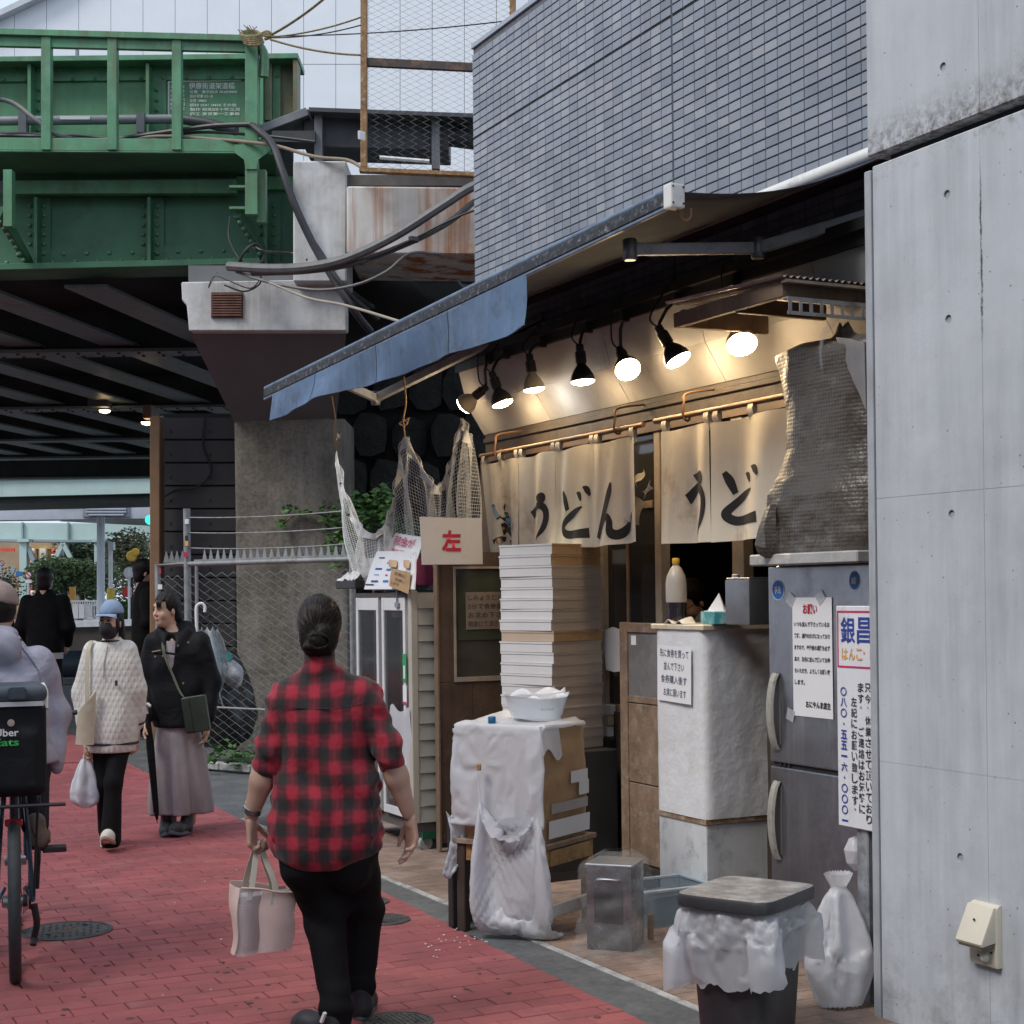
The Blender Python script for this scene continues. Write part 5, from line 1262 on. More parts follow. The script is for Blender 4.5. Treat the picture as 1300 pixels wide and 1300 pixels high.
P1b=film(P0,True,[0,nk//2],[cbx,tbx,gbx],frames=44,pressure=.12,close=True,bend=.05)
b=MB();b.grid(P1b,0,wrap=True);tag(b.build('white_bag',m_poly,smooth='all'),'large white plastic bag pinned to the front of the draped carton','bag')
g=[[W(566+22*u+6*math.sin(4*v),1030+80*v+6*math.sin(5*u),Zb+.12+wr((u,v,4),3,.05))for u in np.linspace(0,1,10)]for v in np.linspace(0,1,14)]
b=MB();b.grid(g,.002);tag(b.build('small_bag',m_poly,smooth='all'),'small crumpled plastic bag sticking out left of the large white bag','bag')
for px,py in((608,976),(688,991)):
    b=MB();b.box(W(px,py-2,Zb-.05),(.022,.012,.03),MC);tag(b.build('clothes_peg',m_yw,bevel=.003),('left' if px<650 else 'right')+' wooden peg holding up the large white bag','peg','pegs on the large white bag')
# clear food tray and blue cap on top
tt_=tp(.06,.02,cz1+.03);ty=thing('plastic_tray','translucent white plastic tray with a small printed mark on the draped carton','tray',tt_,CAMYAW-.1)
Mt=Rz(CAMYAW-.12)
g=[]
for(s,z)in((.115,0),(.13,.05),(.145,.10),(.152,.105),(.14,.10),(.122,.05),(.108,.008)):
    g.append([tt_+Mt@V(s*1.0*q*math.cos(a),s*.72*q*math.sin(a),z+.012*math.sin(2*a+1))for a in np.linspace(0,2*math.pi,40,endpoint=False)for q in[(abs(math.cos(a))**6+abs(math.sin(a))**6)**(-1/6)]])
b=MB();b.grid(g,0,wrap=True);b.build('shell',m_hazy,ty,smooth='all')
b=MB();b.box(tt_+V(0,0,.006),(.2,.14,.008),Mt);b.build('bottom',m_hazy,ty)
g=[[tt_+Mt@V(-.13+.26*u,-.04+.11*v,.10+.03*math.sin(7*u)*math.sin(4*v)+.02*u)for u in np.linspace(0,1,14)]for v in np.linspace(0,1,8)]
b=MB();b.grid(g,.002);b.build('crumpled_lid',m_poly,ty,smooth='all')
text('ecolab',.06,.014,tt_+Mt@V(.03,-.106,.04),Mt@V(1,0,0),UP,mat('mark_green',(.1,.2,.15),.6),ty,off=.002)
b=MB();b.lathe([(.017,0),(.018,.002),(.018,.026),(.015,.03),(0,.03)],c=tp(-.05,-.19,cz1+.016),seg=18);tag(b.build('bottle_top',mat('blue_cap',(.01,.11,.26),.35),smooth=True),'small blue bottle cap on the plastic sheet beside the tray','cap')

# ------------------------------------------------------------------ steel tin in a clear bag, storage bin, shadows under the table
c=G(782,1203);c=V(c[0],c[1],0);Mn=Rz(CAMYAW-R(20))
ti=thing('steel_can','square steel can with a lid handle, inside a clear plastic bag','can',c,CAMYAW-R(20))
b=MB();b.box(c+V(0,0,.185),(.205,.205,.365),Mn);b.build('body',mat('bright_tin',(.30,.30,.31),.28,metal=.9,var=.3,scale=5,dirt=((.05,.048,.048),.6,4)),ti,bevel=.014,seg=2,smooth=True)
b=MB();b.box(c+V(0,0,.374),(.212,.212,.012),Mn);b.build('rim',m_steel,ti,bevel=.004)
b=MB();b.tube(spline([c+Mn@V(-.045,-.104,.31),c+Mn@V(-.045,-.125,.315),c+Mn@V(0,-.13,.318),c+Mn@V(.045,-.125,.315),c+Mn@V(.045,-.104,.31)]),.006,8);b.build('handle',m_steel,ti,smooth=True)
b=MB();b.box(c+Mn@V(.0,-.1035,.20),(.13,.003,.15),Mn);b.build('dark_label',mat('label_dark',(.03,.028,.028),.4),ti)
g=[]
for i in range(26):
    z=.012+.415*i/25;row=[]
    fl=1.18+.35*max(0,.15-z)/.15
    for k in range(64):
        a=2*math.pi*k/64;ca,sa=math.cos(a),math.sin(a);q=(abs(ca)**6+abs(sa)**6)**(-1/6);r_=.115*fl*(1 if z<.38 else max(.15,1-(z-.38)*14))
        p=c+Mn@V(r_*q*ca*(1.25 if ca>0 and z<.3 else 1),r_*q*sa,z);row.append(p+(Mn@V(ca,sa,0))*wr(p,9,.022))
    g.append(row)
b=MB();b.grid(g,0,wrap=True);tag(b.build('clear_bag',m_clear,smooth='all'),'clear crinkled plastic bag pulled over the steel can','bag')
c=V(3.90,6.22,0);sb_=thing('storage_bin','clear blue plastic bin on the ground between the can and the counter','bin',c)
m_bin=mat('blue_clear_bin',(.30,.40,.45),.2,alpha=.45,var=.08,spec=.5)
for(x0,x1,y0,y1)in((-.2,-.195,-.15,.15),(.195,.2,-.15,.15),(-.194,.194,-.15,-.145),(-.194,.194,.145,.15)):MB().bar(c+V(x0,y0,.012),c+V(x1,y1,.17)).build('wall',m_bin,sb_)
MB().bar(c+V(-.2,-.15,.004),c+V(.2,.15,.011)).build('floor',m_bin,sb_)
b=MB()
for(x0,x1,y0,y1)in((-.21,-.19,-.16,.16),(.19,.21,-.16,.16),(-.1895,.1895,-.16,-.14),(-.1895,.1895,.14,.16)):b.bar(c+V(x0,y0,.171),c+V(x1,y1,.185))
b.build('rim',mat('bin_rim',(.42,.5,.55),.25,alpha=.8),sb_,bevel=.003)
b=MB();b.box(c+V(-.02,0,.08),(.28,.2,.12),Rz(.15));tag(b.build('grey_bundle',mat('dark_contents',(.10,.12,.14),.7,var=.3),bevel=.02,seg=2),'dark grey bundle lying in the clear blue bin','bundle')
c=G(826,1195);b=MB();b.box(V(c[0],c[1],.06),(.02,.02,.12));tag(b.build('wood_peg',m_yw),'short yellow wooden peg standing beside the clear bag','peg')

# ------------------------------------------------------------------ trash bin
MT=Rz(CAMYAW-R(35));tb_=W(948,1140,5.32);tb_=V(tb_[0],tb_[1],0)
tbn=thing('trash_bin','black trash bin with scuffed square lid at the front','trash bin',tb_,CAMYAW-R(35))
def sq(s1,s2,z,n=56,e=8,cx_=0,cy_=0):return[tb_+MT@V(cx_+s1*q*math.cos(a),cy_+s2*q*math.sin(a),z)for a in np.linspace(0,2*math.pi,n,endpoint=False)for q in[(abs(math.cos(a))**e+abs(math.sin(a))**e)**(-1/e)]]
m_binb=mat('bin_black',(.030,.030,.034),.5,var=.25,scale=6,streak=((.07,.07,.075),.4,10),dirt=((.06,.06,.06),.35,5))
b=MB();b.grid([sq(.118,.135,.0),sq(.122,.139,.02),sq(.148,.168,.46),sq(.152,.172,.47)],0,wrap=True);b.build('body',m_binb,tbn,smooth=True)
m_lid=mat('scuffed_lid',(.055,.056,.058),.5,var=.3,scale=6,dirt=((.44,.43,.42),.85,6.5),dirt2=((.12,.12,.12),.5,14),bump=.2,bscale=60)
b=MB();b.grid([sq(.165,.190,.488),sq(.178,.204,.490),sq(.180,.206,.52),sq(.175,.201,.531)],0,wrap=True)
lid=b.build('lid',m_binb,tbn,smooth=True)
b=MB();b.grid([sq(.175,.201,.5312),sq(.162,.187,.5335),sq(.10,.12,.530),sq(.003,.003,.5305)],0,wrap=True);b.build('lid_top',m_lid,lid,smooth=True)
nk,nv_=132,24;P0=np.zeros((nv_,nk,3))
for i in range(nv_):
    for k in range(nk):
        a=2*math.pi*(k+.5)/nk;ca,sa=math.cos(a),math.sin(a);q=(abs(ca)**7+abs(sa)**7)**(-1/7);ln=1+.35*math.cos(a-4.1)
        s_=1.0+.046*min(i,12)*(1 if i else 0)*(1+.25*math.cos(a-3.4));P0[i,k]=tb_+MT@V(.160*s_*q*ca,.183*s_*q*sa,.484-.0035*i*ln-.009*max(0,i-12))+V(0,0,(cf((6*ca,6*sa,i*.12),.9,.02)+wr((3*ca,3*sa,i*.1),1.5,.02))*min(1,i/3))
bcol=MB();bcol.grid([sq(.118,.135,.0),sq(.148,.168,.46),sq(.152,.172,.475)],0,wrap=True);bcol.f.append(list(range(112,168)));bcol.f.append(list(range(55,-1,-1)))
P1=film(P0,True,list(range(nk)),[bcol],frames=44,bend=.04)
b=MB();b.grid(P1,0,wrap=True);tag(b.build('bin_liner',m_poly,smooth='all'),'white bin liner folded over the rim of the black trash bin','bin liner')
# tied white bag behind the bin, by the sign post
def bag(name,label,rings,cx_,seed,seg=48,nz_=40,m=m_poly,amp=.02):
    pa=np.array(rings);g=[]
    for z in np.linspace(pa[0,0],pa[-1,0],nz_):
        r1,ox,oy=(np.interp(z,pa[:,0],pa[:,k])for k in(1,2,3));row=[]
        for k in range(seg):
            a=2*math.pi*k/seg;p=V(cx_[0]+ox+r1*math.cos(a),cx_[1]+oy+r1*math.sin(a)*.85,z+cx_[2])
            q=p+V(seed,seed*2,0);row.append(p+V(math.cos(a),math.sin(a),0)*r1*(cf(q*V(1,1,.5),11,.26)+wr(q*V(1,1,.3),5,.22)+.10*abs(math.sin(7*a+z*9))*max(0,z-.2)*4))
        g.append(row)
    b=MB();b.grid(g,0,wrap=True);return tag(b.build(name,m,smooth='all'),label,'bag')
gb=W(1064,1300,5.7);nk,nv_=56,46;P0=np.zeros((nv_,nk,3))
for i in range(nv_):
    v=i/(nv_-1);z=.50-.47*v
    r1=.055-.03*min(1,v/.12)if v<.12 else .025+.125*math.sin(min(1,(v-.12)/.5)*math.pi/2)**.8;r1=r1 if v<.8 else r1*(1-(v-.8)*2.2)
    for k in range(nk):a=2*math.pi*k/nk;P0[i,k]=V(gb[0]+.05+r1*math.cos(a)*(1+.12*math.sin(5*a)*(v<.3)),gb[1]+.05+.8*r1*math.sin(a),z+.004*math.sin(3*k+i))
P1=film(P0,True,[i*nk+k for i in range(0,7)for k in range(nk)],[gbx],frames=34,pressure=.35,close=True,bend=.05)
b=MB();b.grid(P1,0,wrap=True);b.f.append([(nv_-1)*nk+k for k in range(nk)][::-1]);b.mi.append(0);tag(b.build('garbage_bag',m_poly,smooth='all'),'tied white garbage bag between the trash bin and the sign post','bag')
g2=W(1087,1085,5.9)
bag('plastic_wad','small wad of white plastic stuck behind the sign post',[(0,.01,0,0),(.03,.04,0,0),(.08,.05,0,0),(.12,.03,0,0),(.13,.005,0,0)],(g2[0],g2[1],g2[2]-.06),7.7,nz_=40,seg=60)
# ------------------------------------------------------------------ railway bridge over the street
def cbox(mb,x0,x1,y0,y1,Z,d,mi=0,sl=0.0):
    """block whose camera-side face spans these photo bounds at distance Z, with real depth d; sl: the right end sits sl px lower"""
    a,b_,c,e=W(x0,y1,Z),W(x1,y1+sl,Z),W(x1,y0+sl,Z),W(x0,y0,Z);f=fwd*d
    return mb.hexa([a,b_,b_+f,a+f,e,c,c+f,e+f],mi)
GRC=(.105,.31,.175)
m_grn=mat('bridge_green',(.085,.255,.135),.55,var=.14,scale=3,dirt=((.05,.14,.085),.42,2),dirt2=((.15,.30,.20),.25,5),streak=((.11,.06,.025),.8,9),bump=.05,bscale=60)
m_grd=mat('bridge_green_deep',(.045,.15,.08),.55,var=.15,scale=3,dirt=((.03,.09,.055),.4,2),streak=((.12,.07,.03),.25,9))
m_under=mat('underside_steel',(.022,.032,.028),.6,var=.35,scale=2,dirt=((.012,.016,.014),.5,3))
m_flange=mat('flange_grey',(.15,.20,.20),.45,var=.2,scale=4,dirt=((.06,.07,.07),.45,4))
BZ=14.4
br=thing('railway_bridge','green riveted steel railway bridge crossing over the street','bridge',W(150,340,16)*V(1,1,0))
b=MB();cbox(b,-60,318,34,42,BZ-.04,.16,sl=10);cbox(b,-60,318,42.5,57,BZ,.05,sl=9);b.build('top_rail',m_grn,br,bevel=.004)
b=MB();b.tube(spline([W(312,52,BZ+.03),W(326,56,BZ+.03),W(334,66,BZ+.03),W(336,80,BZ+.03),W(335,98,BZ+.03)]),.042,8);b.build('rail_end',m_grn,br,smooth=True)
for px in(-25,58,142,224):
    b=MB();cbox(b,px-6,px+6,46,190,BZ-.02,.09);b.build('baluster',m_grn,br,bevel=.004)
b=MB();cbox(b,311,327,44,272,BZ-.03,.10);b.build('end_post',m_grn,br,bevel=.004)
b=MB();b.prism([W(298,184,BZ-.035),W(340,184,BZ-.035),W(340,194,BZ-.035),W(328,203,BZ-.035),W(326,215,BZ-.035),W(312,215,BZ-.035),W(310,203,BZ-.035),W(298,194,BZ-.035)],fwd*-.012);b.build('gusset_plate',m_grn,br)
b=MB();cbox(b,326,337,215,282,BZ+.04,.1);b.build('hanger',m_grn,br)
b=MB();cbox(b,4,15,215,287,BZ+.02,.1);b.build('hanger',m_grn,br)
for y in(235,262):
    b=MB();cbox(b,291,311,y,y+3,BZ+.02,.1);b.build('cable_cleat',m_grn,br)
b=MB();cbox(b,-60,342,174,190,BZ,.06,sl=3);cbox(b,-60,340,190,192,BZ,.5,sl=3);b.build('walkway_edge',m_grn,br,bevel=.004)
# walkway plate and its slanting soffit
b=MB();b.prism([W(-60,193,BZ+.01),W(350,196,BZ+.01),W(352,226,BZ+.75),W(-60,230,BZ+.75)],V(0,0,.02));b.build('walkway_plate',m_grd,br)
b=MB();cbox(b,15,300,229,246,BZ+.5,.1,sl=-1);b.build('lower_beam',m_grn,br,bevel=.004)
b=MB();cbox(b,300,372,224,240,BZ+.62,.1);b.build('lower_beam',m_grn,br)
# upper plate girder
GZ=BZ+.85
b=MB();cbox(b,-60,335,78,182,GZ,.03,sl=-4);b.build('upper_web',m_grn,br)
b=MB();cbox(b,-60,378,72,79,GZ-.22,.5,sl=-5);b.build('upper_flange',m_grn,br,bevel=.005)
b=MB();cbox(b,-60,334,80,104,GZ-.03,.028,sl=-4);b.build('flange_angle',m_grn,br)
b=MB();cbox(b,-60,334,166,182,GZ-.03,.028,sl=-1);b.build('flange_angle',m_grn,br)
b=MB();cbox(b,335,374,78,150,GZ,.03);b.build('end_web',mat('olive_steel',(.13,.15,.08),.6,var=.2,dirt=((.16,.08,.03),.4,4)),br)
b=MB();cbox(b,336,345,76,152,GZ-.1,.1);cbox(b,372,377,74,152,GZ-.2,.25);b.build('end_stiffener',mat('olive_steel',(.13,.15,.08),.6),br)
RIV=[]
for px in(37,187,332):
    b=MB();cbox(b,px-2,px+2,80,180,GZ-.17,.17);b.build('stiffener',m_grn,br)
    b=MB();cbox(b,px+3,px+24,80,181,GZ-.034,.004);b.build('stiffener_leg',m_grn,br)
    for y in range(114,178,13):RIV.append((px+12,y,GZ-.036))
for i in range(26):RIV.append((i*14.5-10,101-.011*i*14.5 if i%2 else 89-.011*i*14.5,GZ-.032))
# lower plate girder
LZ=BZ+.7
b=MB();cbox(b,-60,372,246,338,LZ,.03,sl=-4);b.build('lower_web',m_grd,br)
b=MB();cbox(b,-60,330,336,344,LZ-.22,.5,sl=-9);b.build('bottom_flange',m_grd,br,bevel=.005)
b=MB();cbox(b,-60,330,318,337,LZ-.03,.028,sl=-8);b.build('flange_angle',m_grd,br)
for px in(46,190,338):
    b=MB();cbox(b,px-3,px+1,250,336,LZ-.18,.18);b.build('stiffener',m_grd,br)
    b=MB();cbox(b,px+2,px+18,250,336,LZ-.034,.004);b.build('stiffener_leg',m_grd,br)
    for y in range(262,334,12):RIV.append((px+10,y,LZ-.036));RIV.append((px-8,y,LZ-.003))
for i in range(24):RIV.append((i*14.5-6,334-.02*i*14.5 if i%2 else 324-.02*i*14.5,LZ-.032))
for x0 in(-8,296):
    b=MB();b.prism([W(x0,276,BZ+.1),W(x0+42,338,BZ+.66),W(x0+42,330,BZ+.66),W(x0+6,262,BZ+.1)],LV*.06);b.build('bracket',m_grd,br)
    for k in range(7):RIV.append((x0+8+k*5,282+k*8,BZ+.1+k*.07))
rm=MB();rm.lathe([(.021,0),(.019,.008),(.011,.014),(0,.016)],seg=8,M=np.column_stack([LV,UPW,-fwd]));rme=rm.mesh('rivet');rme.materials.append(m_grn);rme.polygons.foreach_set('use_smooth',[True]*len(rme.polygons))
for(x,y,z)in RIV:
    if x<-8:continue
    o=link('rivet',rme,br);o.location=(W(x,y,z)-np.array(br.location)).tolist()
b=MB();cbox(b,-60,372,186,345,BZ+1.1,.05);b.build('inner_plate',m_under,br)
# painted inscription on the web
ins=thing('bridge_inscription','white painted inscription table on the green girder','inscription',W(213,152,GZ-.002))
m_wp=mat('old_white_paint',(.78,.80,.76),.7,var=.1,dirt=((.5,.6,.5),.2,20))
IZ=GZ-.006
for(x0,x1,y0,y1)in((213,306,102.5,104.5),(213,215,104.5,152)):
    b=MB();cbox(b,x0,x1,y0,y1,IZ,.002,sl=-2 if x1-x0>9 else 0);b.build('painted_line',m_wp,ins)
def itext(s,x0,x1,y0,y1):
    o=W(x0,y1,IZ);text(s,np.linalg.norm(W(x1,y1,IZ)-o),np.linalg.norm(W(x0,y0,IZ)-o),o,cr,cu,m_wp,ins,off=.002,bold=.006)
itext('伊原街道架道橋',240,298,105,113)
for i,(s,x1)in enumerate((('位置　東京起点 2K683M00',301),('設計荷重 KS-18',270),('支間 18M60',262),('鋼材 SS41 SM50 その他',300),('製作 昭和四十年三月',304),('施工 東京第一工事局',304))):itext(s,241,x1,114.5+i*5.6,118.6+i*5.6)
for k,s in enumerate(('点検台帳番号','塗装年月日記')):
    for i,ch in enumerate(s):itext(ch,216+15*k,219.5+15*k,108+i*5.6,112+i*5.6)
# grey conduit and cables along the walkway
cd_=thing('conduit_pipe','grey conduit pipe clamped along the green walkway','pipe',W(110,160,BZ+.5))
MB().tube([W(-40,154,BZ+.55),W(232,151,BZ+.55)],.045,12).build('pipe',mat('pipe_grey',(.20,.21,.23),.5,var=.1),cd_,smooth=True)
MB().tube([W(228,151,BZ+.55),W(262,156,BZ+.5),W(300,166,BZ+.4)],.048,12).build('sleeve',mat('sleeve_black',(.05,.05,.055),.5),cd_,smooth=True)
for px in(28,178):
    b=MB();cbox(b,px-5,px+5,143,168,BZ+.48,.1);b.build('clamp',mat('clamp_grey',(.13,.14,.15),.5),cd_)
b=MB();cbox(b,76,114,147,151.5,BZ+.5,.005);b.build('label_strip',m_paper,cd_)
# dark underside
dk=thing('bridge_deck','dark steel underside of the railway bridge deck','bridge deck',W(0,500,20)*V(1,1,0))
zD=5.05
ru=unit(np.array([LV[0],LV[1],0]));ff=fwd
def gp(r,f,z):return CAM*V(1,1,0)+ru*r+ff*f+V(0,0,z)
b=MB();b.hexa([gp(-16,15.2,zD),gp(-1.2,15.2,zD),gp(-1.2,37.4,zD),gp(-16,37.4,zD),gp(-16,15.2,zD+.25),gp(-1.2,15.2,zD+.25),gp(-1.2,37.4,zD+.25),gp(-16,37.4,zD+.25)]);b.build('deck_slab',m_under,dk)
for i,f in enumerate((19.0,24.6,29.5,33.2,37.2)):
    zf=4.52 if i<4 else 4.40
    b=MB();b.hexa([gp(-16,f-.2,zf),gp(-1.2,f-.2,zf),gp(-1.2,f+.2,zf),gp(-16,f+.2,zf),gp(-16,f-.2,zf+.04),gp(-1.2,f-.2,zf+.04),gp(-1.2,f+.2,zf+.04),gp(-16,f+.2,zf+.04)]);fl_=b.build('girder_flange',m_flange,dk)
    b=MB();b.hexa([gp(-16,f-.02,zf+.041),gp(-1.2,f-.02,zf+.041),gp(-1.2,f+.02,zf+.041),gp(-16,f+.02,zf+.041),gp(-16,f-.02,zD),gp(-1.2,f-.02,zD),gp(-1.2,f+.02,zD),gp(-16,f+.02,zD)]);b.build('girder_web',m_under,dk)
    rv=MB()
    for k in range(60):
        r=-16+k*.245
        for df in(-.12,.12):
            if i<2:rv.lathe([(.025,0),(.02,-.014),(0,-.02)],c=gp(r,f+df,zf),seg=6)
    if rv.n:rv.build('flange_rivets',m_under,fl_,kind='stuff')
sk=math.sin(R(9.5))
for k in range(13):
    r=-14.5+k*1.15;f0,f1=15.3,33.0;z0=4.60
    b=MB();w_=.21
    b.hexa([gp(r-w_,f0,z0),gp(r+w_,f0,z0),gp(r+w_+sk*(f1-f0),f1,z0),gp(r-w_+sk*(f1-f0),f1,z0),gp(r-w_,f0,z0+.03),gp(r+w_,f0,z0+.03),gp(r+w_+sk*(f1-f0),f1,z0+.03),gp(r-w_+sk*(f1-f0),f1,z0+.03)])
    if r+w_+sk*(f1-f0)<-1.0:b.build('floor_beam',m_flange,dk)
    else:
        fe=f0+max(2,(-1.2-r)/sk);b=MB();b.hexa([gp(r-w_,f0,z0),gp(r+w_,f0,z0),gp(r+w_+sk*(fe-f0),fe,z0),gp(r-w_+sk*(fe-f0),fe,z0),gp(r-w_,f0,z0+.03),gp(r+w_,f0,z0+.03),gp(r+w_+sk*(fe-f0),fe,z0+.03),gp(r-w_+sk*(fe-f0),fe,z0+.03)]);b.build('floor_beam',m_flange,dk)
# lamps under the bridge
for k,(px,py,Z,lab)in enumerate(((133,520,24,'left warm lamp under the bridge deck'),(187,535,22,'warm box lamp near the brown post under the bridge'))):
    t=thing('bridge_lamp',lab,'lamp',W(px,py,Z),0,'lamps under the bridge')
    b=MB();cbox(b,px-(22 if k==0 else 6),px+(3 if k==0 else 5),py-22,py-4,Z,.3);b.build('housing',mat('lamp_housing',(.08,.085,.09),.6)if k==0 else mat('lamp_brown',(.16,.10,.06),.6),t,bevel=.01)
    b=MB();b.lathe([(.09,0),(.075,-.03),(0,-.05)],c=W(px,py+1,Z+.1),seg=14);b.build('bulb',glow('tunnel_bulb',(1.0,.72,.38),5.0),t,smooth=True)

# ------------------------------------------------------------------ concrete pier, column, abutment
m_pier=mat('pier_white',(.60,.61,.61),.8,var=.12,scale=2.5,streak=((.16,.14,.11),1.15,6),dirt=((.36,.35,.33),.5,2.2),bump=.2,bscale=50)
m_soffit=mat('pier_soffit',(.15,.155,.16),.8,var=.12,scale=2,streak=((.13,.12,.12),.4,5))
m_col=mat('pebbled_concrete',(.17,.15,.12),.9,var=.35,scale=28,bump=.7,bscale=75,dirt=((.06,.056,.05),.6,2.0),streak=((.32,.31,.29),.8,3.0),bdist=.015)
pr_=thing('concrete_pier','stained white concrete pier with haunched cap under the bridge end','pier',W(365,960,15.4)*V(1,1,0))
b=MB();cbox(b,372,440,204,358,14.0,.55);b.build('pillar',m_pier,pr_,bevel=.015)
b=MB();b.prism([W(230,358,14.15),W(440,354,14.15),W(440,420,14.15),W(240,420,14.15),W(237,388,14.15),W(231,381,14.15)],fwd*.16);b.build('cap_face',m_pier,pr_,bevel=.01)
cz=15.4
p=[W(240,420,14.30),W(440,420,14.30),W(427,531,cz),W(297,535,cz)]
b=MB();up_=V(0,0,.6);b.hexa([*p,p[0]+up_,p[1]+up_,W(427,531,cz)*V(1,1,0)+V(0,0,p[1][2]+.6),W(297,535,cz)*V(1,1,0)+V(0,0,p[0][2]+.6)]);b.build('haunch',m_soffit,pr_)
b=MB();p0,p1=W(297,535,cz)*V(1,1,0),W(438,535,cz)*V(1,1,0);zt_=float(W(297,533,cz)[2]);f=fwd*.9
b.hexa([p0,p1,p1+f,p0+f,p0+V(0,0,zt_),p1+V(0,0,zt_),p1+f+V(0,0,zt_),p0+f+V(0,0,zt_)]);b.build('column',m_col,pr_,bevel=.03,seg=2)
b=MB();cbox(b,268,308,371,403,14.13,.03);vt=b.build('vent_frame',mat('rust_dark',(.10,.045,.035),.75,var=.3,scale=20),pr_)
for i in range(9):
    b=MB();cbox(b,269.5,306.5,372.5+i*3.3,374.3+i*3.3,14.115,.014);b.build('louvre',mat('rust_louvre',(.15,.07,.05),.75,var=.3,scale=20),vt)
# rust-stained abutment
m_rust=mat('rust_streaked',(.60,.60,.57),.8,var=.1,scale=3,streak=((.24,.075,.015),1.25,4.2),dirt=((.42,.26,.12),.35,2.6))
N,L,pb=mnode(m_rust);src=pb.inputs['Base Color'].links[0].from_socket;geo=N.new('ShaderNodeNewGeometry');mp=N.new('ShaderNodeMapping');mp.inputs['Scale'].default_value=(2.6,2.6,.10);L.new(geo.outputs['Position'],mp.inputs[0])
nz=N.new('ShaderNodeTexNoise');nz.inputs['Scale'].default_value=1.6;nz.inputs['Detail'].default_value=5;nz.inputs['Roughness'].default_value=.6;L.new(mp.outputs[0],nz.inputs['Vector']);rp=N.new('ShaderNodeValToRGB');L.new(nz.outputs['Fac'],rp.inputs[0])
for p_,c_ in((.50,(0,0,0,1)),(.60,(1,1,1,1))):rp.color_ramp.elements[0 if p_<.55 else 1].position=p_;rp.color_ramp.elements[0 if p_<.55 else 1].color=c_
mx=N.new('ShaderNodeMix');mx.data_type='RGBA';L.new(rp.outputs[0],mx.inputs['Factor']);L.new(src,mx.inputs['A']);mx.inputs['B'].default_value=(.30,.105,.025,1);L.new(mx.outputs['Result'],pb.inputs['Base Color'])
ab=thing('abutment','rust-streaked white concrete abutment behind the thick cables','abutment',W(520,330,13.9))
b=MB();cbox(b,440,640,236,322,13.9,1.2,sl=2);b.build('parapet',m_rust,ab,bevel=.015)
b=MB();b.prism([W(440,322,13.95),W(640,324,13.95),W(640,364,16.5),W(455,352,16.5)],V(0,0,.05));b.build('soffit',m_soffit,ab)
b=MB();cbox(b,440,640,222,235.5,14.05,.9);b.build('ledge',mat('ledge_dark',(.09,.08,.075),.85,var=.3),ab)
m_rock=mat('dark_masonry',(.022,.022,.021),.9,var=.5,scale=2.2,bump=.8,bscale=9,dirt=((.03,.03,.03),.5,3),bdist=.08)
rw=thing('stone_wall','dark stone retaining wall in the shade behind the draped net','wall',W(520,800,16.3)*V(1,1,0))
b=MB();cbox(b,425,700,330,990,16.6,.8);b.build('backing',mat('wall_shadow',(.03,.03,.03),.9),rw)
random.seed(21)
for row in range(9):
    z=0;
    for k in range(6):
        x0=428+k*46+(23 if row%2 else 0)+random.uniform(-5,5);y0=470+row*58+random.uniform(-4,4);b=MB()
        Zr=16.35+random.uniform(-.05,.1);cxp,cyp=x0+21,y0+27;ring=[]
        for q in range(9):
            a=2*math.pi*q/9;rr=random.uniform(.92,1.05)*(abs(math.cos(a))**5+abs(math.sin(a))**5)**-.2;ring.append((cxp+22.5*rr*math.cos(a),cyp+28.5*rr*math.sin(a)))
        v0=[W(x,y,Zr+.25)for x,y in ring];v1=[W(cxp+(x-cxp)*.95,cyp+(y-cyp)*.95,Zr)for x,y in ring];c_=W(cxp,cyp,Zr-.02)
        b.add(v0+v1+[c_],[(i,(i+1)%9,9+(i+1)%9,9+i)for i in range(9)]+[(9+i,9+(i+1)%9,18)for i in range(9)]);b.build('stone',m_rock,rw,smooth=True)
# dark panelled wall and brown post
dp=thing('panelled_wall','black horizontal panel wall under the bridge beside the brown post','wall',W(250,960,16.3)*V(1,1,0))
m_panel=mat('black_panel',(.045,.045,.048),.6,var=.2,scale=4,dirt=((.03,.03,.03),.4,4))
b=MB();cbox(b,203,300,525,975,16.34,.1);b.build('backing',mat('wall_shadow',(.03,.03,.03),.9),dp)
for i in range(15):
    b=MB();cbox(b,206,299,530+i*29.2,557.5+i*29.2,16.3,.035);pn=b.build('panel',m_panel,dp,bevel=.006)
    for px in(217,267):
        b=MB();cbox(b,px-1.6,px+1.6,546+i*29.2,550+i*29.2,16.296,.003);b.build('bolt_hole',m_wire,pn)
MB().tube(spline([W(260,530,16.25),W(258,565,16.25),W(268,598,16.25),W(250,618,16.25),W(225,622,16.25),W(203,633,16.25)]),.012,6).build('loose_wire',m_wire,dp,smooth=True)
tag(cbox(MB(),190,203,528,966,15.9,.2).build('brown_post',mat('brown_paint',(.20,.115,.06),.6,var=.15,streak=((.1,.05,.03),.4,10)),bevel=.01),'tall brown steel post at the edge of the black panel wall','post')
tag(cbox(MB(),203.5,206,528,966,16.1,.1).build('grey_conduit_post',mat('post_grey',(.33,.35,.37),.5)),'thin grey pipe running up beside the brown post','pipe')

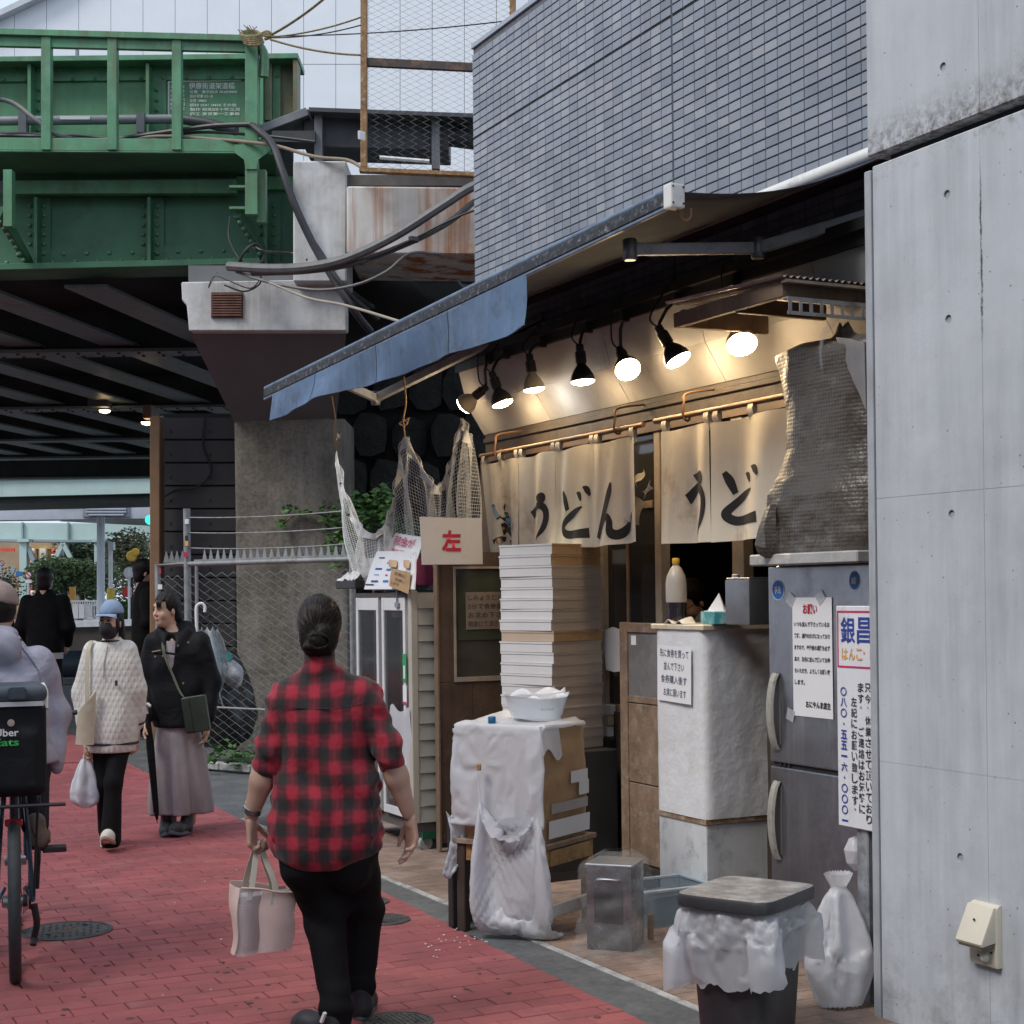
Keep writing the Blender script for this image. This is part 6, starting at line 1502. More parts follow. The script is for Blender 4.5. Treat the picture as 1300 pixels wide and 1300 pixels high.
# ------------------------------------------------------------------ chain-link fence with spikes
m_galv=mat('galvanised_fence',(.27,.285,.29),.5,metal=.5,var=.2,scale=12,dirt=((.16,.12,.09),.4,8))
m_link=mat('chain_wire',(.24,.25,.25),.5,metal=.4,var=.2,scale=12)
def chain(mb,a,b_,z0,z1,pitch=.075,r=.0028):
    """woven diamond mesh between a and b"""
    a=np.asarray(a,float);b_=np.asarray(b_,float);L=np.linalg.norm(b_-a);d=(b_-a)/L;nn=unit(np.cross(d,V(0,0,1)))
    n=int(L/pitch);m=int((z1-z0)/pitch)
    for i in range(n+1):
        pts=[]
        for k in range(2*m+1):
            s=i*pitch+(pitch if(k+i)%2 else 0);pts.append(a+d*min(max(s,0),L)+V(0,0,z0+k*pitch/2)+nn*(.003 if k%2 else-.003))
        mb.tube(pts,r,3,cap=False)
FA_,FB_=W(241,970,14.3)*V(1,1,0),W(450,970,13.1)*V(1,1,0);FH=1.853
fn=thing('chainlink_fence','galvanised chain-link fence topped with spikes, beside the column','fence',(FA_+FB_)/2)
b=MB();chain(b,FA_,FB_,.12,FH-.03);b.build('mesh',m_link,fn,kind='stuff',fix=False)
b=MB();b.tube([FA_+V(0,0,FH),FB_+V(0,0,FH)],.024,10);b.build('top_rail',m_galv,fn,smooth=True)
b=MB();b.tube([FA_+V(0,0,.55),FB_+V(0,0,.55)],.010,6);b.build('tension_wire',m_galv,fn,smooth=True)
for q,h,r in((FA_,2.36,.034),(FB_,FH,.026),(FA_+unit(FB_-FA_)*.12,FH,.016)):
    b=MB();b.tube([q,q+V(0,0,h)],r,12);b.build('fence_post',m_galv,fn,smooth=True)
dfn=unit(FB_-FA_)
sp=MB();sp.hexa([V(-.028,-.004,0),V(.028,-.004,0),V(.028,.004,0),V(-.028,.004,0),V(-.003,-.002,.105),V(.003,-.002,.105),V(.003,.002,.105),V(-.003,.002,.105)]);spm=sp.mesh('spike');spm.materials.append(m_galv)
nsp=int(np.linalg.norm(FB_-FA_)/.085)
for k in range(2,nsp):
    o=link('spike',spm,fn);q=FA_+dfn*(.06+k*.085)+V(0,0,FH+.024);o.location=(q-np.array(fn.location)).tolist();o.rotation_euler=(random.uniform(-.06,.06),0,math.atan2(dfn[1],dfn[0]))
b=MB();b.beam(FA_+V(0,0,FH+.03)+dfn*.1,FB_+V(0,0,FH+.03),.02,.016);b.build('spike_strip',m_galv,fn)
for k,z in enumerate((2.28,2.14,2.0)):
    b=MB();b.tube(catenary(FA_+V(0,0,z),FA_+dfn*1.95+V(0,0,z-.02),.02,10),.006,5);b.build('barbed_wire',m_galv,fn)
RB=W(203,960,14.6)*V(1,1,0)
b=MB();chain(b,RB,FA_,.1,FH-.03);b.build('return_mesh',m_link,fn,kind='stuff',fix=False)
b=MB();b.tube([RB,RB+V(0,0,FH),FA_+V(0,0,FH)],.028,10);b.build('gate_frame',m_galv,fn,smooth=True)
for k in range(4):
    o=link('spike',spm,fn);q=RB+(FA_-RB)*(.3+.18*k)+V(0,0,FH+.02);o.location=(q-np.array(fn.location)).tolist();o.rotation_euler=(0,0,CAMYAW)
for(px,py,m,w)in((237,662,m_paper,5),(237,683,m_blk,4),(237,690,m_org,4),(236,704,m_mag,6),(203,745,m_paper,6),(203,725,m_mag,3)):
    c=W(px,py,14.25)if px>220 else W(px,py,14.55);b=MB();b.box(c,(w*.007,.004,.045),Rz(CAMYAW));b.build('sticker_scrap',m,fn)
# low kerb, planks and weeds at the fence foot
ks=MB()
for k in range(5):
    q=FA_+dfn*(.05+k*.40)-fwd*.06;ks=MB().beam(q+V(0,0,.03),q+dfn*.39+V(0,0,.03),.10,.07)
    tag(ks.build('kerb_stone',m_kerbst,bevel=.01),'concrete kerb stone, number-free stretch under the fence' if False else['concrete kerb stone under the fence nearest the bridge','second kerb stone under the fence counting from the bridge','middle kerb stone under the chain-link fence','fourth kerb stone under the fence counting from the bridge','kerb stone under the fence nearest the cabinet'][k],'kerb stone','kerb stones under the fence')
m_leaf=mat('leaf_green',(.06,.15,.03),.55,var=.45,scale=9)
m_leafd=mat('leaf_dark',(.035,.085,.03),.6,var=.45,scale=7)
def leaves(mb,centers,r,n,size,flat=.35):
    for c in centers:
        for k in range(n):
            d=rng.normal(size=3);d/=np.linalg.norm(d)+1e-9;p=np.asarray(c)+d*r*rng.random()**.45
            a=unit(rng.normal(size=3));u_=unit(np.cross(a,V(0,0,1)+.2*rng.normal(size=3)));v_=np.cross(a,u_);s=size*rng.uniform(.6,1.25)
            mb.add([p-u_*s*.5,p+v_*s*.28+a*s*.08,p+u_*s*.5,p-v_*s*.28+a*s*.08],[(0,1,2,3)])
    return mb
wp=MB();leaves(wp,[W(px,py,13.75)for px,py in((268,957),(285,955),(300,960),(312,962),(330,965))],.12,26,.07)
tag(wp.build('weeds',m_leaf,kind='stuff',fix=False),'green weeds at the foot of the fence','weeds')
iv=thing('ivy_plant','green ivy climbing the pebbled column and the dark wall','plant',W(440,700,15.2))
b=MB();leaves(b,[W(px,py,Z)for px,py,Z in((365,647,15.3),(378,648,15.3),(392,650,15.3),(405,648,15.3),(357,664,15.32),(415,655,15.3))],.05,9,.085)
leaves(b,[W(px,py,Z)for px,py,Z in((425,650,15.2),(432,668,15.2),(440,650,15.2),(450,640,15.2),(460,655,15.2),(470,645,15.2),(480,638,15.2),(490,632,15.2),(435,690,15.2),(425,700,15.2),(445,685,15.2),(478,665,15.2),(488,660,15.2),(500,700,15.3),(520,690,15.3),(540,680,15.3),(560,690,15.3),(510,670,15.3))],.17,46,.085)
b.build('foliage',m_leaf,iv,kind='stuff',fix=False)
MB().tube(spline([W(357,668,15.36),W(380,651,15.36),W(420,655,15.3),W(450,660,15.25),W(470,720,15.3),W(480,820,15.4)]),.01,5).build('stem',m_midwood,iv)
# things behind the fence
um=thing('leaning_umbrella','clear umbrella with white hooked handle leaning behind the fence','umbrella',W(255,900,14.15))
u0,u1=W(252,800,14.1),W(287,900,14.2)
hk=[W(250,806,14.1),W(249,775,14.1),W(251,768,14.1),W(256,766,14.1),W(260,770,14.1),W(260,777,14.1)]
MB().tube(spline(hk),.014,8).build('handle',m_white,um,smooth=True)
dn_=unit(W(300,860,14.1)-W(262,795,14.1))
g=[[W(266+34*math.sin(math.pi*min(1,.2+v*.85))*(u-.5)*1.0+14*v,795+95*v+6*abs(math.sin(9*u))*(v<.1),14.12+.08*math.sin(9*u))for u in np.linspace(0,1,24)]for v in np.linspace(0,1,14)]
b=MB();b.grid(g,.002);b.build('canopy',mat('clear_umbrella',(.5,.55,.57),.2,alpha=.55,spec=.6),um,smooth='all')
MB().tube([W(252,800,14.1),W(284,900,14.15)],.006,6).build('shaft',m_steel,um)
def heap(name,label,cat,c,r,m,seed):
    S_=SDF(np.asarray(c)-r*1.6,np.asarray(c)+r*1.6,max(r)/18)
    rs=np.random.default_rng(seed)
    for k in range(6):S_.ell(np.asarray(c)+rs.normal(size=3)*r*.35,np.array(r)*rs.uniform(.55,.85),k=.05)
    S_.warp(lambda X,Y,Z:.02*np.sin(23*X+9*Y)*np.sin(19*Z+7*X))
    return tag(S_.build(name,m),label,cat)
heap('black_sack','heap of black sacks behind the chain-link fence','sack',W(285,885,14.6),np.array([.32,.32,.62]),mat('sack_black',(.014,.014,.015),.4,spec=.5),5)
heap('white_bundle','pale crumpled bundle on the black sacks behind the fence','bundle',W(292,853,14.3),np.array([.13,.13,.10]),mat('pale_bundle',(.45,.45,.46),.7,var=.2),6)
heap('teal_cloth','scrap of teal cloth on the sacks behind the fence','cloth',W(285,835,14.3),np.array([.06,.06,.05]),mat('teal_scrap',(.02,.28,.25),.6),7)
# ------------------------------------------------------------------ above the abutment: dark cable trough, rusty posts, wire mesh, cables
m_trough=mat('trough_black',(.035,.036,.04),.55,var=.3,scale=5)
tg=thing('cable_trough','dark steel cable trough above the abutment','trough',W(480,180,14.6))
b=MB();cbox(b,385,570,138,186,14.6,.5,sl=6);b.build('trough',m_trough,tg,bevel=.01)
b=MB();cbox(b,392,605,136,141,14.4,.8,sl=8);b.build('cover',mat('cover_dark',(.06,.062,.07),.5,var=.2),tg)
b=MB();b.prism([W(325,160,14.5),W(388,136,14.5),W(392,146,14.5),W(328,170,14.5)],fwd*.4);b.build('sloping_cover',mat('cover_grey',(.17,.175,.185),.5,var=.2,streak=((.25,.25,.26),.4,8)),tg,bevel=.005)
for px in(404,553):
    b=MB();cbox(b,px-5,px+5,146,214,14.5,.1);b.build('support_post',mat('trough_post',(.11,.115,.125),.5),tg)
b=MB();cbox(b,345,400,166,180,14.45,.25);b.build('side_channel',m_trough,tg)
b=MB();b.tube([W(482,200,14.45),W(520,203,14.45),W(545,205,14.45)],.02,6);b.build('white_pipe',m_white,tg)
b=MB();b.tube([W(566,172,14.7),W(640,182,14.7)],.10,12);b.build('end_duct',m_trough,tg,smooth=True)
m_rpost=mat('rusty_post',(.27,.15,.06),.8,var=.3,scale=14,dirt=((.12,.05,.025),.5,16),dirt2=((.42,.36,.26),.35,20))
mf=thing('mesh_screen','wire mesh screen on rusty steel posts above the abutment','screen',W(530,215,13.6))
for px in(461.5,651):
    b=MB();cbox(b,px-4,px+4,-60,212,13.6,.07);b.build('post',m_rpost,mf,bevel=.004)
b=MB();cbox(b,466,648,73,83,13.62,.05,sl=9);b.build('rail',mat('rail_rust',(.05,.04,.035),.7,dirt=((.2,.1,.05),.4,9)),mf)
b=MB();cbox(b,456,648,212,217,13.58,.09,sl=8);b.build('bottom_rail',m_rpost,mf)
bm2=MB();a_,c_=W(466,212,13.65),W(650,220,13.65)
def chain_w(mb,a,b_,h,pitch,r):
    L=np.linalg.norm(b_-a);d=(b_-a)/L;n=int(L/pitch);m=int(h/pitch)
    for i in range(n+1):mb.tube([a+d*min(max(i*pitch+(pitch if(k+i)%2 else 0),0),L)+V(0,0,k*pitch/2)for k in range(2*m+1)],r,3,cap=False)
chain_w(bm2,a_,c_,1.75,.055,.0024);bm2.build('wire_mesh',mat('mesh_grey',(.20,.215,.22),.6),mf,kind='stuff',fix=False)
b=MB();b.box(W(459,172,13.55),(.07,.02,.07),Rz(.4));b.build('plastic_scrap',m_poly,mf)
# rope lashed round the rail end with wires running off it
lr=thing('lashed_rope','yellow and black rope lashed round the end of the green rail','rope',W(320,45,14.3))
m_rope=mat('dirty_rope',(.20,.16,.08),.9,var=.5,scale=40)
b=MB()
for k in range(5):b.tube([W(318+12*math.cos(a)+k*1.0,43+k*2.6+4*math.sin(a),14.35-.12*math.sin(a))for a in np.linspace(0,2*math.pi,14)],.014,6)
for k in range(4):b.tube(spline([W(330,44,14.25),W(340,40+k*2,14.2),W(345,46,14.2),W(336,50,14.22)]),.014,6)
b.build('lashing',m_rope,lr,smooth=True)
for k in range(9):
    b=MB();q=W(312+random.uniform(-6,14),42,14.3);b.tube([q,q+V(random.uniform(-.1,.1),0,random.uniform(.02,.08))],.004,4);b.build('frayed_strand',m_rope,lr)
for k,(p0,p1,m,r,lab)in enumerate(((W(343,45,14.2),W(430,-18,13.7),m_rope,.012,'rope slanting up to the top edge of the photo'),(W(343,47,14.2),W(458,22,13.6),m_rope,.008,'upper thin rope from the green rail to the rusty post'),(W(343,46,14.2),W(640,27,13.6),m_wire,.006,'wire running level from the green rail across the mesh'),(W(343,50,14.2),W(458,70,13.6),m_rope,.010,'rope sloping down from the green rail to the rusty post'),(W(343,48,14.2),W(458,32,13.6),m_wire,.006,'lower thin wire from the green rail to the rusty post'))):
    tag(MB().tube(catenary(p0,p1,.03),r,5).build('guy_line',m,smooth=True),lab,'rope','lines running off the lashed rail end')
m_cab=mat('cable_grey',(.13,.13,.13),.55,var=.3,scale=8,dirt=((.06,.06,.06),.4,8));m_cabb=mat('cable_black',(.025,.025,.028),.5,var=.3)
CABLES=[
 ('thick grey cable sweeping down from the wall to the pier',[(640,226,13.3),(600,237,13.3),(560,262,13.3),(500,300,13.35),(440,328,13.4),(390,339,13.5),(340,341,13.7),(290,338,13.9)],.042,m_cab),
 ('second grey cable just below the thick one',[(640,240,13.35),(604,255,13.35),(570,282,13.35),(520,308,13.4),(450,334,13.45),(390,344,13.6),(320,347,13.9)],.026,m_cab),
 ('thin black cable looping under the two grey ones',[(640,262,13.3),(600,268,13.3),(560,285,13.3),(524,304,13.35),(480,325,13.4),(440,335,13.45)],.010,m_cabb),
 ('thin grey cable sagging past the pillar foot',[(560,322,13.4),(520,322,13.4),(490,345,13.4),(450,362,13.4),(400,368,13.5),(340,358,13.7),(300,345,13.9)],.013,m_cab),
 ('thin pale cable hanging down to the awning',[(300,345,13.9),(340,358,13.7),(390,378,13.4),(440,388,12.8),(520,412,11.5)],.011,mat('cable_pale',(.3,.27,.22),.7)),
 ('black cable dropping straight down the white pillar',[(322,160,14.3),(345,182,14.1),(358,215,13.95),(372,255,13.9),(395,305,13.9),(418,345,13.85),(450,395,13.8),(470,420,14.2)],.034,m_cabb),
 ('second black cable beside the one on the pillar',[(318,158,14.35),(342,178,14.1),(362,225,13.93),(385,285,13.9),(410,325,13.87),(440,370,13.8),(480,405,14.2)],.022,m_cabb),
 ('pale cable running along the walkway towards the abutment',[(-20,178,14.6),(60,180,14.6),(140,180,14.6),(200,173,14.5),(260,176,14.45),(310,180,14.35),(350,185,14.2),(400,199,14.0),(440,203,13.9),(460,213,13.7)],.016,mat('cable_tan',(.24,.19,.14),.7)),
 ('black cable lying along the green walkway',[(-20,172,14.65),(60,174,14.6),(130,178,14.6),(210,168,14.5),(270,160,14.45),(320,158,14.35)],.024,m_cabb),
 ('thin black cable just above the walkway edge',[(-20,168,14.7),(90,172,14.65),(180,178,14.6),(250,168,14.5),(330,172,14.4),(400,180,14.3)],.014,m_cabb),
 ('grey hose arching over the conduit pipe at the left edge',[(-20,124,14.5),(15,130,14.5),(45,152,14.4),(70,170,14.45),(90,176,14.6)],.022,m_cab),
 ('thin wire dangling from the green post to the pier cap',[(292,275,14.3),(290,300,14.25),(298,320,14.1),(310,335,14.0),(328,345,13.95),(330,360,13.95),(310,370,13.9),(285,362,13.9)],.008,m_cabb),
 ('coil of black wire on the pier cap',[(300,338,13.95),(312,318,13.9),(325,310,13.95),(335,325,14.0),(322,340,13.9),(306,330,13.95),(318,312,14.0),(332,318,13.9),(345,320,14.1),(372,322,14.2),(390,330,14.0)],.012,m_cabb),
 ('loose wire loop on the front of the pier cap',[(275,345,14.0),(265,365,13.95),(272,350,13.9),(290,356,13.92),(318,366,13.95),(332,352,14.0)],.006,m_cab)]
for lab,pts,r,m in CABLES:
    tag(MB().tube(spline([W(*p)for p in pts],5),r,8).build('cable',m,smooth=True),lab,'cable','cables round the bridge end')
b=MB();b.box(W(525,304,13.3),(.09,.05,.05),Rz(.3));tag(b.build('cable_clamp',m_cabb,bevel=.01),'black clamp tying two cables together before the abutment','clamp')

# ------------------------------------------------------------------ pale clad building behind
wbz=46.0
m_clad=mat('white_cladding',(.64,.67,.70),.5,var=.03,scale=1.5,spec=.3)
wb=thing('white_building','tall pale building clad in white panels behind the bridge','building',W(350,757,wbz)*V(1,1,0))
b=MB();b.prism([W(-60,330,wbz+.06),W(720,330,wbz+.06),W(720,-140,wbz+.06),W(240,-140,wbz+.06),W(66,-8,wbz+.06),W(-60,52,wbz+.06)],fwd*8);b.build('frame',mat('clad_joint',(.30,.33,.36),.7),wb)
pw_=40.8
for i in range(-2,17):
    x0,x1=i*pw_+18.6,(i+1)*pw_+18.0
    for(y0,y1)in((-110,81.2),(82.0,330)):
        t0=max(y0,np.interp(x0,[-60,66,240],[52,-8,-120]));t1=max(y0,np.interp(x1,[-60,66,240],[52,-8,-120]))
        if t0>=y1:continue
        sl=-4 if y0<0 else 0
        b=MB();b.prism([W(x0,y1,wbz),W(x1,y1,wbz),W(x1,t1,wbz),W(x0,t0,wbz)],fwd*.055);b.build('cladding_panel',m_clad,wb)
b=MB();b.beam(W(-60,50,wbz-.1),W(66,-10,wbz-.1),.5,.16);b.beam(W(66,-10,wbz-.1),W(240,-140,wbz-.1),.5,.16);b.build('roof_edge',mat('roof_edge_grey',(.45,.48,.51),.5),wb)
b=MB();b.tube([W(100,50,40),W(-40,56,40)],.03,6);b.tube([W(98,45,40),W(98,75,40)],.05,6);tag(b.build('service_line',mat('line_grey',(.2,.21,.22),.6)),'thin service line with a small bracket before the white building','wire')

# ------------------------------------------------------------------ beyond the bridge
m_mint=mat('mint_steel',(.40,.52,.49),.5,var=.06,scale=2,streak=((.3,.36,.34),.25,5))
m_mintd=mat('mint_dark',(.24,.31,.33),.55,var=.1)
fb=thing('mint_beam','pale mint steel beam just past the bridge, the upper one','beam',W(95,620,41),0,'mint beams past the bridge')
b=MB();cbox(b,-60,196,609,632,41,.35,sl=-6);b.build('web',m_mint,fb)
b=MB();cbox(b,-60,196,605.5,609,40.9,.6,sl=-6);b.build('top_flange',m_mint,fb)
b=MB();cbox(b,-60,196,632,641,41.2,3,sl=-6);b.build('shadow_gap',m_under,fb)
gb_=thing('grey_beam','wide grey beam with a slotted vent grille, past the mint beam','beam',W(95,650,45))
b=MB();cbox(b,-60,196,633,661,45,.8,sl=-3);b.build('web',mat('beam_grey',(.40,.43,.49),.5,var=.05,streak=((.3,.32,.36),.3,3)),gb_)
b=MB();cbox(b,105,164,636,656,44.95,.045);vg=b.build('vent_plate',mat('vent_grey',(.22,.25,.30),.5),gb_)
for i in range(5):
    b=MB();cbox(b,108+(1 if i<4 else 4),161-(1 if i<4 else 4),637.5+i*3.7,639.6+i*3.7,44.9,.045);b.build('vent_slat',mat('beam_grey',(.40,.43,.49),.5),vg)
b=MB();cbox(b,70,102,630,639,44.9,.5);b.build('dark_bracket',m_under,gb_)
rfp=MB();rfp.prism([W(85,659,48),W(200,656,48),W(200,668,50),W(75,662,50)],V(0,0,.1));tag(rfp.build('white_canopy_roof',mat('roof_white',(.62,.63,.64),.6,var=.1)),'white ribbed roof strip above the lower mint girder','roof')
mg2=thing('mint_girder','pale mint steel girder on columns, the lower one far behind','girder',W(95,690,52),0,'mint beams past the bridge')
b=MB();cbox(b,-60,196,663,684,52,.4,sl=2);b.build('web',m_mint,mg2)
b=MB();cbox(b,-60,196,684,687,51.8,.8,sl=2);b.build('bottom_flange',m_mintd,mg2)
for px in(28,86,126):
    b=MB();cbox(b,px-1,px+1,663,684,51.9,.1);b.build('stiffener',m_mintd,mg2)
for(px,w,Z,lab)in((29,9,51.5,'left'),(78,7,53.0,'middle'),(124,9,51.5,'right')):
    c=thing('mint_column',lab+' of the pale mint columns carrying the lower girder','column',W(px,780,Z)*V(1,1,0),0,'mint columns')
    b=MB();q=W(px,780,Z);cbox(b,px-w/2,px+w/2,684,806,Z,.3);b.build('shaft',m_mint if px!=78 else m_mintd,c)
    b=MB();cbox(b,px-w*.8,px+w*.8,684,688,Z-.1,.5);b.build('head_plate',m_mint,c)
for k,(p0,p1)in enumerate(((W(80,690,51.5),W(66,718,51.5)),(W(80,690,51.5),W(96,720,51.5)),(W(36,695,51.6),W(46,720,51.6)),(W(18,720,51),W(6,745,51)))):
    tag(MB().beam(p0,p1,.12,.14).build('brace',m_mint if k<2 else m_mintd),('left leg of the pale brace under the mint girder','right leg of the pale brace under the mint girder','dark brace beside the left mint column','brace at the far left edge under the mint girder')[k],'brace','braces under the mint girder')
# shop with lanterns
ln=thing('lantern_shop','wooden restaurant front with rows of red and white lanterns far behind','shop',W(50,770,58)*V(1,1,0))
b=MB();cbox(b,-30,78,686,806,58.5,3);b.build('wall',mat('shop_wall',(.34,.25,.16),.7,var=.3,scale=.8),ln)
b=MB();cbox(b,38,66,692,697,58,.3);b.build('beam',mat('ochre_beam',(.42,.26,.09),.6),ln)
for px in(45,62,70):
    b=MB();cbox(b,px-1.5,px+1.5,697,770,58.1,.2);b.build('post',mat('ochre_beam',(.42,.26,.09),.6),ln)
b=MB();cbox(b,50,58,696,722,57.9,.1);sgn=b.build('sign',mat('sign_cream',(.7,.66,.55),.6),ln)
for i,ch in enumerate('大山'):text(ch,.17,.2,W(51.5,707+i*10,57.88),cr,cu,m_blk,sgn,off=.004)
b=MB();cbox(b,0,18,696,700,58,.1);b.build('red_sign',mat('sign_red',(.6,.07,.03),.5),ln)
m_lan=[mat('lantern_red',(.55,.05,.04),.6),mat('lantern_white',(.72,.64,.5),.6)]
lam=MB();lam.lathe([(.03,-.11),(.08,-.09),(.1,0),(.08,.09),(.03,.11)],seg=10);lmesh=[]
for m in m_lan:me=lam.mesh('lantern');me.materials.append(m);me.polygons.foreach_set('use_smooth',[True]*len(me.polygons));lmesh.append(me)
for k in range(30):
    px=36.5+(k%2)*5.2+(32 if k>=20 else 0);py=700+((k%20)//2)*6.6
    o=link('lantern',lmesh[(k//2+k)%2],ln);o.location=(W(px,py,57.8)-np.array(ln.location)).tolist()
# clipped round bushes and trees
def crown(name,label,pts,Z,r,n,size,m,trunk=None,cat='tree',h=.5):
    t=thing(name,label,cat,W(pts[0][0],790,Z)*V(1,1,0))
    b=MB();leaves(b,[W(x,y,Z+dz)for x,y,dz in pts],r,n,size);b.build('crown',m,t,kind='stuff',fix=False)
    if trunk:
        b=MB()
        for(x0,y0,x1,y1)in trunk:b.tube(spline([W(x0,y0,Z),W((x0+x1)/2+1,(y0+y1)/2,Z),W(x1,y1,Z)]),[.09]*6+[.07]*6+[.05],7)
        b.build('trunk',m_dkwood,t,smooth=True)
    return t
m_bush=mat('hedge_leaf',(.11,.175,.075),.6,var=.5,scale=3);m_tree1=mat('dark_tree_leaf',(.05,.085,.045),.65,var=.5,scale=2);m_tree2=mat('autumn_leaf',(.20,.21,.11),.65,var=.5,scale=2.5)
crown('clipped_tree','clipped round green tree behind the dark-clad pedestrian',[(50+9*i+random.uniform(-3,3),738+random.uniform(-14,14),random.uniform(-.4,.4))for i in range(10)]+[(60,722,0),(75,724,0),(92,726,0),(108,728,0),(118,738,0)],47,.46,900,.10,m_bush,[(85,800,82,745),(100,800,104,750)])
crown('dark_tree','dense dark tree under the mint girder',[(90+7*i,702+random.uniform(-10,16),random.uniform(-.5,.5))for i in range(12)],54,.7,520,.15,m_tree1,[(140,800,140,720)])
crown('yellowing_tree','yellow-green tree beside the signal pole',[(146+6*i,700+random.uniform(-14,40),random.uniform(-.5,.5))for i in range(10)]+[(160,745,0),(150,740,0)],50,.55,420,.12,m_tree2,[(165,800,166,720)])
crown('low_hedge','bright green low hedge near the road signs',[(140+6*i,772+random.uniform(-8,8),0)for i in range(9)],44,.34,420,.08,mat('bright_hedge',(.07,.15,.03),.6,var=.4,scale=3),None,'hedge')
crown('dark_hedge','dark hedge at the far left edge',[(-4+7*i,742+random.uniform(-8,10),0)for i in range(4)],46,.4,220,.09,m_tree1,None,'hedge')
# poles and road signs
def pole(name,label,px,y0,y1,Z,r,m,extra=None):
    t=thing(name,label,'pole',W(px,y1,Z));MB().tube([W(px,y1,Z),W(px,y0,Z)],r,8).build('shaft',m,t,smooth=True)
    if extra:extra(t)
    return t
m_pole=mat('pole_grey',(.50,.55,.60),.5,var=.06)
pole('grey_pole','plain grey steel pole beyond the bridge',128,656,806,43,.11,m_pole)
def ex1(t):
    b=MB();cbox(b,137,144,688,698,43.8,.2);b.build('signal_head',mat('pale_box',(.6,.62,.62),.5),t)
    b=MB();b.tube([W(140.5,800,43.9),W(140.5,747,43.9)],.11,8);b.build('yellow_sleeve',mat('yellow_sleeve',(.60,.42,.04),.5),t,smooth=True)
pole('signal_pole','white pole with a yellow sleeve',140.5,696,800,44,.06,mat('pole_white',(.7,.71,.72),.5),ex1)
def disc_sign(name,label,px,py,r,Z,m,mark=None):
    t=thing(name,label,'sign',W(px,800,Z));MB().tube([W(px,806,Z+.06),W(px,py-r,Z+.06)],.035,6).build('pole',m_pole,t,smooth=True)
    rr=float(np.linalg.norm(W(px+r,py,Z)-W(px,py,Z)));Md=np.column_stack([cr,cu,-fwd])
    MB().lathe([(rr,-.01),(rr,.01),(0,.012)],c=W(px,py,Z),seg=20,M=Md).build('disc',m,t,smooth=True)
    if mark:mark(t,W(px,py,Z-.03),rr,Md)
def arrow(t,c,rr,M):
    b=MB();b.prism([c+M@V(x*rr,y*rr,0)for x,y in((-.14,-.7),(.14,-.7),(.14,.1),(.45,.1),(0,.7),(-.45,.1),(-.14,.1))],M@V(0,0,.006));b.build('arrow',m_paper,t)
def slash(t,c,rr,M):
    b=MB();b.lathe([(rr*.74,0),(rr*.74,.004),(0,.005)],c=c+M@V(0,0,-.012),seg=18,M=M);b.build('white_field',m_paper,t);b=MB();b.box(c+M@V(0,0,.008),(rr*1.5,rr*.22,.004),M@Rz(-.78));b.build('slash',m_red,t)
def greyface(t,c,rr,M):
    b=MB();b.lathe([(rr*.8,0),(rr*.8,.004),(0,.005)],c=c,seg=18,M=M);b.build('inner_disc',mat('sign_backgrey',(.45,.47,.48),.5),t);b=MB();b.box(c+M@V(0,0,.01),(rr*.4,rr*1.2,.008),M);b.build('bracket',m_pole,t)
disc_sign('arrow_sign','round blue road sign with a white upward arrow',178,724,7,43,m_bluep,arrow)
disc_sign('reversed_sign','round grey back of a road sign next to the blue one',164,727,7.2,42.5,mat('sign_grey',(.5,.52,.53),.5),greyface)
disc_sign('no_entry_sign','round red-rimmed road sign near the left mint column',36,730,4.6,44,m_red,slash)
disc_sign('left_edge_sign','round red-rimmed road sign cut by the left edge',2,715,3.6,46,m_red,slash)
b=MB();cbox(b,20,28,725.5,731.5,44.5,.02);tag(b.build('blue_arrow_plate',m_bluep),'small blue plate sign left of the red-rimmed sign','sign')
b=MB();cbox(b,32,40,736,740,43.9,.02);tag(b.build('white_plate',m_paper),'small white plate under the red-rimmed sign','sign')
b=MB();b.lathe([(.14,-.02),(.16,0),(.14,.02)],c=W(167,706,45),seg=10,M=np.column_stack([cr,cu,-fwd]));b.lathe([(.10,-.04),(.12,0),(.10,.04)],c=W(172,701,45),seg=10,M=np.column_stack([cr,cu,-fwd]));tag(b.build('yellow_shop_sign',mat('yellow_sign',(.55,.36,.05),.5)),'small yellow shop sign in front of the yellowing tree','sign')
b=MB();b.lathe([(.13,-.05),(.13,.05)],c=W(191,660,40),seg=12,M=np.column_stack([cr,cu,-fwd]));tag(b.build('green_signal',glow('signal_green',(.05,.8,.55),1.2)),'small green traffic light at the brown post','traffic light')
b=MB();cbox(b,156,162,745,758,45,.5);tag(b.build('red_vending',mat('vend_red',(.55,.03,.04),.5)),'small red vending machine behind the sign poles','vending machine')
b=MB();cbox(b,88,94,745,762,44,.2);tag(b.build('orange_banner',mat('banner_orange',(.6,.28,.04),.6)),'narrow orange banner behind the clipped tree','banner')
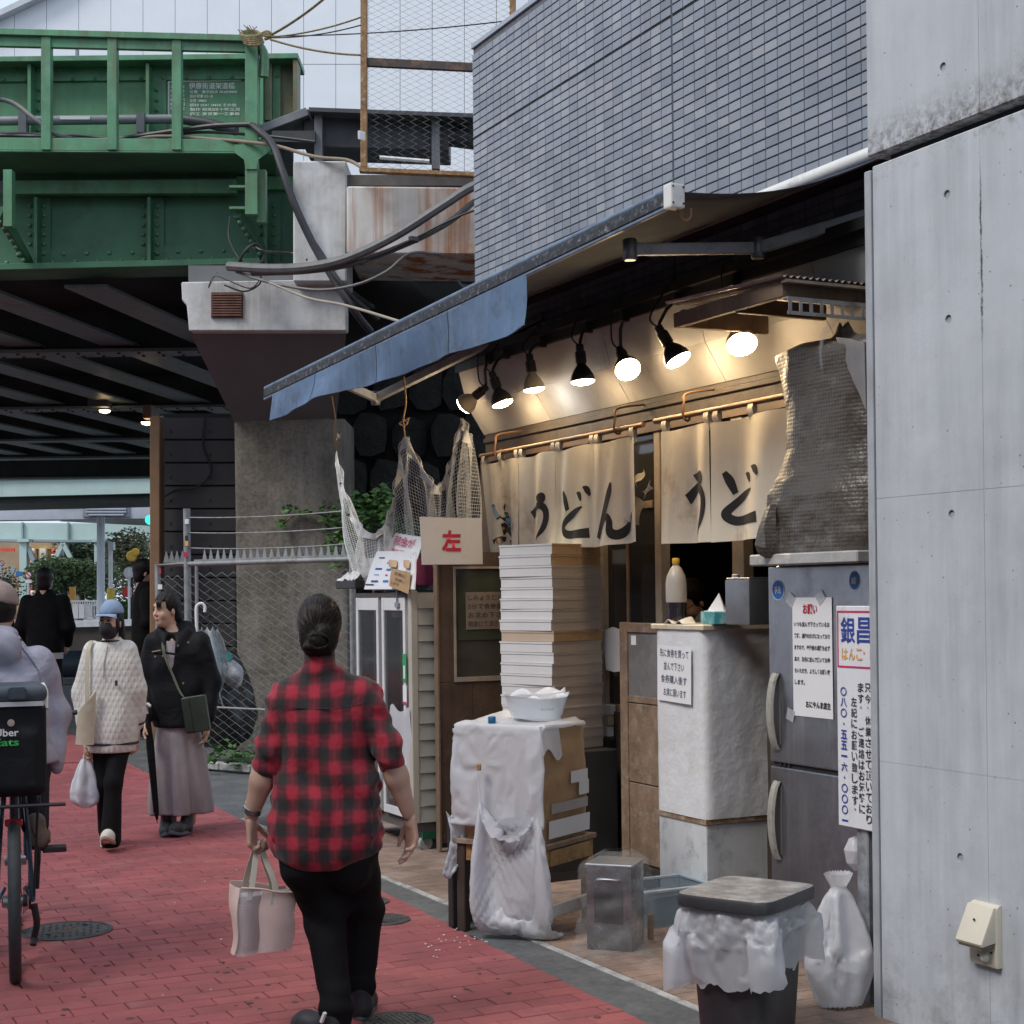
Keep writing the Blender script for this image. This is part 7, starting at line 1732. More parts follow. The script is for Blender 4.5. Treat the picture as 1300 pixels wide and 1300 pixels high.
# parked car glimpsed between the poles
pc=thing('parked_car','white car glimpsed behind the yellow-sleeved pole','car',W(142,775,46)*V(1,1,0))
Mc=Rz(CAMYAW+.25);cc=W(142,775,46)*V(1,1,0)
S_=SDF(cc+V(-1.6,-1.6,-.1),cc+V(1.6,1.6,1.7),.07)
S_.box(cc+V(0,0,.55),(1.5,2.6,.7),Mc,r=.2).box(cc+V(0,0,1.05),(1.3,1.6,.8),Mc,r=.3,k=.1);S_.build('body',mat('car_white',(.66,.70,.75),.25,coat=.5),pc)
b=MB();b.box(cc+Mc@V(0,-.78,1.15),(1.08,.06,.34),Mc@Rx(-.3));b.build('windscreen',mat('car_glass',(.06,.10,.13),.08),pc)
for s1 in(-1,1):
    for s2 in(-1,1):
        b=MB();b.lathe([(.1,-.1),(.3,-.1),(.3,.1),(.1,.1)],c=cc+Mc@V(s1*.68,s2*.85,.3),seg=16,M=Mc@Ry(math.pi/2));b.build('wheel',mat('tyre',(.02,.02,.02),.8),pc)
# railing and planter wall
rl=thing('white_railing','pale metal railing with notice boards beyond the planter','railing',W(105,790,43))
b=MB();cbox(b,78,132,762,764,43,.05);cbox(b,78,132,784,786,43,.05);b.build('rail',m_white,rl)
for k in range(18):b=MB();cbox(b,80+k*3,81+k*3,764,784,43.01,.03);b.build('bar',m_white,rl)
for k,x in enumerate((92,100)):b=MB();cbox(b,x,x+7,767,785,42.95,.03);b.build('notice_panel',m_paper,rl)
pl=thing('planter_wall','low dark planter wall with a pale coping past the bridge','wall',W(130,830,41)*V(1,1,0))
b=MB();cbox(b,60,192,789,797,41.0,.6,sl=-3);b.build('coping',mat('coping_stone',(.52,.54,.57),.7,var=.1),pl)
b=MB();cbox(b,60,192,797,832,41.1,.5,sl=-3);b.build('face',mat('planter_brown',(.045,.035,.028),.6,var=.3),pl)
b=MB();b.tube([W(70,843,30),W(140,842,30)],.265,14);tag(b.build('blue_grey_roll',mat('roll_bluegrey',(.045,.06,.08),.45),smooth=True),'long blue-grey cylinder lying before the planter wall','barrier')
# ------------------------------------------------------------------ people
m_skin=mat('skin',(.52,.33,.245),.5,var=.06,scale=14,sss=.12,bump=.08,bscale=120)
m_hair=mat('black_hair',(.010,.008,.0075),.45,var=.3,scale=30,spec=.22)
N,L,pb=mnode(m_hair);tc=N.new('ShaderNodeTexCoord');mp=N.new('ShaderNodeMapping');mp.inputs['Scale'].default_value=(90,90,9);nz=N.new('ShaderNodeTexNoise');nz.inputs['Scale'].default_value=1.5;nz.inputs['Detail'].default_value=4
L.new(tc.outputs['Object'],mp.inputs[0]);L.new(mp.outputs[0],nz.inputs['Vector']);bp=N.new('ShaderNodeBump');bp.inputs['Strength'].default_value=.8;bp.inputs['Distance'].default_value=.008;L.new(nz.outputs['Fac'],bp.inputs['Height']);L.new(bp.outputs[0],pb.inputs['Normal'])
def cloth_m(name,col,rough=.85,var=.12,fold=.35,fs=9,weave=500):
    m=mat(name,col,rough,var=var,scale=5,spec=.12)
    N,L,pb=mnode(m);tc=N.new('ShaderNodeTexCoord');n1=N.new('ShaderNodeTexNoise');n1.inputs['Scale'].default_value=fs;n1.inputs['Detail'].default_value=3;n1.inputs['Distortion'].default_value=.6
    n2=N.new('ShaderNodeTexNoise');n2.inputs['Scale'].default_value=weave;L.new(tc.outputs['Object'],n1.inputs['Vector']);L.new(tc.outputs['Object'],n2.inputs['Vector'])
    b1=N.new('ShaderNodeBump');b1.inputs['Strength'].default_value=fold;b1.inputs['Distance'].default_value=.03;b2=N.new('ShaderNodeBump');b2.inputs['Strength'].default_value=.15;b2.inputs['Distance'].default_value=.002
    L.new(n1.outputs['Fac'],b1.inputs['Height']);L.new(n2.outputs['Fac'],b2.inputs['Height']);L.new(b1.outputs[0],b2.inputs['Normal']);L.new(b2.outputs[0],pb.inputs['Normal']);return m
def join_sdf(name,parts,material,parent,relax=2):
    vs,fs,n=[],[],0
    for s in parts:
        v,f=s.mesh()
        e=np.vstack([f[:,[0,1]],f[:,[1,2]],f[:,[2,3]],f[:,[3,0]]])
        for _ in range(relax):
            a=np.zeros_like(v);c=np.zeros(len(v));np.add.at(a,e[:,0],v[e[:,1]]);np.add.at(c,e[:,0],1);np.add.at(a,e[:,1],v[e[:,0]]);np.add.at(c,e[:,1],1);v=v+.4*(a/c[:,None]-v)
        vs.append(v);fs.append(f+n);n+=len(v)
    me=bpy.data.meshes.new(name);me.from_pydata(np.vstack(vs).tolist(),[],np.vstack(fs).tolist());me.polygons.foreach_set('use_smooth',[True]*len(me.polygons));me.materials.append(material);me.update()
    return link(name,me,parent)
def frame(yaw=0,pitch=0,roll=0):return Rz(yaw)@Rx(pitch)@Ry(roll)
def head(hc,M,h=.0045,sc=1.0,jaw=1.0):
    """skull, face, ears; local x right, y forward, z up"""
    S=SDF(np.asarray(hc)-V(.15,.17,.21),np.asarray(hc)+V(.15,.17,.17),h)
    def q(x,y,z):return np.asarray(hc)+M@(V(x,y,z)*sc)
    r=lambda*a:np.array(a)*sc
    S.ell(q(0,-.012,.030),r(.073,.094,.088),M).ell(q(0,.028,-.035),r(.060,.062,.078),M,k=.03).ell(q(0,.048,-.085),r(.032*jaw,.034,.026),M,k=.03)
    for s in(-1,1):
        S.ell(q(s*.038,.060,-.030),r(.026,.026,.028),M,k=.02).ell(q(s*.072,-.008,-.012),r(.008,.019,.030),M@Rz(s*-.3),k=.006)
        S.ell(q(s*.031,.098,.006),r(.018,.014,.011),M,k=.012,op='s')
    S.ell(q(0,.080,.030),r(.048,.014,.014),M,k=.02)
    S.cap(q(0,.086,.012),q(0,.103,-.024),.008*sc,.0115*sc,k=.010).ell(q(0,.094,-.028),r(.017,.011,.009),M,k=.008)
    S.ell(q(0,.087,-.053),r(.021,.010,.006),M,k=.006).ell(q(0,.085,-.062),r(.018,.010,.006),M,k=.006)
    S.cap(q(0,-.018,-.06),q(0,-.035,-.19),.050*sc,.054*sc,k=.03)
    return S,q
def hand(wrist,d,n,t,curl,h=.0035,thumb=.6,spread=.0):
    """palm and five fingers: d points along the hand, n out of the palm, t to the thumb side; curl per finger"""
    d,n,t=unit(d),unit(n),unit(t);w=np.asarray(wrist,float)
    S=SDF(w-.17,w+.17,h)
    for k in range(4):
        o=t*(.028-.0185*k);S.cap(w+d*.01+o*.6,w+d*.085+o,.015,.0125,k=.012,flat=(n,.8))
    S.cap(w-d*.05,w+d*.02,.024,.023,k=.015,flat=(n,.8))
    for k in range(4):
        o=t*(.030-.0195*k);p=w+d*(.088-.006*abs(k-1.3))+o;Ls=np.array([.040,.026,.021])*(1.0,1.1,1.03,.82)[k];c=curl[k];ang=.25*c+.1
        dd=unit(d+t*spread*(1.5-k))
        for j in range(3):
            v=unit(dd*math.cos(ang)+n*math.sin(ang));p2=p+v*Ls[j];S.cap(p,p2,(.0092,.0085,.0078)[j],(.0085,.0078,.0068)[j],k=.004);p=p2;ang+=c*(.9,.75,.5)[j]
    p=w+d*.025+t*.026;v=unit(t*.75+d*.75+n*.25*thumb)
    for j,l in enumerate((.036,.030,.024)):
        p2=p+v*l;S.cap(p,p2,(.013,.0102,.009)[j],(.0105,.0092,.0075)[j],k=.006);p=p2;v=unit(v+d*.45-t*.25*thumb+n*.35*thumb)
    return S
def shoe(parent,heel,yaw,pitch,m_up,m_sole,L=.25,w=.046,name='shoe'):
    M=Rz(yaw)@Rx(pitch);c=np.asarray(heel,float);q=lambda x,y,z:c+M@V(x,y,z)
    S=SDF(c-.34,c+.34,.007)
    S.cap(q(0,.04,.045),q(0,.16,.042),w*.93,w*.95,k=.03).cap(q(0,.16,.038),q(.004,L-.045,.032),w*.95,w*.85,k=.03).cap(q(0,.035,.05),q(0,.03,.115),.042,.042,k=.03)
    S.box(q(0,L/2,-.06),(.3,.5,.13),M,r=.005,k=.005,op='s');o=S.build(name,m_up,parent)
    g=[]
    for z,e in((0.0,-.003),(.008,.004),(.022,.003),(.026,-.006)):
        g.append([q((w+e)*math.cos(a)*(1.0 if math.sin(a)>0 else .86),L/2+(L/2+e)*math.copysign(abs(math.sin(a))**.8,math.sin(a)),z+.012*max(0,math.sin(a))**3)for a in np.linspace(0,2*math.pi,28,endpoint=False)])
    b=MB();b.grid(g,0,wrap=True);b.add(g[0],[tuple(range(27,-1,-1))]);b.add(g[-1],[tuple(range(28))])
    me=b.mesh('sole');me.materials.append(m_sole);me.polygons.foreach_set('use_smooth',[True]*len(me.polygons));me.set_sharp_from_angle(angle=R(40));link('sole',me,o)
    return o
def lmb(mb,name,m,parent,smooth=True,**k):
    """build a mesh given in the parent's own coordinates"""
    me=mb.mesh(name)
    for q in(m if isinstance(m,list)else[m]):me.materials.append(q)
    bm=bmesh.new();bm.from_mesh(me);bmesh.ops.recalc_face_normals(bm,faces=bm.faces)
    if k.get('bevel'):bmesh.ops.bevel(bm,geom=list(bm.edges),offset=k['bevel'],segments=2,affect='EDGES')
    bm.to_mesh(me);bm.free()
    if smooth:me.polygons.foreach_set('use_smooth',[True]*len(me.polygons));me.set_sharp_from_angle(angle=R(45))
    return link(name,me,parent)
def face_bits(q,M,parent,lip=(.38,.12,.11),brow=True,mouth=True):
    for s in(-1,1):
        lmb(MB().lathe([(0,-.011),(.0085,-.006),(.011,0),(.0085,.006),(0,.011)],c=q(s*.031,.0835,.005),seg=12,M=M,sy=.7),'eye',mat('eye_white',(.62,.60,.57),.3),parent)
        lmb(MB().lathe([(0,-.0062),(.0052,-.003),(.0062,0),(.0052,.003),(0,.0062)],c=q(s*.031+.001,.0895,.005),seg=10,M=M),'iris',mat('iris_dark',(.015,.01,.008),.2),parent)
        lmb(MB().tube([q(s*.017,.0945,.0105),q(s*.031,.0965,.0135),q(s*.046,.0875,.010)],.0028,5),'eyelid',mat('lash_dark',(.03,.02,.018),.6),parent)
        if brow:lmb(MB().tube([q(s*.014,.0955,.026),q(s*.030,.0955,.031),q(s*.050,.082,.027)],[.003,.0038,.002],5),'eyebrow',mat('brow_dark',(.03,.022,.018),.8),parent)
    if mouth:
        lmb(MB().lathe([(0,-.005),(.8,-.003),(1,0),(.8,.003),(0,.005)],c=q(0,.0885,-.0575),seg=14,M=M@np.diag([.021,.0105,1.35])),'lips',mat('lips',lip,.4),parent)
def folds(amp,*waves):
    def f(X,Y,Z):
        s=0
        for(kx,ky,kz,ph,wx,wz,g)in waves:
            u=kx*X+ky*Y+kz*Z+ph+wx*np.sin(9*Z+ph)+wz*np.sin(11*X+7*Y+ph);s=s+g*(1-np.abs(np.sin(u))*1.6)
        return amp*s
    return f
def wfold(amp,*w):
    f=folds(amp,*w);return lambda X,Y,Z:f(X,Y,Z)

# ---- walker in the plaid shirt, seen from behind --------------------------------
pz=5.5;po=W(418,1313,pz);po[2]=0
PW=thing('person','person in a red and black plaid shirt walking away, carrying a pink tote','person',po,CAMYAW)
hc=V(-.02,.02,1.425);HM=frame(.06,-.03)
Hs,hq=head(hc,HM)
LS,RS=V(-.165,0,1.205),V(.165,0,1.21);LE,RE=V(-.212,-.03,.985),V(.240,-.045,1.0);LW,RW=V(-.288,.01,.775),V(.312,.01,.775)
Bd=SDF((-.5,-.45,0),(.5,.55,1.4),.008)
Bd.loft([(.62,0,0,.14,.10),(.8,0,0,.15,.11),(1.0,0,0,.14,.10),(1.14,0,0,.13,.09),(1.22,0,0,.07,.06),(1.36,-.015,0,.048,.048)],k=.03)
for a,e,w_ in((LS,LE,LW),(RS,RE,RW)):Bd.cap(a*.5+e*.5,e,.038,.042).cap(e,e*.6+w_*.4,.044,.043).cap(e*.6+w_*.4,w_,.046,.028)
LH,LK,LA=V(-.085,0,.70),V(-.015,.04,.40),V(.035,-.06,.09);RH,RK,RA=V(.09,.02,.70),V(.115,.18,.40),V(.10,.20,.09)
Bd.cap(LH,LK,.085,.06,k=.03).cap(LK,LA,.055,.04).cap(RH,RK,.085,.06,k=.03).cap(RK,RA,.055,.04)
hl=hand(LW+V(-.002,.002,-.012),V(.05,.06,-1),V(.85,.3,.2),V(.25,1,.1),(1.5,1.5,1.5,1.5),thumb=1.2)
hr_=hand(RW+V(.004,.004,-.010),V(.06,.12,-1),V(-.75,-.55,0),V(-.5,.6,-.2),(.45,.55,.65,.8),thumb=.5)
join_sdf('body',[Bd,Hs,hl,hr_],m_skin,PW)
m_plaid=bpy.data.materials.new('plaid_flannel');m_plaid.use_nodes=True;N=m_plaid.node_tree.nodes;L=m_plaid.node_tree.links;pb=N['Principled BSDF'];pb.inputs['Roughness'].default_value=.85;pb.inputs['Sheen Weight'].default_value=.15
tc=N.new('ShaderNodeTexCoord');n0=N.new('ShaderNodeTexNoise');n0.inputs['Scale'].default_value=5;L.new(tc.outputs['Object'],n0.inputs['Vector'])
mxn=N.new('ShaderNodeVectorMath');mxn.operation='SCALE';mxn.inputs['Scale'].default_value=.05;sbn=N.new('ShaderNodeVectorMath');sbn.operation='SUBTRACT';sbn.inputs[1].default_value=(.5,.5,.5);L.new(n0.outputs['Color'],sbn.inputs[0]);L.new(sbn.outputs[0],mxn.inputs[0]);adn=N.new('ShaderNodeVectorMath');L.new(tc.outputs['Object'],adn.inputs[0]);L.new(mxn.outputs[0],adn.inputs[1])
sp_=N.new('ShaderNodeSeparateXYZ');L.new(adn.outputs[0],sp_.inputs[0])
def mth(op,a,c=None,cl=False,c2=None):
    n=N.new('ShaderNodeMath');n.operation=op;n.use_clamp=cl
    for i,s in enumerate((a,c,c2)):
        if s is None:continue
        if isinstance(s,bpy.types.NodeSocket):L.new(s,n.inputs[i])
        else:n.inputs[i].default_value=s
    return n.outputs[0]
def stripes(sock,per,off):
    u=mth('ADD',mth('DIVIDE',sock,per),off+20);fr_=mth('FRACT',u);tri=mth('ABSOLUTE',mth('SUBTRACT',fr_,.5)) # 0 at stripe centre
    r=N.new('ShaderNodeMapRange');r.interpolation_type='SMOOTHSTEP';r.inputs[1].default_value=.15;r.inputs[2].default_value=.34;r.inputs[3].default_value=1;r.inputs[4].default_value=0;L.new(tri,r.inputs[0])
    t2=mth('ABSOLUTE',mth('SUBTRACT',mth('FRACT',mth('ADD',u,.5)),.5));r2=N.new('ShaderNodeMapRange');r2.inputs[1].default_value=.04;r2.inputs[2].default_value=.10;r2.inputs[3].default_value=1;r2.inputs[4].default_value=0;L.new(t2,r2.inputs[0])
    return r.outputs[0],r2.outputs[0]
sx_,bx_=stripes(sp_.outputs[0],.082,.3);sz_,bz_=stripes(sp_.outputs[2],.088,.1)
def mixc(f,A_,B_):
    x=N.new('ShaderNodeMix');x.data_type='RGBA'
    for nm,s in(('Factor',f),('A',A_),('B',B_)):
        i=x.inputs[nm]
        if isinstance(s,bpy.types.NodeSocket):L.new(s,i)
        elif isinstance(s,(int,float)):i.default_value=s
        else:i.default_value=(*s,1)
    return x.outputs['Result']
cA=mixc(sx_,(.33,.012,.030),(.085,.010,.015));cB=mixc(sx_,(.088,.010,.015),(.013,.011,.011));cC=mixc(sz_,cA,cB)
cC=mixc(mth('MULTIPLY',mth('MAXIMUM',bx_,bz_),.18),cC,(.42,.02,.05));L.new(cC,pb.inputs['Base Color'])
nf=N.new('ShaderNodeTexNoise');nf.inputs['Scale'].default_value=14;nf.inputs['Detail'].default_value=3;nf.inputs['Distortion'].default_value=.8;L.new(tc.outputs['Object'],nf.inputs['Vector']);bp=N.new('ShaderNodeBump');bp.inputs['Strength'].default_value=.35;bp.inputs['Distance'].default_value=.02;L.new(nf.outputs['Fac'],bp.inputs['Height']);L.new(bp.outputs[0],pb.inputs['Normal'])
Sh=SDF((-.4,-.3,.54),(.4,.3,1.38),.0065)
Sh.loft([(.60,-.01,-.012,.10,.150),(.632,-.005,-.012,.178,.165),(.67,.0,-.012,.203,.172),(.74,.0,-.012,.208,.172),(.84,0,-.008,.200,.160),(.95,0,0,.192,.142),(1.06,0,0,.190,.132),(1.15,0,0,.184,.124),(1.22,0,0,.158,.108),(1.265,-.005,0,.110,.088),(1.30,-.012,.0,.075,.072)],k=.02,p=2.35,
        fold=lambda X,Y,Z:.009*np.sin(30*Z+8*X+1.6*np.sin(9*X))*np.exp(-((Z-.90)/.10)**2)+.005*np.sin(17*X+11*Z)+.0035*np.sin(38*X-17*Z))
for a,e in((LS,LE),(RS,RE)):
    Sh.cap(a*V(.86,1,1)+V(0,0,-.008),a*V(.98,1,1)+V(0,0,-.045),.058,.060,k=.05);Sh.cap(a*V(.98,1,1)+V(0,0,-.045),e,.060,.054,k=.025);u_=unit(e-a)
    Sh.cap(e-u_*.040,e-u_*.006,.059,.058,k=.008).cap(e-u_*.004,e+u_*.018,.058,.057,k=.005)
Sh.cap(V(-.018,-.028,1.285),V(-.018,-.015,1.338),.064,.059,k=.012)
Sh.warp(lambda X,Y,Z:np.where(np.abs(X)>.18,.0050*np.sin(75*Z+34*X+2*np.sin(30*Y))+.0035*np.sin(50*Z-55*Y),0)+.0028*np.sin(55*Z+25*np.sin(6*X))*(np.abs(X)<.17)*np.exp(-((Z-.85)/.15)**2))
Sh.build('shirt',m_plaid,PW)
lmb(MB().tube(spline([V(-.160,-.106,1.175),V(-.08,-.121,1.162),V(0,-.126,1.158),V(.08,-.121,1.162),V(.160,-.106,1.175)]),.0022,5),'yoke_seam',m_plaid,PW)
m_blkp=cloth_m('black_trousers',(.009,.009,.010),.8,fold=.5,fs=7)
Tr=SDF((-.3,-.3,.05),(.32,.5,.80),.0075)
Tr.ell((0,.0,.68),(.175,.135,.12),k=.03).ell((-.072,-.055,.625),(.098,.092,.12),k=.04).ell((.08,-.045,.625),(.098,.092,.12),k=.04)
Tr.cap(LH+V(0,0,-.02),LK,.104,.078,k=.05).cap(LK,LA+V(0,-.005,.02),.077,.056,k=.03).cap(RH+V(0,0,-.02),RK,.104,.078,k=.05).cap(RK,RA+V(0,0,.02),.077,.056,k=.03)
Tr.cap(LA+V(0,-.005,.06),LA+V(0,-.005,-.02),.058,.060,k=.02)
Tr.warp(lambda X,Y,Z:.005*np.sin(52*Z+12*X)*np.exp(-((Z-.42)/.06)**2)+.006*np.sin(60*Z+20*Y)*np.exp(-((Z-.12)/.06)**2)+.005*np.sin(38*Z-14*X)*np.exp(-((Z-.60)/.06)**2))
Tr.build('trousers',m_blkp,PW)
m_shoeb=mat('black_shoe',(.022,.023,.027),.6,var=.3,scale=20);m_soled=mat('grey_sole',(.09,.10,.115),.7)
s1=shoe(PW,V(.055,-.10,.004),1.05,0.0,m_shoeb,m_soled,L=.235);shoe(PW,V(.10,.15,.004),-.05,0.0,m_shoeb,m_soled,L=.235)
lmb(MB().box(V(-.005,-.135,.095),(.012,.01,.04),Rz(.9)@Rx(.5)),'heel_tab',m_paper,s1)
Ha=SDF(hc-.2,hc+.2,.005)
q=hq
Ha.ell(q(0,-.016,.034),(.083,.103,.096),HM).ell(q(0,-.06,-.03),(.072,.06,.075),HM,k=.03).ell(q(.0,-.105,-.035),(.040,.036,.033),HM,k=.012).ell(q(.014,-.118,-.010),(.024,.024,.036),HM@Ry(.7),k=.008).ell(q(-.02,-.108,-.058),(.040,.026,.020),HM,k=.008)
Ha.box(q(0,.115,-.06),(.15,.10,.17),HM,r=.02,k=.02,op='s')
Ha.warp(lambda X,Y,Z:.0010*np.sin(26*np.arctan2(X+.02,Z-1.39))*(Z>1.38)+.0008*np.sin(160*X))
Ha.build('hair',mat('dark_brown_hair',(.010,.0065,.0055),.5,var=.5,scale=14,spec=.2,bump=.6,bscale=90,bdist=.004),PW,relax=1)
hd=MB()
for k in range(170):
    a=math.pi*(k+.5)/170*1.5-.25*math.pi;s0=unit(V(math.cos(a),.55+.3*rng.random(),math.sin(a)+.05));s1_=unit(V(.0+.12*rng.normal(),-1,-.38+.1*rng.normal()));pts=[]
    for t_ in np.linspace(0,1,9):
        v_=unit(s0*(1-t_)+s1_*t_+V(s0[0],0,s0[2])*.35*math.sin(math.pi*t_));pts.append(q(0,-.016,.034)+HM@(v_*V(.0842,.1045,.0972)*(1+.006*rng.random())))
    hd.tube(pts,.0013,3,cap=False)
for k in range(60):
    a0=rng.random()*6.28;pts=[q(.004,-.108,-.036)+HM@V(.037*math.cos(a0+t_),-.022-.012*math.sin(2*a0+t_),.031*math.sin(a0+t_)*(.7+.3*rng.random()))for t_ in np.linspace(0,1.8,8)];hd.tube(pts,.0014,3,cap=False)
o_=lmb(hd,'hair_strands',mat('hair_strand',(.020,.011,.008),.5,var=.6,scale=20,spec=.3),PW);o_['kind']='stuff'
PW.scale=(.93,.95,1.0)
wt=V(-.283,.005,.795);ax=unit(LW-LE);M_=np.column_stack([unit(np.cross(ax,V(0,1,0))),unit(np.cross(ax,np.cross(ax,V(0,1,0)))),ax])
lmb(MB().lathe([(.034,-.010),(.0365,-.008),(.0365,.008),(.034,.010)],c=wt,seg=20,M=M_),'wristwatch',mat('watch_steel',(.35,.35,.36),.25,metal=.9),PW)
# pink tote in the left hand
hw=po+Rz(CAMYAW)@(V(.93,.95,1)*LW+V(.03,.03,-.095))
tt=thing('tote_bag','small pink and clear tote bag held by the plaid-shirted walker','bag',hw+V(0,0,-.385),CAMYAW+.45)
m_pink=mat('pink_canvas',(.74,.55,.49),.8,var=.08,scale=6,bump=.15,bscale=200);m_pclear=mat('clear_vinyl',(.82,.70,.69),.2,alpha=.3,var=.05,spec=.6,bump=.25,bscale=18)
TO=np.array(tt.location);TM=Rz(CAMYAW+.45)*.92
def tq(x,y,z):return TO+TM@V(x+.012*math.sin(9*z+2*y*9)+.006*math.sin(31*z),y*(1+.35*math.sin(8*z+.4))+.008*math.sin(22*x+14*z),z-.018*math.sin(14*x)*(z>.1))
def panel(x0,x1,y,z0,z1,m,nm,bow=.012,ax='x'):
    g=[[tq(*((x0+(x1-x0)*u,y+bow*math.sin(math.pi*u)*(1-.4*v),z0+(z1-z0)*v)if ax=='x' else(y+bow*math.sin(math.pi*u),x0+(x1-x0)*u,z0+(z1-z0)*v)))for u in np.linspace(0,1,10)]for v in np.linspace(0,1,10)]
    b=MB();b.grid(g,.003);return b.build(nm,m,tt,smooth=True)
panel(-.03,.105,-.045,.0,.235,m_pink,'front_pocket',-.012);panel(-.115,-.032,-.042,-.005,.235,m_pclear,'clear_side',-.014);panel(-.115,.105,.045,0,.245,m_pink,'back_panel',.012)
panel(-.045,.045,.106,.0,.235,m_pink,'side_panel',.01,'y');panel(-.045,.045,-.116,.0,.235,m_pink,'side_panel',-.008,'y')
b=MB();b.box(tq(-.005,0,.003),(.21,.085,.006),TM);b.build('bottom',m_pink,tt)
b=MB();b.box(tq(-.005,-.002,.20),(.21,.09,.03),TM);b.build('lining',mat('tote_inside',(.35,.33,.34),.8),tt)
b=MB();b.tube(spline([tq(-.115,-.047,.236),tq(-.04,-.056,.236),tq(.03,-.056,.236),tq(.107,-.047,.236)]),.004,6);b.build('hem_piping',m_pink,tt,smooth=True)
for y,x0,x1 in((-.05,-.075,.015),(.05,-.055,.045)):
    g=[tq(x0,y,.19),tq(x0*.9,y*.9,.26),tq(x0*.35,y*.35,.36),tq(0,0,.425),tq(x1*.45,y*.35,.36),tq(x1,y*.9,.26),tq(x1*1.1,y,.19)]
    b=MB();pth=spline(g,5);b.grid([[p-TM@V(.011,0,0),p+TM@V(.011,0,0)]for p in pth],.003);b.build('handle',mat('cream_strap',(.60,.56,.46),.8,var=.08),tt,smooth=True)

# ---- woman in the white cable-knit sweater, walking towards the camera ------------
qz=9.65;qo=W(143,1075,qz);qo[2]=0
SWp=thing('person','person in a white cable-knit sweater, blue cap and black mask walking towards the camera','person',qo,CAMYAW+math.pi-.06)
def sx(px):return-(px-143)/205.0
def szz(py):return 1.55-(py-759)/205.0
hc=V(sx(147),.03,1.405);HM=frame(-.14,-.02)
Hs,q=head(hc,HM,sc=.97)
LS,RS=V(sx(173),0,1.215),V(sx(113),0,1.215);LE,RE=V(sx(181),-.02,.98),V(sx(98),-.01,.96);LW,RW=V(sx(180),-.06,.74),V(sx(108),.05,.70)
Bd=SDF((-.4,-.3,0),(.4,.45,1.36),.009)
Bd.loft([(.6,0,0,.14,.09),(.8,0,0,.14,.10),(1.0,0,0,.13,.095),(1.18,0,0,.14,.09),(1.26,0,0,.08,.07),(1.33,hc[0]*.8,.0,.045,.045)],k=.03)
for a,e,w_ in((LS,LE,LW),(RS,RE,RW)):Bd.cap(a,e,.045,.04).cap(e,w_,.04,.026)
LH,LK,LA=V(-.07,0,.68),V(-.055,.12,.42),V(-.045,.16,.10);RH,RK,RA=V(.07,0,.68),V(.05,.02,.40),V(.085,-.14,.12)
Bd.cap(LH,LK,.075,.055).cap(LK,LA,.05,.036).cap(RH,RK,.075,.055).cap(RK,RA,.05,.036)
join_sdf('body',[Bd,Hs,hand(RW+V(0,.0,-.02),V(.02,.05,-1),V(-.9,.1,0),V(.0,1,0),(1.5,1.5,1.5,1.4),thumb=1.2,h=.0045),hand(LW+V(0,0,-.02),V(0,.1,-1),V(.9,.1,0),V(0,1,0),(.8,.9,.9,1),h=.0045)],m_skin,SWp)
face_bits(q,HM,SWp,mouth=False)
m_knit=mat('cable_knit',(.62,.61,.57),.9,var=.05,scale=6)
N,L,pb=mnode(m_knit);tc=N.new('ShaderNodeTexCoord')
w1=N.new('ShaderNodeTexWave');w1.wave_type='BANDS';w1.bands_direction='DIAGONAL';w1.inputs['Scale'].default_value=11;w2=N.new('ShaderNodeTexWave');w2.bands_direction='DIAGONAL';w2.inputs['Scale'].default_value=11
mp1=N.new('ShaderNodeMapping');mp1.inputs['Scale'].default_value=(1.5,0,.75);mp2=N.new('ShaderNodeMapping');mp2.inputs['Scale'].default_value=(-1.5,0,.75)
for mp_,w_ in((mp1,w1),(mp2,w2)):L.new(tc.outputs['Object'],mp_.inputs[0]);L.new(mp_.outputs[0],w_.inputs['Vector'])
mx=N.new('ShaderNodeMath');mx.operation='MAXIMUM';L.new(w1.outputs['Fac'],mx.inputs[0]);L.new(w2.outputs['Fac'],mx.inputs[1]);bp=N.new('ShaderNodeBump');bp.inputs['Strength'].default_value=.7;bp.inputs['Distance'].default_value=.005;L.new(mx.outputs[0],bp.inputs['Height'])
nw=N.new('ShaderNodeTexNoise');nw.inputs['Scale'].default_value=160;L.new(tc.outputs['Object'],nw.inputs['Vector']);bp2=N.new('ShaderNodeBump');bp2.inputs['Strength'].default_value=.4;bp2.inputs['Distance'].default_value=.004;L.new(nw.outputs['Fac'],bp2.inputs['Height']);L.new(bp.outputs[0],bp2.inputs['Normal']);L.new(bp2.outputs[0],pb.inputs['Normal'])
Sh=SDF((-.36,-.3,.50),(.36,.3,1.36),.008)
Sh.loft([(.60,-.0,0,.185,.15),(.64,0,0,.195,.155),(.72,0,0,.205,.165),(.9,0,0,.195,.155),(1.05,0,0,.185,.14),(1.17,0,0,.172,.12),(1.245,0,.0,.115,.09),(1.285,hc[0]*.7,.0,.075,.075),(1.315,hc[0]*.8,.005,.066,.066)],k=.03,fold=lambda X,Y,Z:.006*np.sin(22*X+9*Z))
for a,e,w_ in((LS,LE,LW),(RS,RE,RW)):Sh.cap(a*V(.92,1,1),e,.074,.078,k=.05).cap(e,e*.35+w_*.65,.078,.068,k=.03).cap(e*.35+w_*.65,w_+V(0,0,.03),.06,.048,k=.02)
Sh.build('sweater',m_knit,SWp)
def ring(S_parent,z,cx_,cy_,rx,ry,m,nm,r=.007):
    lmb(MB().tube([V(cx_+rx*math.cos(a),cy_+ry*math.sin(a),z+.0*a)for a in np.linspace(0,2*math.pi,40)],r,6),nm,m,S_parent)
m_navy=mat('navy_stripe',(.025,.028,.04),.8)
ring(SWp,.655,0,0,.200,.160,m_navy,'hem_stripe',.008)
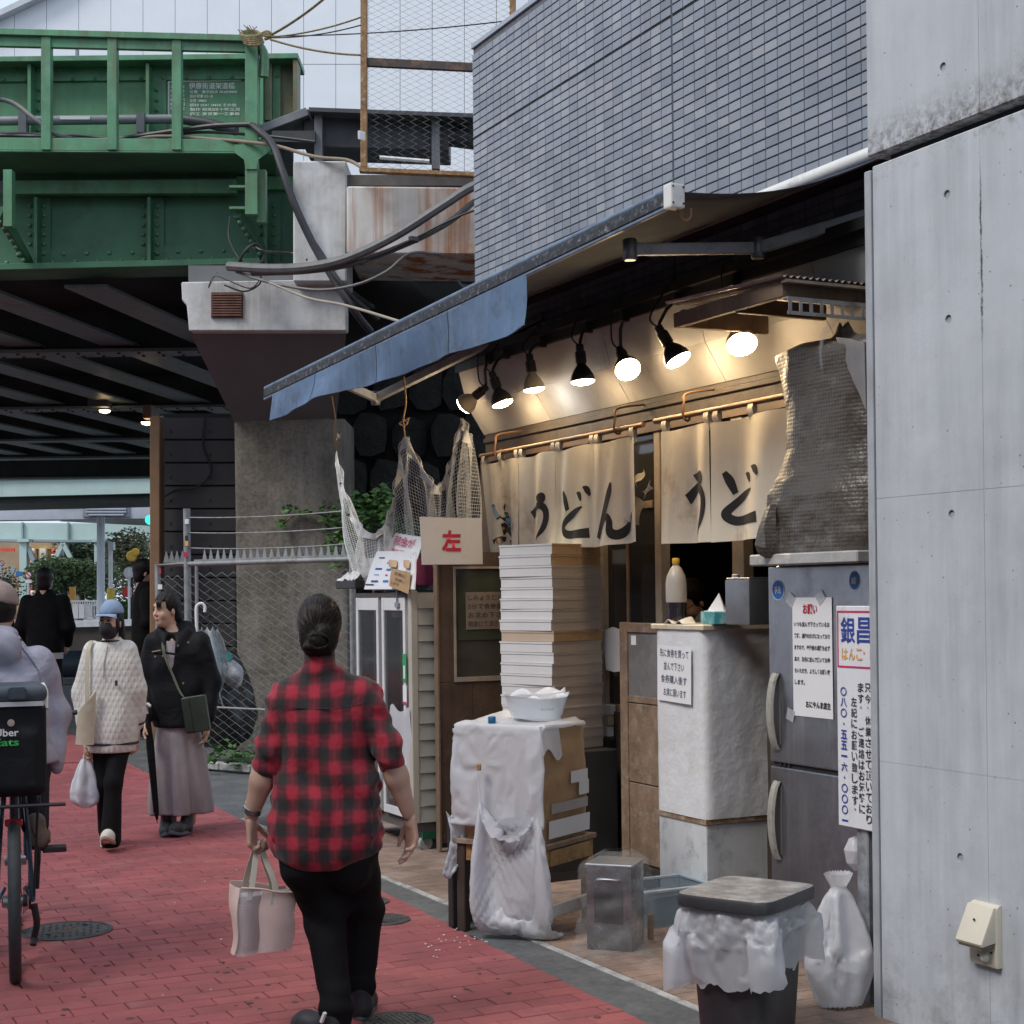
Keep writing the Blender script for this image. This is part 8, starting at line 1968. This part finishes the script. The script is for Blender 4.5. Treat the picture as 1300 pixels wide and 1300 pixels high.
for dz in(0,.022):ring(SWp,1.285+dz,hc[0]*.75,.006-dz*.2,.078-dz*.35,.078-dz*.35,m_navy,'collar_stripe',.006)
for w_,e in((RW,RE),(LW,LE)):
    u_=unit(w_-e);c=w_-u_*.035;a1=unit(np.cross(u_,V(0,1,0)));a2=np.cross(u_,a1)
    lmb(MB().tube([c+a1*.054*math.cos(a)+a2*.054*math.sin(a)for a in np.linspace(0,2*math.pi,24)],.007,6),'cuff_stripe',m_navy,SWp)
lmb(MB().tube([V(hc[0]*.8,.10,1.26),V(.0,.137,1.15),V(0,.150,1.06)],.004,5),'zip',mat('zip_grey',(.4,.4,.38),.5,metal=.4),SWp);lmb(MB().box(V(-.095,.145,1.03),(.018,.01,.032)),'chest_badge',m_navy,SWp)
Tr=SDF((-.25,-.35,.03),(.25,.4,.75),.009)
Tr.ell((0,0,.66),(.16,.12,.10),k=.03).cap(LH,LK,.085,.066,k=.04).cap(LK,LA+V(0,.0,-.02),.062,.075,k=.03).cap(RH,RK,.085,.066,k=.04).cap(RK,RA+V(0,-.01,-.02),.062,.078,k=.03);Tr.build('trousers',m_blkp,SWp)
m_cream=mat('cream_sneaker',(.60,.56,.50),.6,var=.08);m_gum=mat('gum_sole',(.32,.2,.14),.7);m_ws=mat('white_sole',(.62,.62,.6),.6)
shoe(SWp,V(-.045,.10,.02),.05,.28,m_cream,m_gum,L=.24);shoe(SWp,V(.09,-.17,.004),.25,0,m_cream,m_ws,L=.24)
# cap, mask, hair
S_=SDF(hc-.2,hc+.2,.0055);S_.ell(q(0,-.014,.056),(.086,.104,.082),HM).box(q(0,0,-.022),(.3,.3,.14),HM,r=.004,k=.004,op='s');cp=S_.build('cap',cloth_m('blue_cap_cloth',(.24,.32,.46),.9,fold=.25,fs=20),SWp)
g=[[q(.088*math.sin(a)*(1+.10*t),.070+.062*math.cos(a)**1.0*(.25+t)+.0,.052-.010*t-.020*(1-math.cos(a))*(.4+t))for a in np.linspace(-1.35,1.35,20)]for t in np.linspace(0,1,6)]
lmb(MB().grid(g,.004),'brim',cloth_m('blue_cap_cloth',(.24,.32,.46)),cp)
S_=SDF(hc-.2,hc+.2,.0045);S_.ell(q(0,.034,-.052),(.070,.080,.062),HM).ell(q(0,.085,-.036),(.036,.036,.040),HM,k=.03).box(q(0,-.075,-.03),(.3,.2,.3),HM,r=.004,k=.004,op='s').box(q(0,0,.040),(.3,.4,.09),HM,r=.004,k=.006,op='s');S_.build('face_mask',mat('black_mask',(.018,.018,.02),.8),SWp)
for s in(-1,1):lmb(MB().tube([q(s*.055,.055,-.022),q(s*.070,.01,-.005),q(s*.074,-.012,.008)],.002,4),'mask_loop',mat('black_mask',(.018,.018,.02),.8),SWp)
S_=SDF(hc-V(.2,.2,.34),hc+V(.2,.15,.2),.006);S_.ell(q(0,-.022,.02),(.082,.094,.085),HM).cap(q(-.045,-.05,-.03),q(-.07,-.055,-.22),.035,.03,k=.03).cap(q(.045,-.05,-.03),q(.075,-.05,-.23),.035,.03,k=.03).cap(q(0,-.07,-.03),q(0,-.075,-.22),.05,.05,k=.03)
S_.ell(q(-.07,.035,-.03),(.012,.014,.05),HM,k=.01).ell(q(.07,.035,-.03),(.012,.014,.05),HM,k=.01).box(q(0,.12,-.02),(.118,.20,.25),HM,r=.02,k=.01,op='s');S_.build('hair',m_hair,SWp)
SWp.scale=(.82,.92,1.0)
# her tote and shopping bag
QM=Rz(CAMYAW+math.pi-.06)
def wl(v):return qo+QM@(np.asarray(v)*V(.82,.92,1))
ct_=thing('canvas_tote','cream canvas tote on the shoulder of the person in the white sweater','bag',wl((.15,.15,.62)))
g=[[wl((.08+.10*u-.02*v,.17+.02*math.sin(3*u),.66+.33*v*(1-.45*u)))for u in np.linspace(0,1,9)]for v in np.linspace(0,1,9)]
b=MB();b.grid(g,.03);b.build('sack',cloth_m('cream_canvas',(.50,.44,.34),.9,fold=.5,fs=14),ct_,smooth=True)
b=MB();pth=spline([wl((.125,.05,1.29)),wl((.128,.115,1.22)),wl((.125,.150,1.1)),wl((.12,.168,.95)),wl((.12,.175,.9))]);b.grid([[p-QM@V(.012,0,0),p+QM@V(.012,0,0)]for p in pth],.003);b.build('strap',cloth_m('cream_canvas',(.50,.44,.34)),ct_,smooth=True)
gb1=wl(RW+V(.0,.02,-.12))
def shopbag(c,label,w,h,m):
    t=thing('shopping_bag',label,'bag',c-V(0,0,h+.05));g=[]
    for i in range(24):
        v=i/23;row=[]
        for k in range(36):
            a=2*math.pi*k/36;r=w*(.12+.88*math.sin(math.pi*min(.62,.05+v*.62))**.8)*(1 if v<.9 else max(.2,1-(v-.9)*6))
            p=c+V(r*math.cos(a),.55*r*math.sin(a),-.02-h*v);row.append(p+V(math.cos(a),math.sin(a),0)*(wr(p*V(1,1,.5)*1.0,14,.02*v)+.12*r*math.sin(5*a)))
        g.append(row)
    b=MB();b.grid(g,0,wrap=True);b.build('sack',m,t,smooth='all')
    for s in(-1,1):b=MB();b.tube([c+V(s*.015,0,-.05),c+V(s*.01,0,0),c+V(0,0,.03)],.008,6);b.build('handle',m,t,smooth=True)
shopbag(gb1,'white shopping bag hanging from the hand of the person in the white sweater',.085,.30,mat('bag_film',(.68,.71,.76),.35,alpha=.9,var=.06))

# ---- woman in the black jacket with a long grey skirt ------------------------------
rz_=10.25;ro=W(228,1056,rz_);ro[2]=0
BJ=thing('person','person in a black hooded jacket and long grey skirt looking to the left','person',ro,CAMYAW+math.pi)
def bx_(px):return-(px-228)/193.0
def bz_(py):return 1.55-(py-758)/193.0
hc=V(bx_(214),.02,1.468);HM=frame(-.70,-.05)
Hs,q=head(hc,HM,sc=.98)
LS,RS=V(bx_(262),0,1.25),V(bx_(194),0,1.25);LE,RE=V(bx_(274),-.02,.99),V(bx_(181),.0,.98);LW,RW=V(bx_(272),.06,.74),V(bx_(192),.16,.755)
Bd=SDF((-.4,-.3,0),(.4,.45,1.42),.009)
Bd.loft([(.6,0,0,.14,.09),(.8,0,0,.14,.10),(1.0,0,0,.13,.095),(1.2,0,0,.15,.09),(1.29,.02,0,.08,.065),(1.38,hc[0]*.85,.0,.048,.048)],k=.03)
for a,e,w_ in((LS,LE,LW),(RS,RE,RW)):Bd.cap(a,e,.045,.04).cap(e,w_,.04,.026)
for s in(-1,1):Bd.cap(V(s*.07,0,.7),V(s*.07-.01,0,.08),.07,.04)
join_sdf('body',[Bd,Hs,hand(RW+V(0,0,-.015),V(.1,.35,-1),V(-.9,.3,0),V(.1,1,.3),(1.6,1.6,1.6,1.5),thumb=1.2,h=.0045),hand(LW,V(0,.1,-1),V(.9,.1,0),V(0,1,0),(.6,.7,.8,.9),h=.0045)],m_skin,BJ)
face_bits(q,HM,BJ,brow=True)
m_jk=cloth_m('black_nylon',(.009,.0095,.012),.62,fold=.45,fs=8)
Sh=SDF((-.36,-.3,.62),(.36,.32,1.42),.008)
Sh.loft([(.70,0,0,.185,.145),(.74,0,0,.195,.15),(.9,0,0,.19,.145),(1.05,0,0,.188,.14),(1.2,0,0,.178,.12),(1.28,.01,0,.125,.095),(1.32,.02,-.01,.095,.085)],k=.03,fold=lambda X,Y,Z:.007*np.sin(18*X+8*Z)+.005*np.sin(26*Z+8*X))
for a,e,w_ in((LS,LE,LW),(RS,RE,RW)):Sh.cap(a*V(.95,1,1),e,.075,.072,k=.05).cap(e,w_+(e-w_)*.12,.072,.052,k=.03)
Sh.cap(V(.09,-.03,1.33),V(-.06,-.05,1.33),.065,.065,k=.04).cap(V(.11,.03,1.315),V(.05,.105,1.24),.035,.028,k=.03).cap(V(-.075,.02,1.315),V(-.005,.11,1.22),.035,.028,k=.03)
Sh.ell((.025,.12,1.22),(.035,.06,.14),k=.015,op='s')
Sh.build('jacket',m_jk,BJ)
g=[[V(.03+(u-.5)*.085*(1-.75*v),.108+.022*v-.012*abs(u-.5),1.265-.28*v)for u in np.linspace(0,1,6)]for v in np.linspace(0,1,8)]
lmb(MB().grid(g,.004),'grey_top',cloth_m('grey_top',(.36,.33,.35)),BJ)
g=[[V(.03+(u-.5)*.10*(1-.85*v),.095+.02*v-.01*abs(u-.5),1.33-.09*v)for u in np.linspace(0,1,6)]for v in np.linspace(0,1,6)]
for(x,z)in((.135,1.165),(.075,1.17),(-.035,1.235),(-.105,1.255),(.115,.93),(-.07,.99)):lmb(MB().lathe([(.007,-.003),(.007,.003),(0,.004)],c=V(x,.135 if abs(x)<.1 else .115,z),seg=10,M=Rx(-math.pi/2)),'snap_button',mat('snap_brass',(.45,.36,.22),.35,metal=.8),BJ)
lmb(MB().tube([V(.16,.10,1.195),V(.09,.13,1.205)],.004,5),'yoke_zip',mat('zip_brass',(.25,.2,.13),.5,metal=.5),BJ)
g=[[V(.185*math.cos(a)*1.0,.145*math.sin(a),z+.012*math.sin(2*a))for a in np.linspace(.05,math.pi-.05,30)]for z in(1.19,1.175)]
lmb(MB().grid([[p*V(1.0,1.0,1)for p in r_]for r_ in g],.006),'yoke_flap',m_jk,BJ)
Sk=SDF((-.32,-.28,.10),(.32,.32,.76),.008)
Sk.loft([(.135,.0,.03,.215,.17),(.2,.0,.03,.215,.17),(.4,0,.02,.20,.155),(.6,0,.0,.172,.135),(.72,0,0,.15,.12)],k=.02,p=2.1,fold=lambda X,Y,Z:(.75-Z)*(.045*np.sin(5.2*np.arctan2(Y,X)+1.2+1.2*Z)*1.0+.016*np.sin(13*np.arctan2(Y,X)+5*Z)))
Sk.build('skirt',cloth_m('satin_skirt',(.30,.265,.275),.42,fold=.4,fs=6),BJ)
shoe(BJ,V(.085,.04,.004),.2,0,m_shoeb,m_soled,L=.235);shoe(BJ,V(-.085,.08,.006),-.35,.06,m_shoeb,m_soled,L=.235)
S_=SDF(hc-V(.2,.2,.25),hc+V(.2,.2,.2),.005);S_.ell(q(0,-.016,.036),(.082,.101,.094),HM).ell(q(0,-.055,-.03),(.068,.055,.07),HM,k=.03).cap(q(.0,-.10,-.02),q(-.01,-.115,-.14),.035,.02,k=.02)
S_.box(q(.0,.10,-.030),(.122,.145,.185),HM,r=.03,k=.012,op='s').box(q(0,.02,-.085),(.2,.1,.13),HM,r=.02,k=.015,op='s')
S_.warp(lambda X,Y,Z:.0015*np.sin(170*X+60*Z));S_.build('hair',m_hair,BJ,relax=1)
for k in range(9):
    x=-.062+k*.006;lmb(MB().tube(spline([q(x,.070,.095-abs(x)*.3),q(x*1.05,.094,.06),q(x*1.12,.098,.028+.006*(k%3)),q(x*1.15,.095,.014+.008*(k%2))],4),[.0035]*8+[.002]*4+[.001],5),'fringe_strand',m_hair,BJ)
BJ.scale=(.90,.95,1.0);BM=Rz(CAMYAW+math.pi)
def wb_(v):return ro+BM@(np.asarray(v)*V(.9,.95,1))
cb_=thing('shoulder_bag','dark green leather shoulder bag worn over the black jacket','bag',wb_((-.16,.2,.68)))
m_gl=mat('green_leather',(.028,.04,.03),.42,var=.15,scale=8)
b=MB();b.box(wb_((bx_(262),.205,.795)),(.155,.06,.235),BM@Ry(.14));b.build('pouch',m_gl,cb_,bevel=.015,seg=3,smooth=True)
b=MB();b.box(wb_((bx_(251),.24,.79)),(.05,.008,.22),BM@Ry(.14));b.build('flap',m_gl,cb_,bevel=.003)
b=MB();pth=spline([wb_((.07,.03,1.325)),wb_((.075,.125,1.24)),wb_((.05,.152,1.15)),wb_((.0,.165,1.05)),wb_((-.05,.185,.95)),wb_((-.085,.2,.905))]);b.grid([[p-BM@V(.010,0,.004),p+BM@V(.010,0,.004)]for p in pth],.004);b.build('strap',mat('strap_olive',(.07,.08,.05),.6),cb_,smooth=True)
cn=thing('cane_umbrella','closed black umbrella held like a cane by the person in the black jacket','umbrella',wb_((bx_(208),.25,.10)))
p0,p1=wb_((bx_(195),.22,.80)),wb_((bx_(208),.25,.12))
b=MB();b.tube([p0,p0*.7+p1*.3,p1+(p0-p1)*.08,p1],[.014,.026,.018,.006],10);b.build('canopy',m_jk,cn,smooth=True)
b=MB();b.tube(spline([p0,wb_((bx_(194),.22,.83)),wb_((bx_(196),.235,.865)),wb_((bx_(201),.25,.85))]),.010,8);b.build('handle',mat('handle_clear',(.5,.5,.5),.2),cn,smooth=True)
b=MB();b.tube([p1,p1+(p1-p0)*.03],.005,6);b.build('ferrule',m_steel,cn)
# ------------------------------------------------------------------ delivery cyclist at the left edge
bo=V(1.033,6.595,0);bh=-math.atan2(1.033+.04,6.595) # rear tyre contact, heading
BKM=Rz(bh)
def bk(x,y,z):return bo+BKM@V(x,y,z)
bike=thing('bicycle','dark blue delivery bicycle ridden away at the left edge','bicycle',bo,bh)
m_tyre=mat('bike_tyre',(.035,.04,.045),.7,var=.2,scale=30);m_frame=mat('bike_blue',(.02,.045,.08),.35,coat=.4);m_bkblk=mat('bike_black',(.018,.018,.02),.5)
RW_=.312
def wheel(y,nm):
    t=[bk(.0,y+RW_*math.sin(a),RW_+.006+RW_*math.cos(a))for a in np.linspace(0,2*math.pi,49)]
    o=MB().tube(t,.024,10).build(nm,m_tyre,bike,smooth=True)
    MB().tube([bk(0,y+.283*math.sin(a),RW_+.006+.283*math.cos(a))for a in np.linspace(0,2*math.pi,41)],.011,8).build('rim',m_steel,o,smooth=True)
    MB().lathe([(.018,-.05),(.026,-.045),(.02,0),(.026,.045),(.018,.05)],c=bk(0,y,RW_+.006),seg=12,M=BKM@Ry(math.pi/2)).build('hub',m_steel,o,smooth=True)
    sp=MB()
    for k in range(24):
        a=2*math.pi*k/24;sp.tube([bk(.03*(1 if k%2 else-1),y,RW_+.006),bk(0,y+.28*math.sin(a),RW_+.006+.28*math.cos(a))],.0015,4)
    sp.build('spokes',m_steel,o)
wheel(0,'wheel');wheel(1.05,'wheel')
for s in(-1,1):
    MB().tube([bk(s*.07,0,.318),bk(s*.045,.40,.30)],.010,8).build('chain_stay',m_frame,bike,smooth=True)
    MB().tube([bk(s*.072,0,.318),bk(s*.052,.12,.62),bk(s*.03,.24,.86)],.010,8).build('seat_stay',m_frame,bike,smooth=True)
MB().tube([bk(0,.42,.29),bk(0,.24,.88),bk(0,.20,.98)],.017,10).build('seat_tube',m_frame,bike,smooth=True)
MB().tube([bk(0,.42,.29),bk(0,.95,.72)],.02,10).build('down_tube',m_frame,bike,smooth=True)
MB().tube([bk(0,.25,.84),bk(0,.93,.82)],.017,10).build('top_tube',m_frame,bike,smooth=True)
MB().tube([bk(0,.91,.88),bk(0,.97,.66),bk(.05,1.0,.6),bk(.05,1.05,.32)],.014,8).build('fork',m_frame,bike,smooth=True)
MB().tube([bk(-.28,.85,1.02),bk(-.05,.92,1.0),bk(.05,.92,1.0),bk(.28,.85,1.02)],.012,8).build('handlebar',m_bkblk,bike,smooth=True)
MB().lathe([(.02,-.006),(.085,-.006),(.09,0),(.085,.006),(.02,.006)],c=bk(.06,.42,.29),seg=24,M=BKM@Ry(math.pi/2)).build('chainring',m_bkblk,bike)
for k in range(5):MB().lathe([(.02,-.0015),(.055-.006*k,-.0015),(.055-.006*k,.0015),(.02,.0015)],c=bk(.034+.005*k,0,.318),seg=20,M=BKM@Ry(math.pi/2)).build('sprocket',m_bkblk,bike)
MB().tube(spline([bk(.075,.0,.30),bk(.085,.01,.22),bk(.075,.04,.16),bk(.07,.02,.13)]),.014,8).build('derailleur',m_bkblk,bike,smooth=True)
MB().tube([bk(.09,.42,.29),bk(.10,.40,.46),bk(.17,.40,.46)],.010,8).build('crank',m_bkblk,bike,smooth=True)
MB().box(bk(.165,.40,.462),(.10,.09,.022),BKM).build('pedal',m_bkblk,bike,bevel=.004)
MB().tube([bk(-.09,.42,.29),bk(-.10,.45,.13),bk(-.16,.45,.13)],.010,8).build('crank',m_bkblk,bike,smooth=True)
for s in(-1,1):MB().tube([bk(s*.075,0,.33),bk(s*.095,.0,.72)],.006,6).build('rack_stay',m_bkblk,bike,smooth=True)
for x in(-.10,-.035,.035,.10):MB().tube([bk(x,-.16,.725),bk(x,.22,.725)],.006,6).build('rack_rail',m_bkblk,bike,smooth=True)
MB().tube([bk(-.19,-.165,.725),bk(.20,-.165,.725)],.008,6).build('rack_end',m_bkblk,bike,smooth=True)
MB().box(bk(.0,-.03,.642),(.07,.02,.03),BKM).build('rear_light',mat('rear_light',(.45,.02,.03),.25),bike,bevel=.006)
MB().box(bk(0,.20,1.0),(.16,.26,.06),BKM).build('saddle',m_bkblk,bike,bevel=.02,seg=3,smooth=True)
MB().tube(spline([bk(.07,.1,.6),bk(.1,.05,.5),bk(.09,.02,.4)]),.004,5).build('brake_cable',m_wire,bike)
# insulated bag on the rack
dbo=bk(0,0,.735);db=thing('delivery_bag','large black insulated delivery bag on the bicycle rack','bag',dbo,bh)
def dq(x,y,z):return dbo+BKM@V(x,y,z)
m_dbag=cloth_m('delivery_black',(.016,.017,.019),.55,fold=.35,fs=7)
S_=SDF((-.38,-.3,-.03),(.3,.3,.5),.011);S_.box((-.08,-.005,.215),(.42,.34,.38),r=.035,k=.02).box((-.08,-.17,.17),(.36,.04,.24),r=.02,k=.02);S_.build('body',m_dbag,db)
S_=SDF((-.38,-.3,.35),(.3,.3,.55),.010);S_.box((-.08,-.005,.435),(.43,.36,.07),r=.03,k=.02);S_.build('lid',mat('lid_bluegrey',(.05,.065,.08),.45,var=.2,scale=6),db)
lmb(MB().box(V(-.08,-.186,.398),(.40,.012,.018)),'reflective_strip',mat('reflective',(.5,.52,.53),.35),db)
lmb(MB().tube([V(.126,-.10,.37),V(.128,-.06,.44),V(.12,.02,.46)],.012,6),'side_trim',m_white,db)
lmb(MB().box(V(.02,-.19,.44),(.07,.02,.05)),'lid_buckle',mat('lid_bluegrey',(.05,.065,.08),.45),db,bevel=.006)
lmb(MB().lathe([(.014,-.004),(.014,.004),(0,.005)],c=V(-.005,-.192,.325),seg=16,M=Rx(math.pi/2)),'round_badge',mat('badge_tan',(.4,.32,.28),.5),db)
text('Uber',.092,.030,dq(-.068,-.193,.272),BKM@V(1,0,0),UP,m_paper,db,off=.003,bold=.02);text('Eats',.092,.030,dq(-.068,-.193,.234),BKM@V(1,0,0),UP,mat('logo_green',(.03,.42,.08),.5),db,off=.003,bold=.02)
# rider
ry0=V(0,.24,0);rdo=bk(-.06,.24,0);RD=thing('person','person in a lavender hooded coat and beige cap riding the bicycle','person',rdo,bh)
hc=V(0,.10,1.50);HM=frame(0,-.12)
Hs,q=head(hc,HM,h=.006)
LS,RS=V(-.16,.05,1.27),V(.16,.05,1.27);LE,RE=V(-.225,.12,1.04),V(.215,.12,1.04);LW,RW=V(-.25,.40,.99),V(.25,.40,.99)
Bd=SDF((-.45,-.4,.1),(.45,.75,1.45),.010)
Bd.loft([(.92,0,0,.12,.08),(1.1,0,.02,.12,.08),(1.25,0,.05,.11,.07),(1.34,0,.06,.06,.05),(1.42,0,.07,.05,.05)],k=.03)
for a,e,w_ in((LS,LE,LW),(RS,RE,RW)):Bd.cap(a,e,.045,.04).cap(e,w_,.04,.028)
RK,RF=V(.14,.33,.80),V(.145,.18,.53);LK,LF=V(-.13,.36,.62),V(-.14,.22,.22)
for s,K_,F_ in((1,RK,RF),(-1,LK,LF)):Bd.cap(V(s*.09,.0,.98),K_,.08,.055).cap(K_,F_,.05,.036)
join_sdf('body',[Bd,Hs,hand(RW,V(-.2,1,0),V(0,-.1,-1),V(-1,0,0),(1.5,1.5,1.5,1.5),h=.005),hand(LW,V(.2,1,0),V(0,-.1,-1),V(1,0,0),(1.5,1.5,1.5,1.5),h=.005)],m_skin,RD)
m_lav=cloth_m('lavender_coat',(.36,.35,.42),.7,fold=1.0,fs=6)
Sh=SDF((-.46,-.35,.76),(.46,.62,1.56),.009)
Sh.loft([(.86,.02,-.05,.225,.20),(.93,0,-.04,.215,.19),(1.05,0,-.01,.205,.175),(1.2,0,.03,.195,.15),(1.29,0,.05,.15,.115),(1.36,0,.06,.10,.095)],k=.03,fold=lambda X,Y,Z:.006*np.sin(22*Z+10*X)+.005*np.sin(16*X-14*Z))
for a,e,w_ in((LS,LE,LW),(RS,RE,RW)):Sh.cap(a,e,.082,.078,k=.04).cap(e,w_+(e-w_)*.1,.075,.055,k=.03)
Sh.cap(RE+V(.01,-.05,0),V(.235,.0,.83),.065,.03,k=.05)
Sh.ell((0,-.055,1.345),(.105,.055,.085),k=.02).ell((0,.02,1.395),(.088,.08,.05),k=.02)
Sh.warp(lambda X,Y,Z:.0035*np.sin(40*Z+24*X+2*np.sin(13*X)))
ct2=Sh.build('coat',m_lav,RD)
for s in(-1,1):lmb(MB().tube(spline([V(s*.10,-.055,1.345),V(s*.165,-.05,1.24),V(s*.175,-.105,1.12),V(s*.17,-.15,1.0)]),.0035,5),'sleeve_seam',mat('seam_dark',(.2,.195,.24),.8),ct2)
lmb(MB().tube(spline([V(0,-.105,1.31),V(0,-.118,1.2),V(0,-.165,1.08),V(.005,-.205,.98)]),.003,5),'back_seam',mat('seam_dark',(.2,.195,.24),.8),ct2)
Tr=SDF((-.3,-.3,.1),(.32,.55,1.1),.010)
for s,K_,F_ in((1,RK,RF),(-1,LK,LF)):Tr.cap(V(s*.09,.0,.97),K_,.10,.075,k=.05).cap(K_,F_+V(0,0,.04),.072,.06,k=.03)
Tr.ell((0,-.02,.96),(.18,.16,.11),k=.04);Tr.build('trousers',cloth_m('navy_trousers',(.022,.024,.034),.8),RD)
m_taup=mat('taupe_shoe',(.16,.135,.11),.7,var=.3,scale=20)
shoe(RD,V(.145,.06,.475),-.1,0,m_taup,mat('rubber_black',(.02,.022,.024),.7),L=.26);shoe(RD,V(-.14,.13,.145),.1,0,m_taup,mat('rubber_black',(.02,.022,.024),.7),L=.26)
S_=SDF(hc-.2,hc+.2,.006);S_.ell(q(0,-.014,.036),(.090,.108,.095),HM).box(q(0,.0,-.055),(.3,.3,.15),HM,r=.004,k=.006,op='s').ell(q(0,-.10,.0),(.045,.05,.028),HM,k=.008,op='s')
cp=S_.build('cap',cloth_m('beige_cap',(.34,.26,.23),.9,fold=.3,fs=18),RD)
lmb(MB().tube([q(.055,-.082,.016),q(0,-.106,.012),q(-.055,-.082,.016)],.007,6),'cap_strap',mat('strap_dark',(.04,.035,.035),.7),cp)
S_=SDF(hc-.2,hc+.2,.006);S_.ell(q(0,-.014,.01),(.080,.098,.085),HM).box(q(0,.09,-.02),(.17,.16,.2),HM,r=.01,k=.01,op='s');S_.build('hair',m_hair,RD)

# ------------------------------------------------------------------ dark-clad people further back
def backman(px,pz_,H,label,yaw,wide=1.0,hemband=False,px_y=760):
    o=W(px,900,pz_);o[2]=0;t=thing('person',label,'person',o,yaw);k=H/1.7
    hc=V(0,0,1.57*k);HM=frame(0,-.05);Hs,q=head(hc,HM,h=.007,sc=k)
    Bd=SDF((-.45,-.35,0),(.45,.4,1.55*k),.012)
    Bd.loft([(.85*k,0,0,.14,.10),(1.1*k,0,0,.14,.11),(1.35*k,0,0,.15,.10),(1.42*k,0,0,.09,.08),(1.5*k,0,0,.05,.05)],k=.03)
    LS,RS=V(-.18,0,1.36)*k,V(.18,0,1.36)*k;LE,RE=V(-.24,-.02,1.1)*k,V(.24,-.02,1.1)*k;LW,RW=V(-.19,.12,.93)*k,V(.19,.12,.93)*k
    for a,e,w_ in((LS,LE,LW),(RS,RE,RW)):Bd.cap(a,e,.05,.045).cap(e,w_,.042,.03)
    for s in(-1,1):Bd.cap(V(s*.09,0,.88*k),V(s*.09,s*.08,.09*k),.085,.045)
    join_sdf('body',[Bd,Hs,hand(LW,V(.2,.3,-1),V(.9,0,0),V(0,1,0),(1,1,1,1),h=.006),hand(RW,V(-.2,.3,-1),V(-.9,0,0),V(0,1,0),(1,1,1,1),h=.006)],m_skin,t)
    m_dk=cloth_m('black_jacket',(.006,.006,.0065),.8,fold=.4)
    S=SDF((-.45,-.35,.7*k),(.45,.4,1.58*k),.011)
    S.loft([(.84*k,0,0,.19*wide,.14),(.95*k,0,0,.20*wide,.15),(1.15*k,0,0,.20*wide,.145),(1.35*k,0,0,.195,.125),(1.43*k,0,0,.12,.10),(1.485*k,0,0,.075,.075)],k=.03)
    for a,e,w_ in((LS,LE,LW),(RS,RE,RW)):S.cap(a,e,.08,.075,k=.04).cap(e,w_,.07,.05,k=.03)
    S.build('jacket',m_dk,t)
    if hemband:lmb(MB().grid([[V(.185*wide*math.cos(a),.14*math.sin(a),z*k)for a in np.linspace(0,2*math.pi,36)]for z in(.78,.80,.85)],.004),'shirt_hem',mat('pale_hem',(.45,.43,.42),.8),t)
    S=SDF((-.3,-.3,.05),(.3,.3,1.0*k),.012);S.ell((0,0,.85*k),(.17,.13,.12),k=.03)
    for s in(-1,1):S.cap(V(s*.09,0,.86*k),V(s*.09,s*.08,.10*k),.098,.065,k=.04)
    S.build('trousers',cloth_m('black_slacks',(.008,.008,.009),.8),t)
    for s in(-1,1):shoe(t,V(s*.09,s*.08-.06,.004),-.1*s,0,m_shoeb,m_soled)
    S=SDF(hc-.22,hc+.22,.007);S.ell(q(0,-.014,.035),np.array([.086,.106,.098])*k,HM).ell(q(0,-.05,-.04),np.array([.074,.06,.07])*k,HM,k=.03).box(q(0,.10,-.05),(.2,.12,.2),HM,r=.02,k=.015,op='s');S.build('hair',m_hair,t)
backman(59,17.6,1.90,'person in black with short dark hair walking away below the bridge',CAMYAW,1.05,True)
backman(186,17.2,1.98,'person in a dark suit half hidden by the brown post',CAMYAW-1.2)
backman(-8,21.0,1.72,'dark-haired person barely showing at the left edge',CAMYAW)
# cook glimpsed inside the shop
o=PX(897,760,5.0);o[2]=0
CK=thing('person','cook with black hair and glasses bending inside the dark shop','person',o,CAMYAW+2.2)
hc=V(0,.12,1.49);HM=frame(0,-.55);Hs,q=head(hc,HM,h=.006)
Bd=SDF((-.4,-.3,0),(.4,.5,1.5),.012);Bd.loft([(.8,0,0,.14,.10),(1.1,0,.0,.15,.11),(1.3,0,.03,.15,.10),(1.4,0,.06,.07,.07)],k=.03).cap(V(0,.03,1.33),V(0,.09,1.45),.05,.05,k=.03)
for s in(-1,1):Bd.cap(V(s*.18,.02,1.3),V(s*.24,.1,1.05),.05,.042).cap(V(s*.24,.1,1.05),V(s*.16,.3,1.0),.04,.03).cap(V(s*.09,0,.85),V(s*.09,0,.08),.085,.045)
join_sdf('body',[Bd,Hs,hand(V(.16,.3,1.0),V(0,1,0),V(0,0,-1),V(-1,0,0),(.8,.8,.8,.8),h=.006),hand(V(-.16,.3,1.0),V(0,1,0),V(0,0,-1),V(1,0,0),(.8,.8,.8,.8),h=.006)],m_skin,CK)
S=SDF((-.4,-.3,.0),(.4,.45,1.46),.011);S.loft([(.05,0,0,.2,.15),(.8,0,0,.18,.14),(1.1,0,.0,.185,.14),(1.3,0,.03,.185,.12),(1.39,0,.05,.10,.09),(1.43,0,.06,.075,.075)],k=.03)
for s in(-1,1):S.cap(V(s*.18,.02,1.3),V(s*.24,.1,1.06),.08,.07,k=.04)
S.build('work_shirt',cloth_m('grey_work_shirt',(.36,.35,.40),.8),CK)
S=SDF(hc-.22,hc+.22,.006);S.ell(q(0,-.014,.035),(.086,.106,.098),HM).ell(q(0,-.05,-.04),(.074,.06,.07),HM,k=.03).box(q(0,.10,-.05),(.2,.12,.2),HM,r=.02,k=.015,op='s');S.build('hair',m_hair,CK)
for s in(-1,1):lmb(MB().tube([q(s*.03+.018*math.cos(a),.104,.004+.015*math.sin(a))for a in np.linspace(0,2*math.pi,16)],.002,4),'spectacle_rim',m_wire,CK);lmb(MB().tube([q(s*.048,.102,.006),q(s*.076,.0,.006)],.002,4),'spectacle_arm',m_wire,CK)
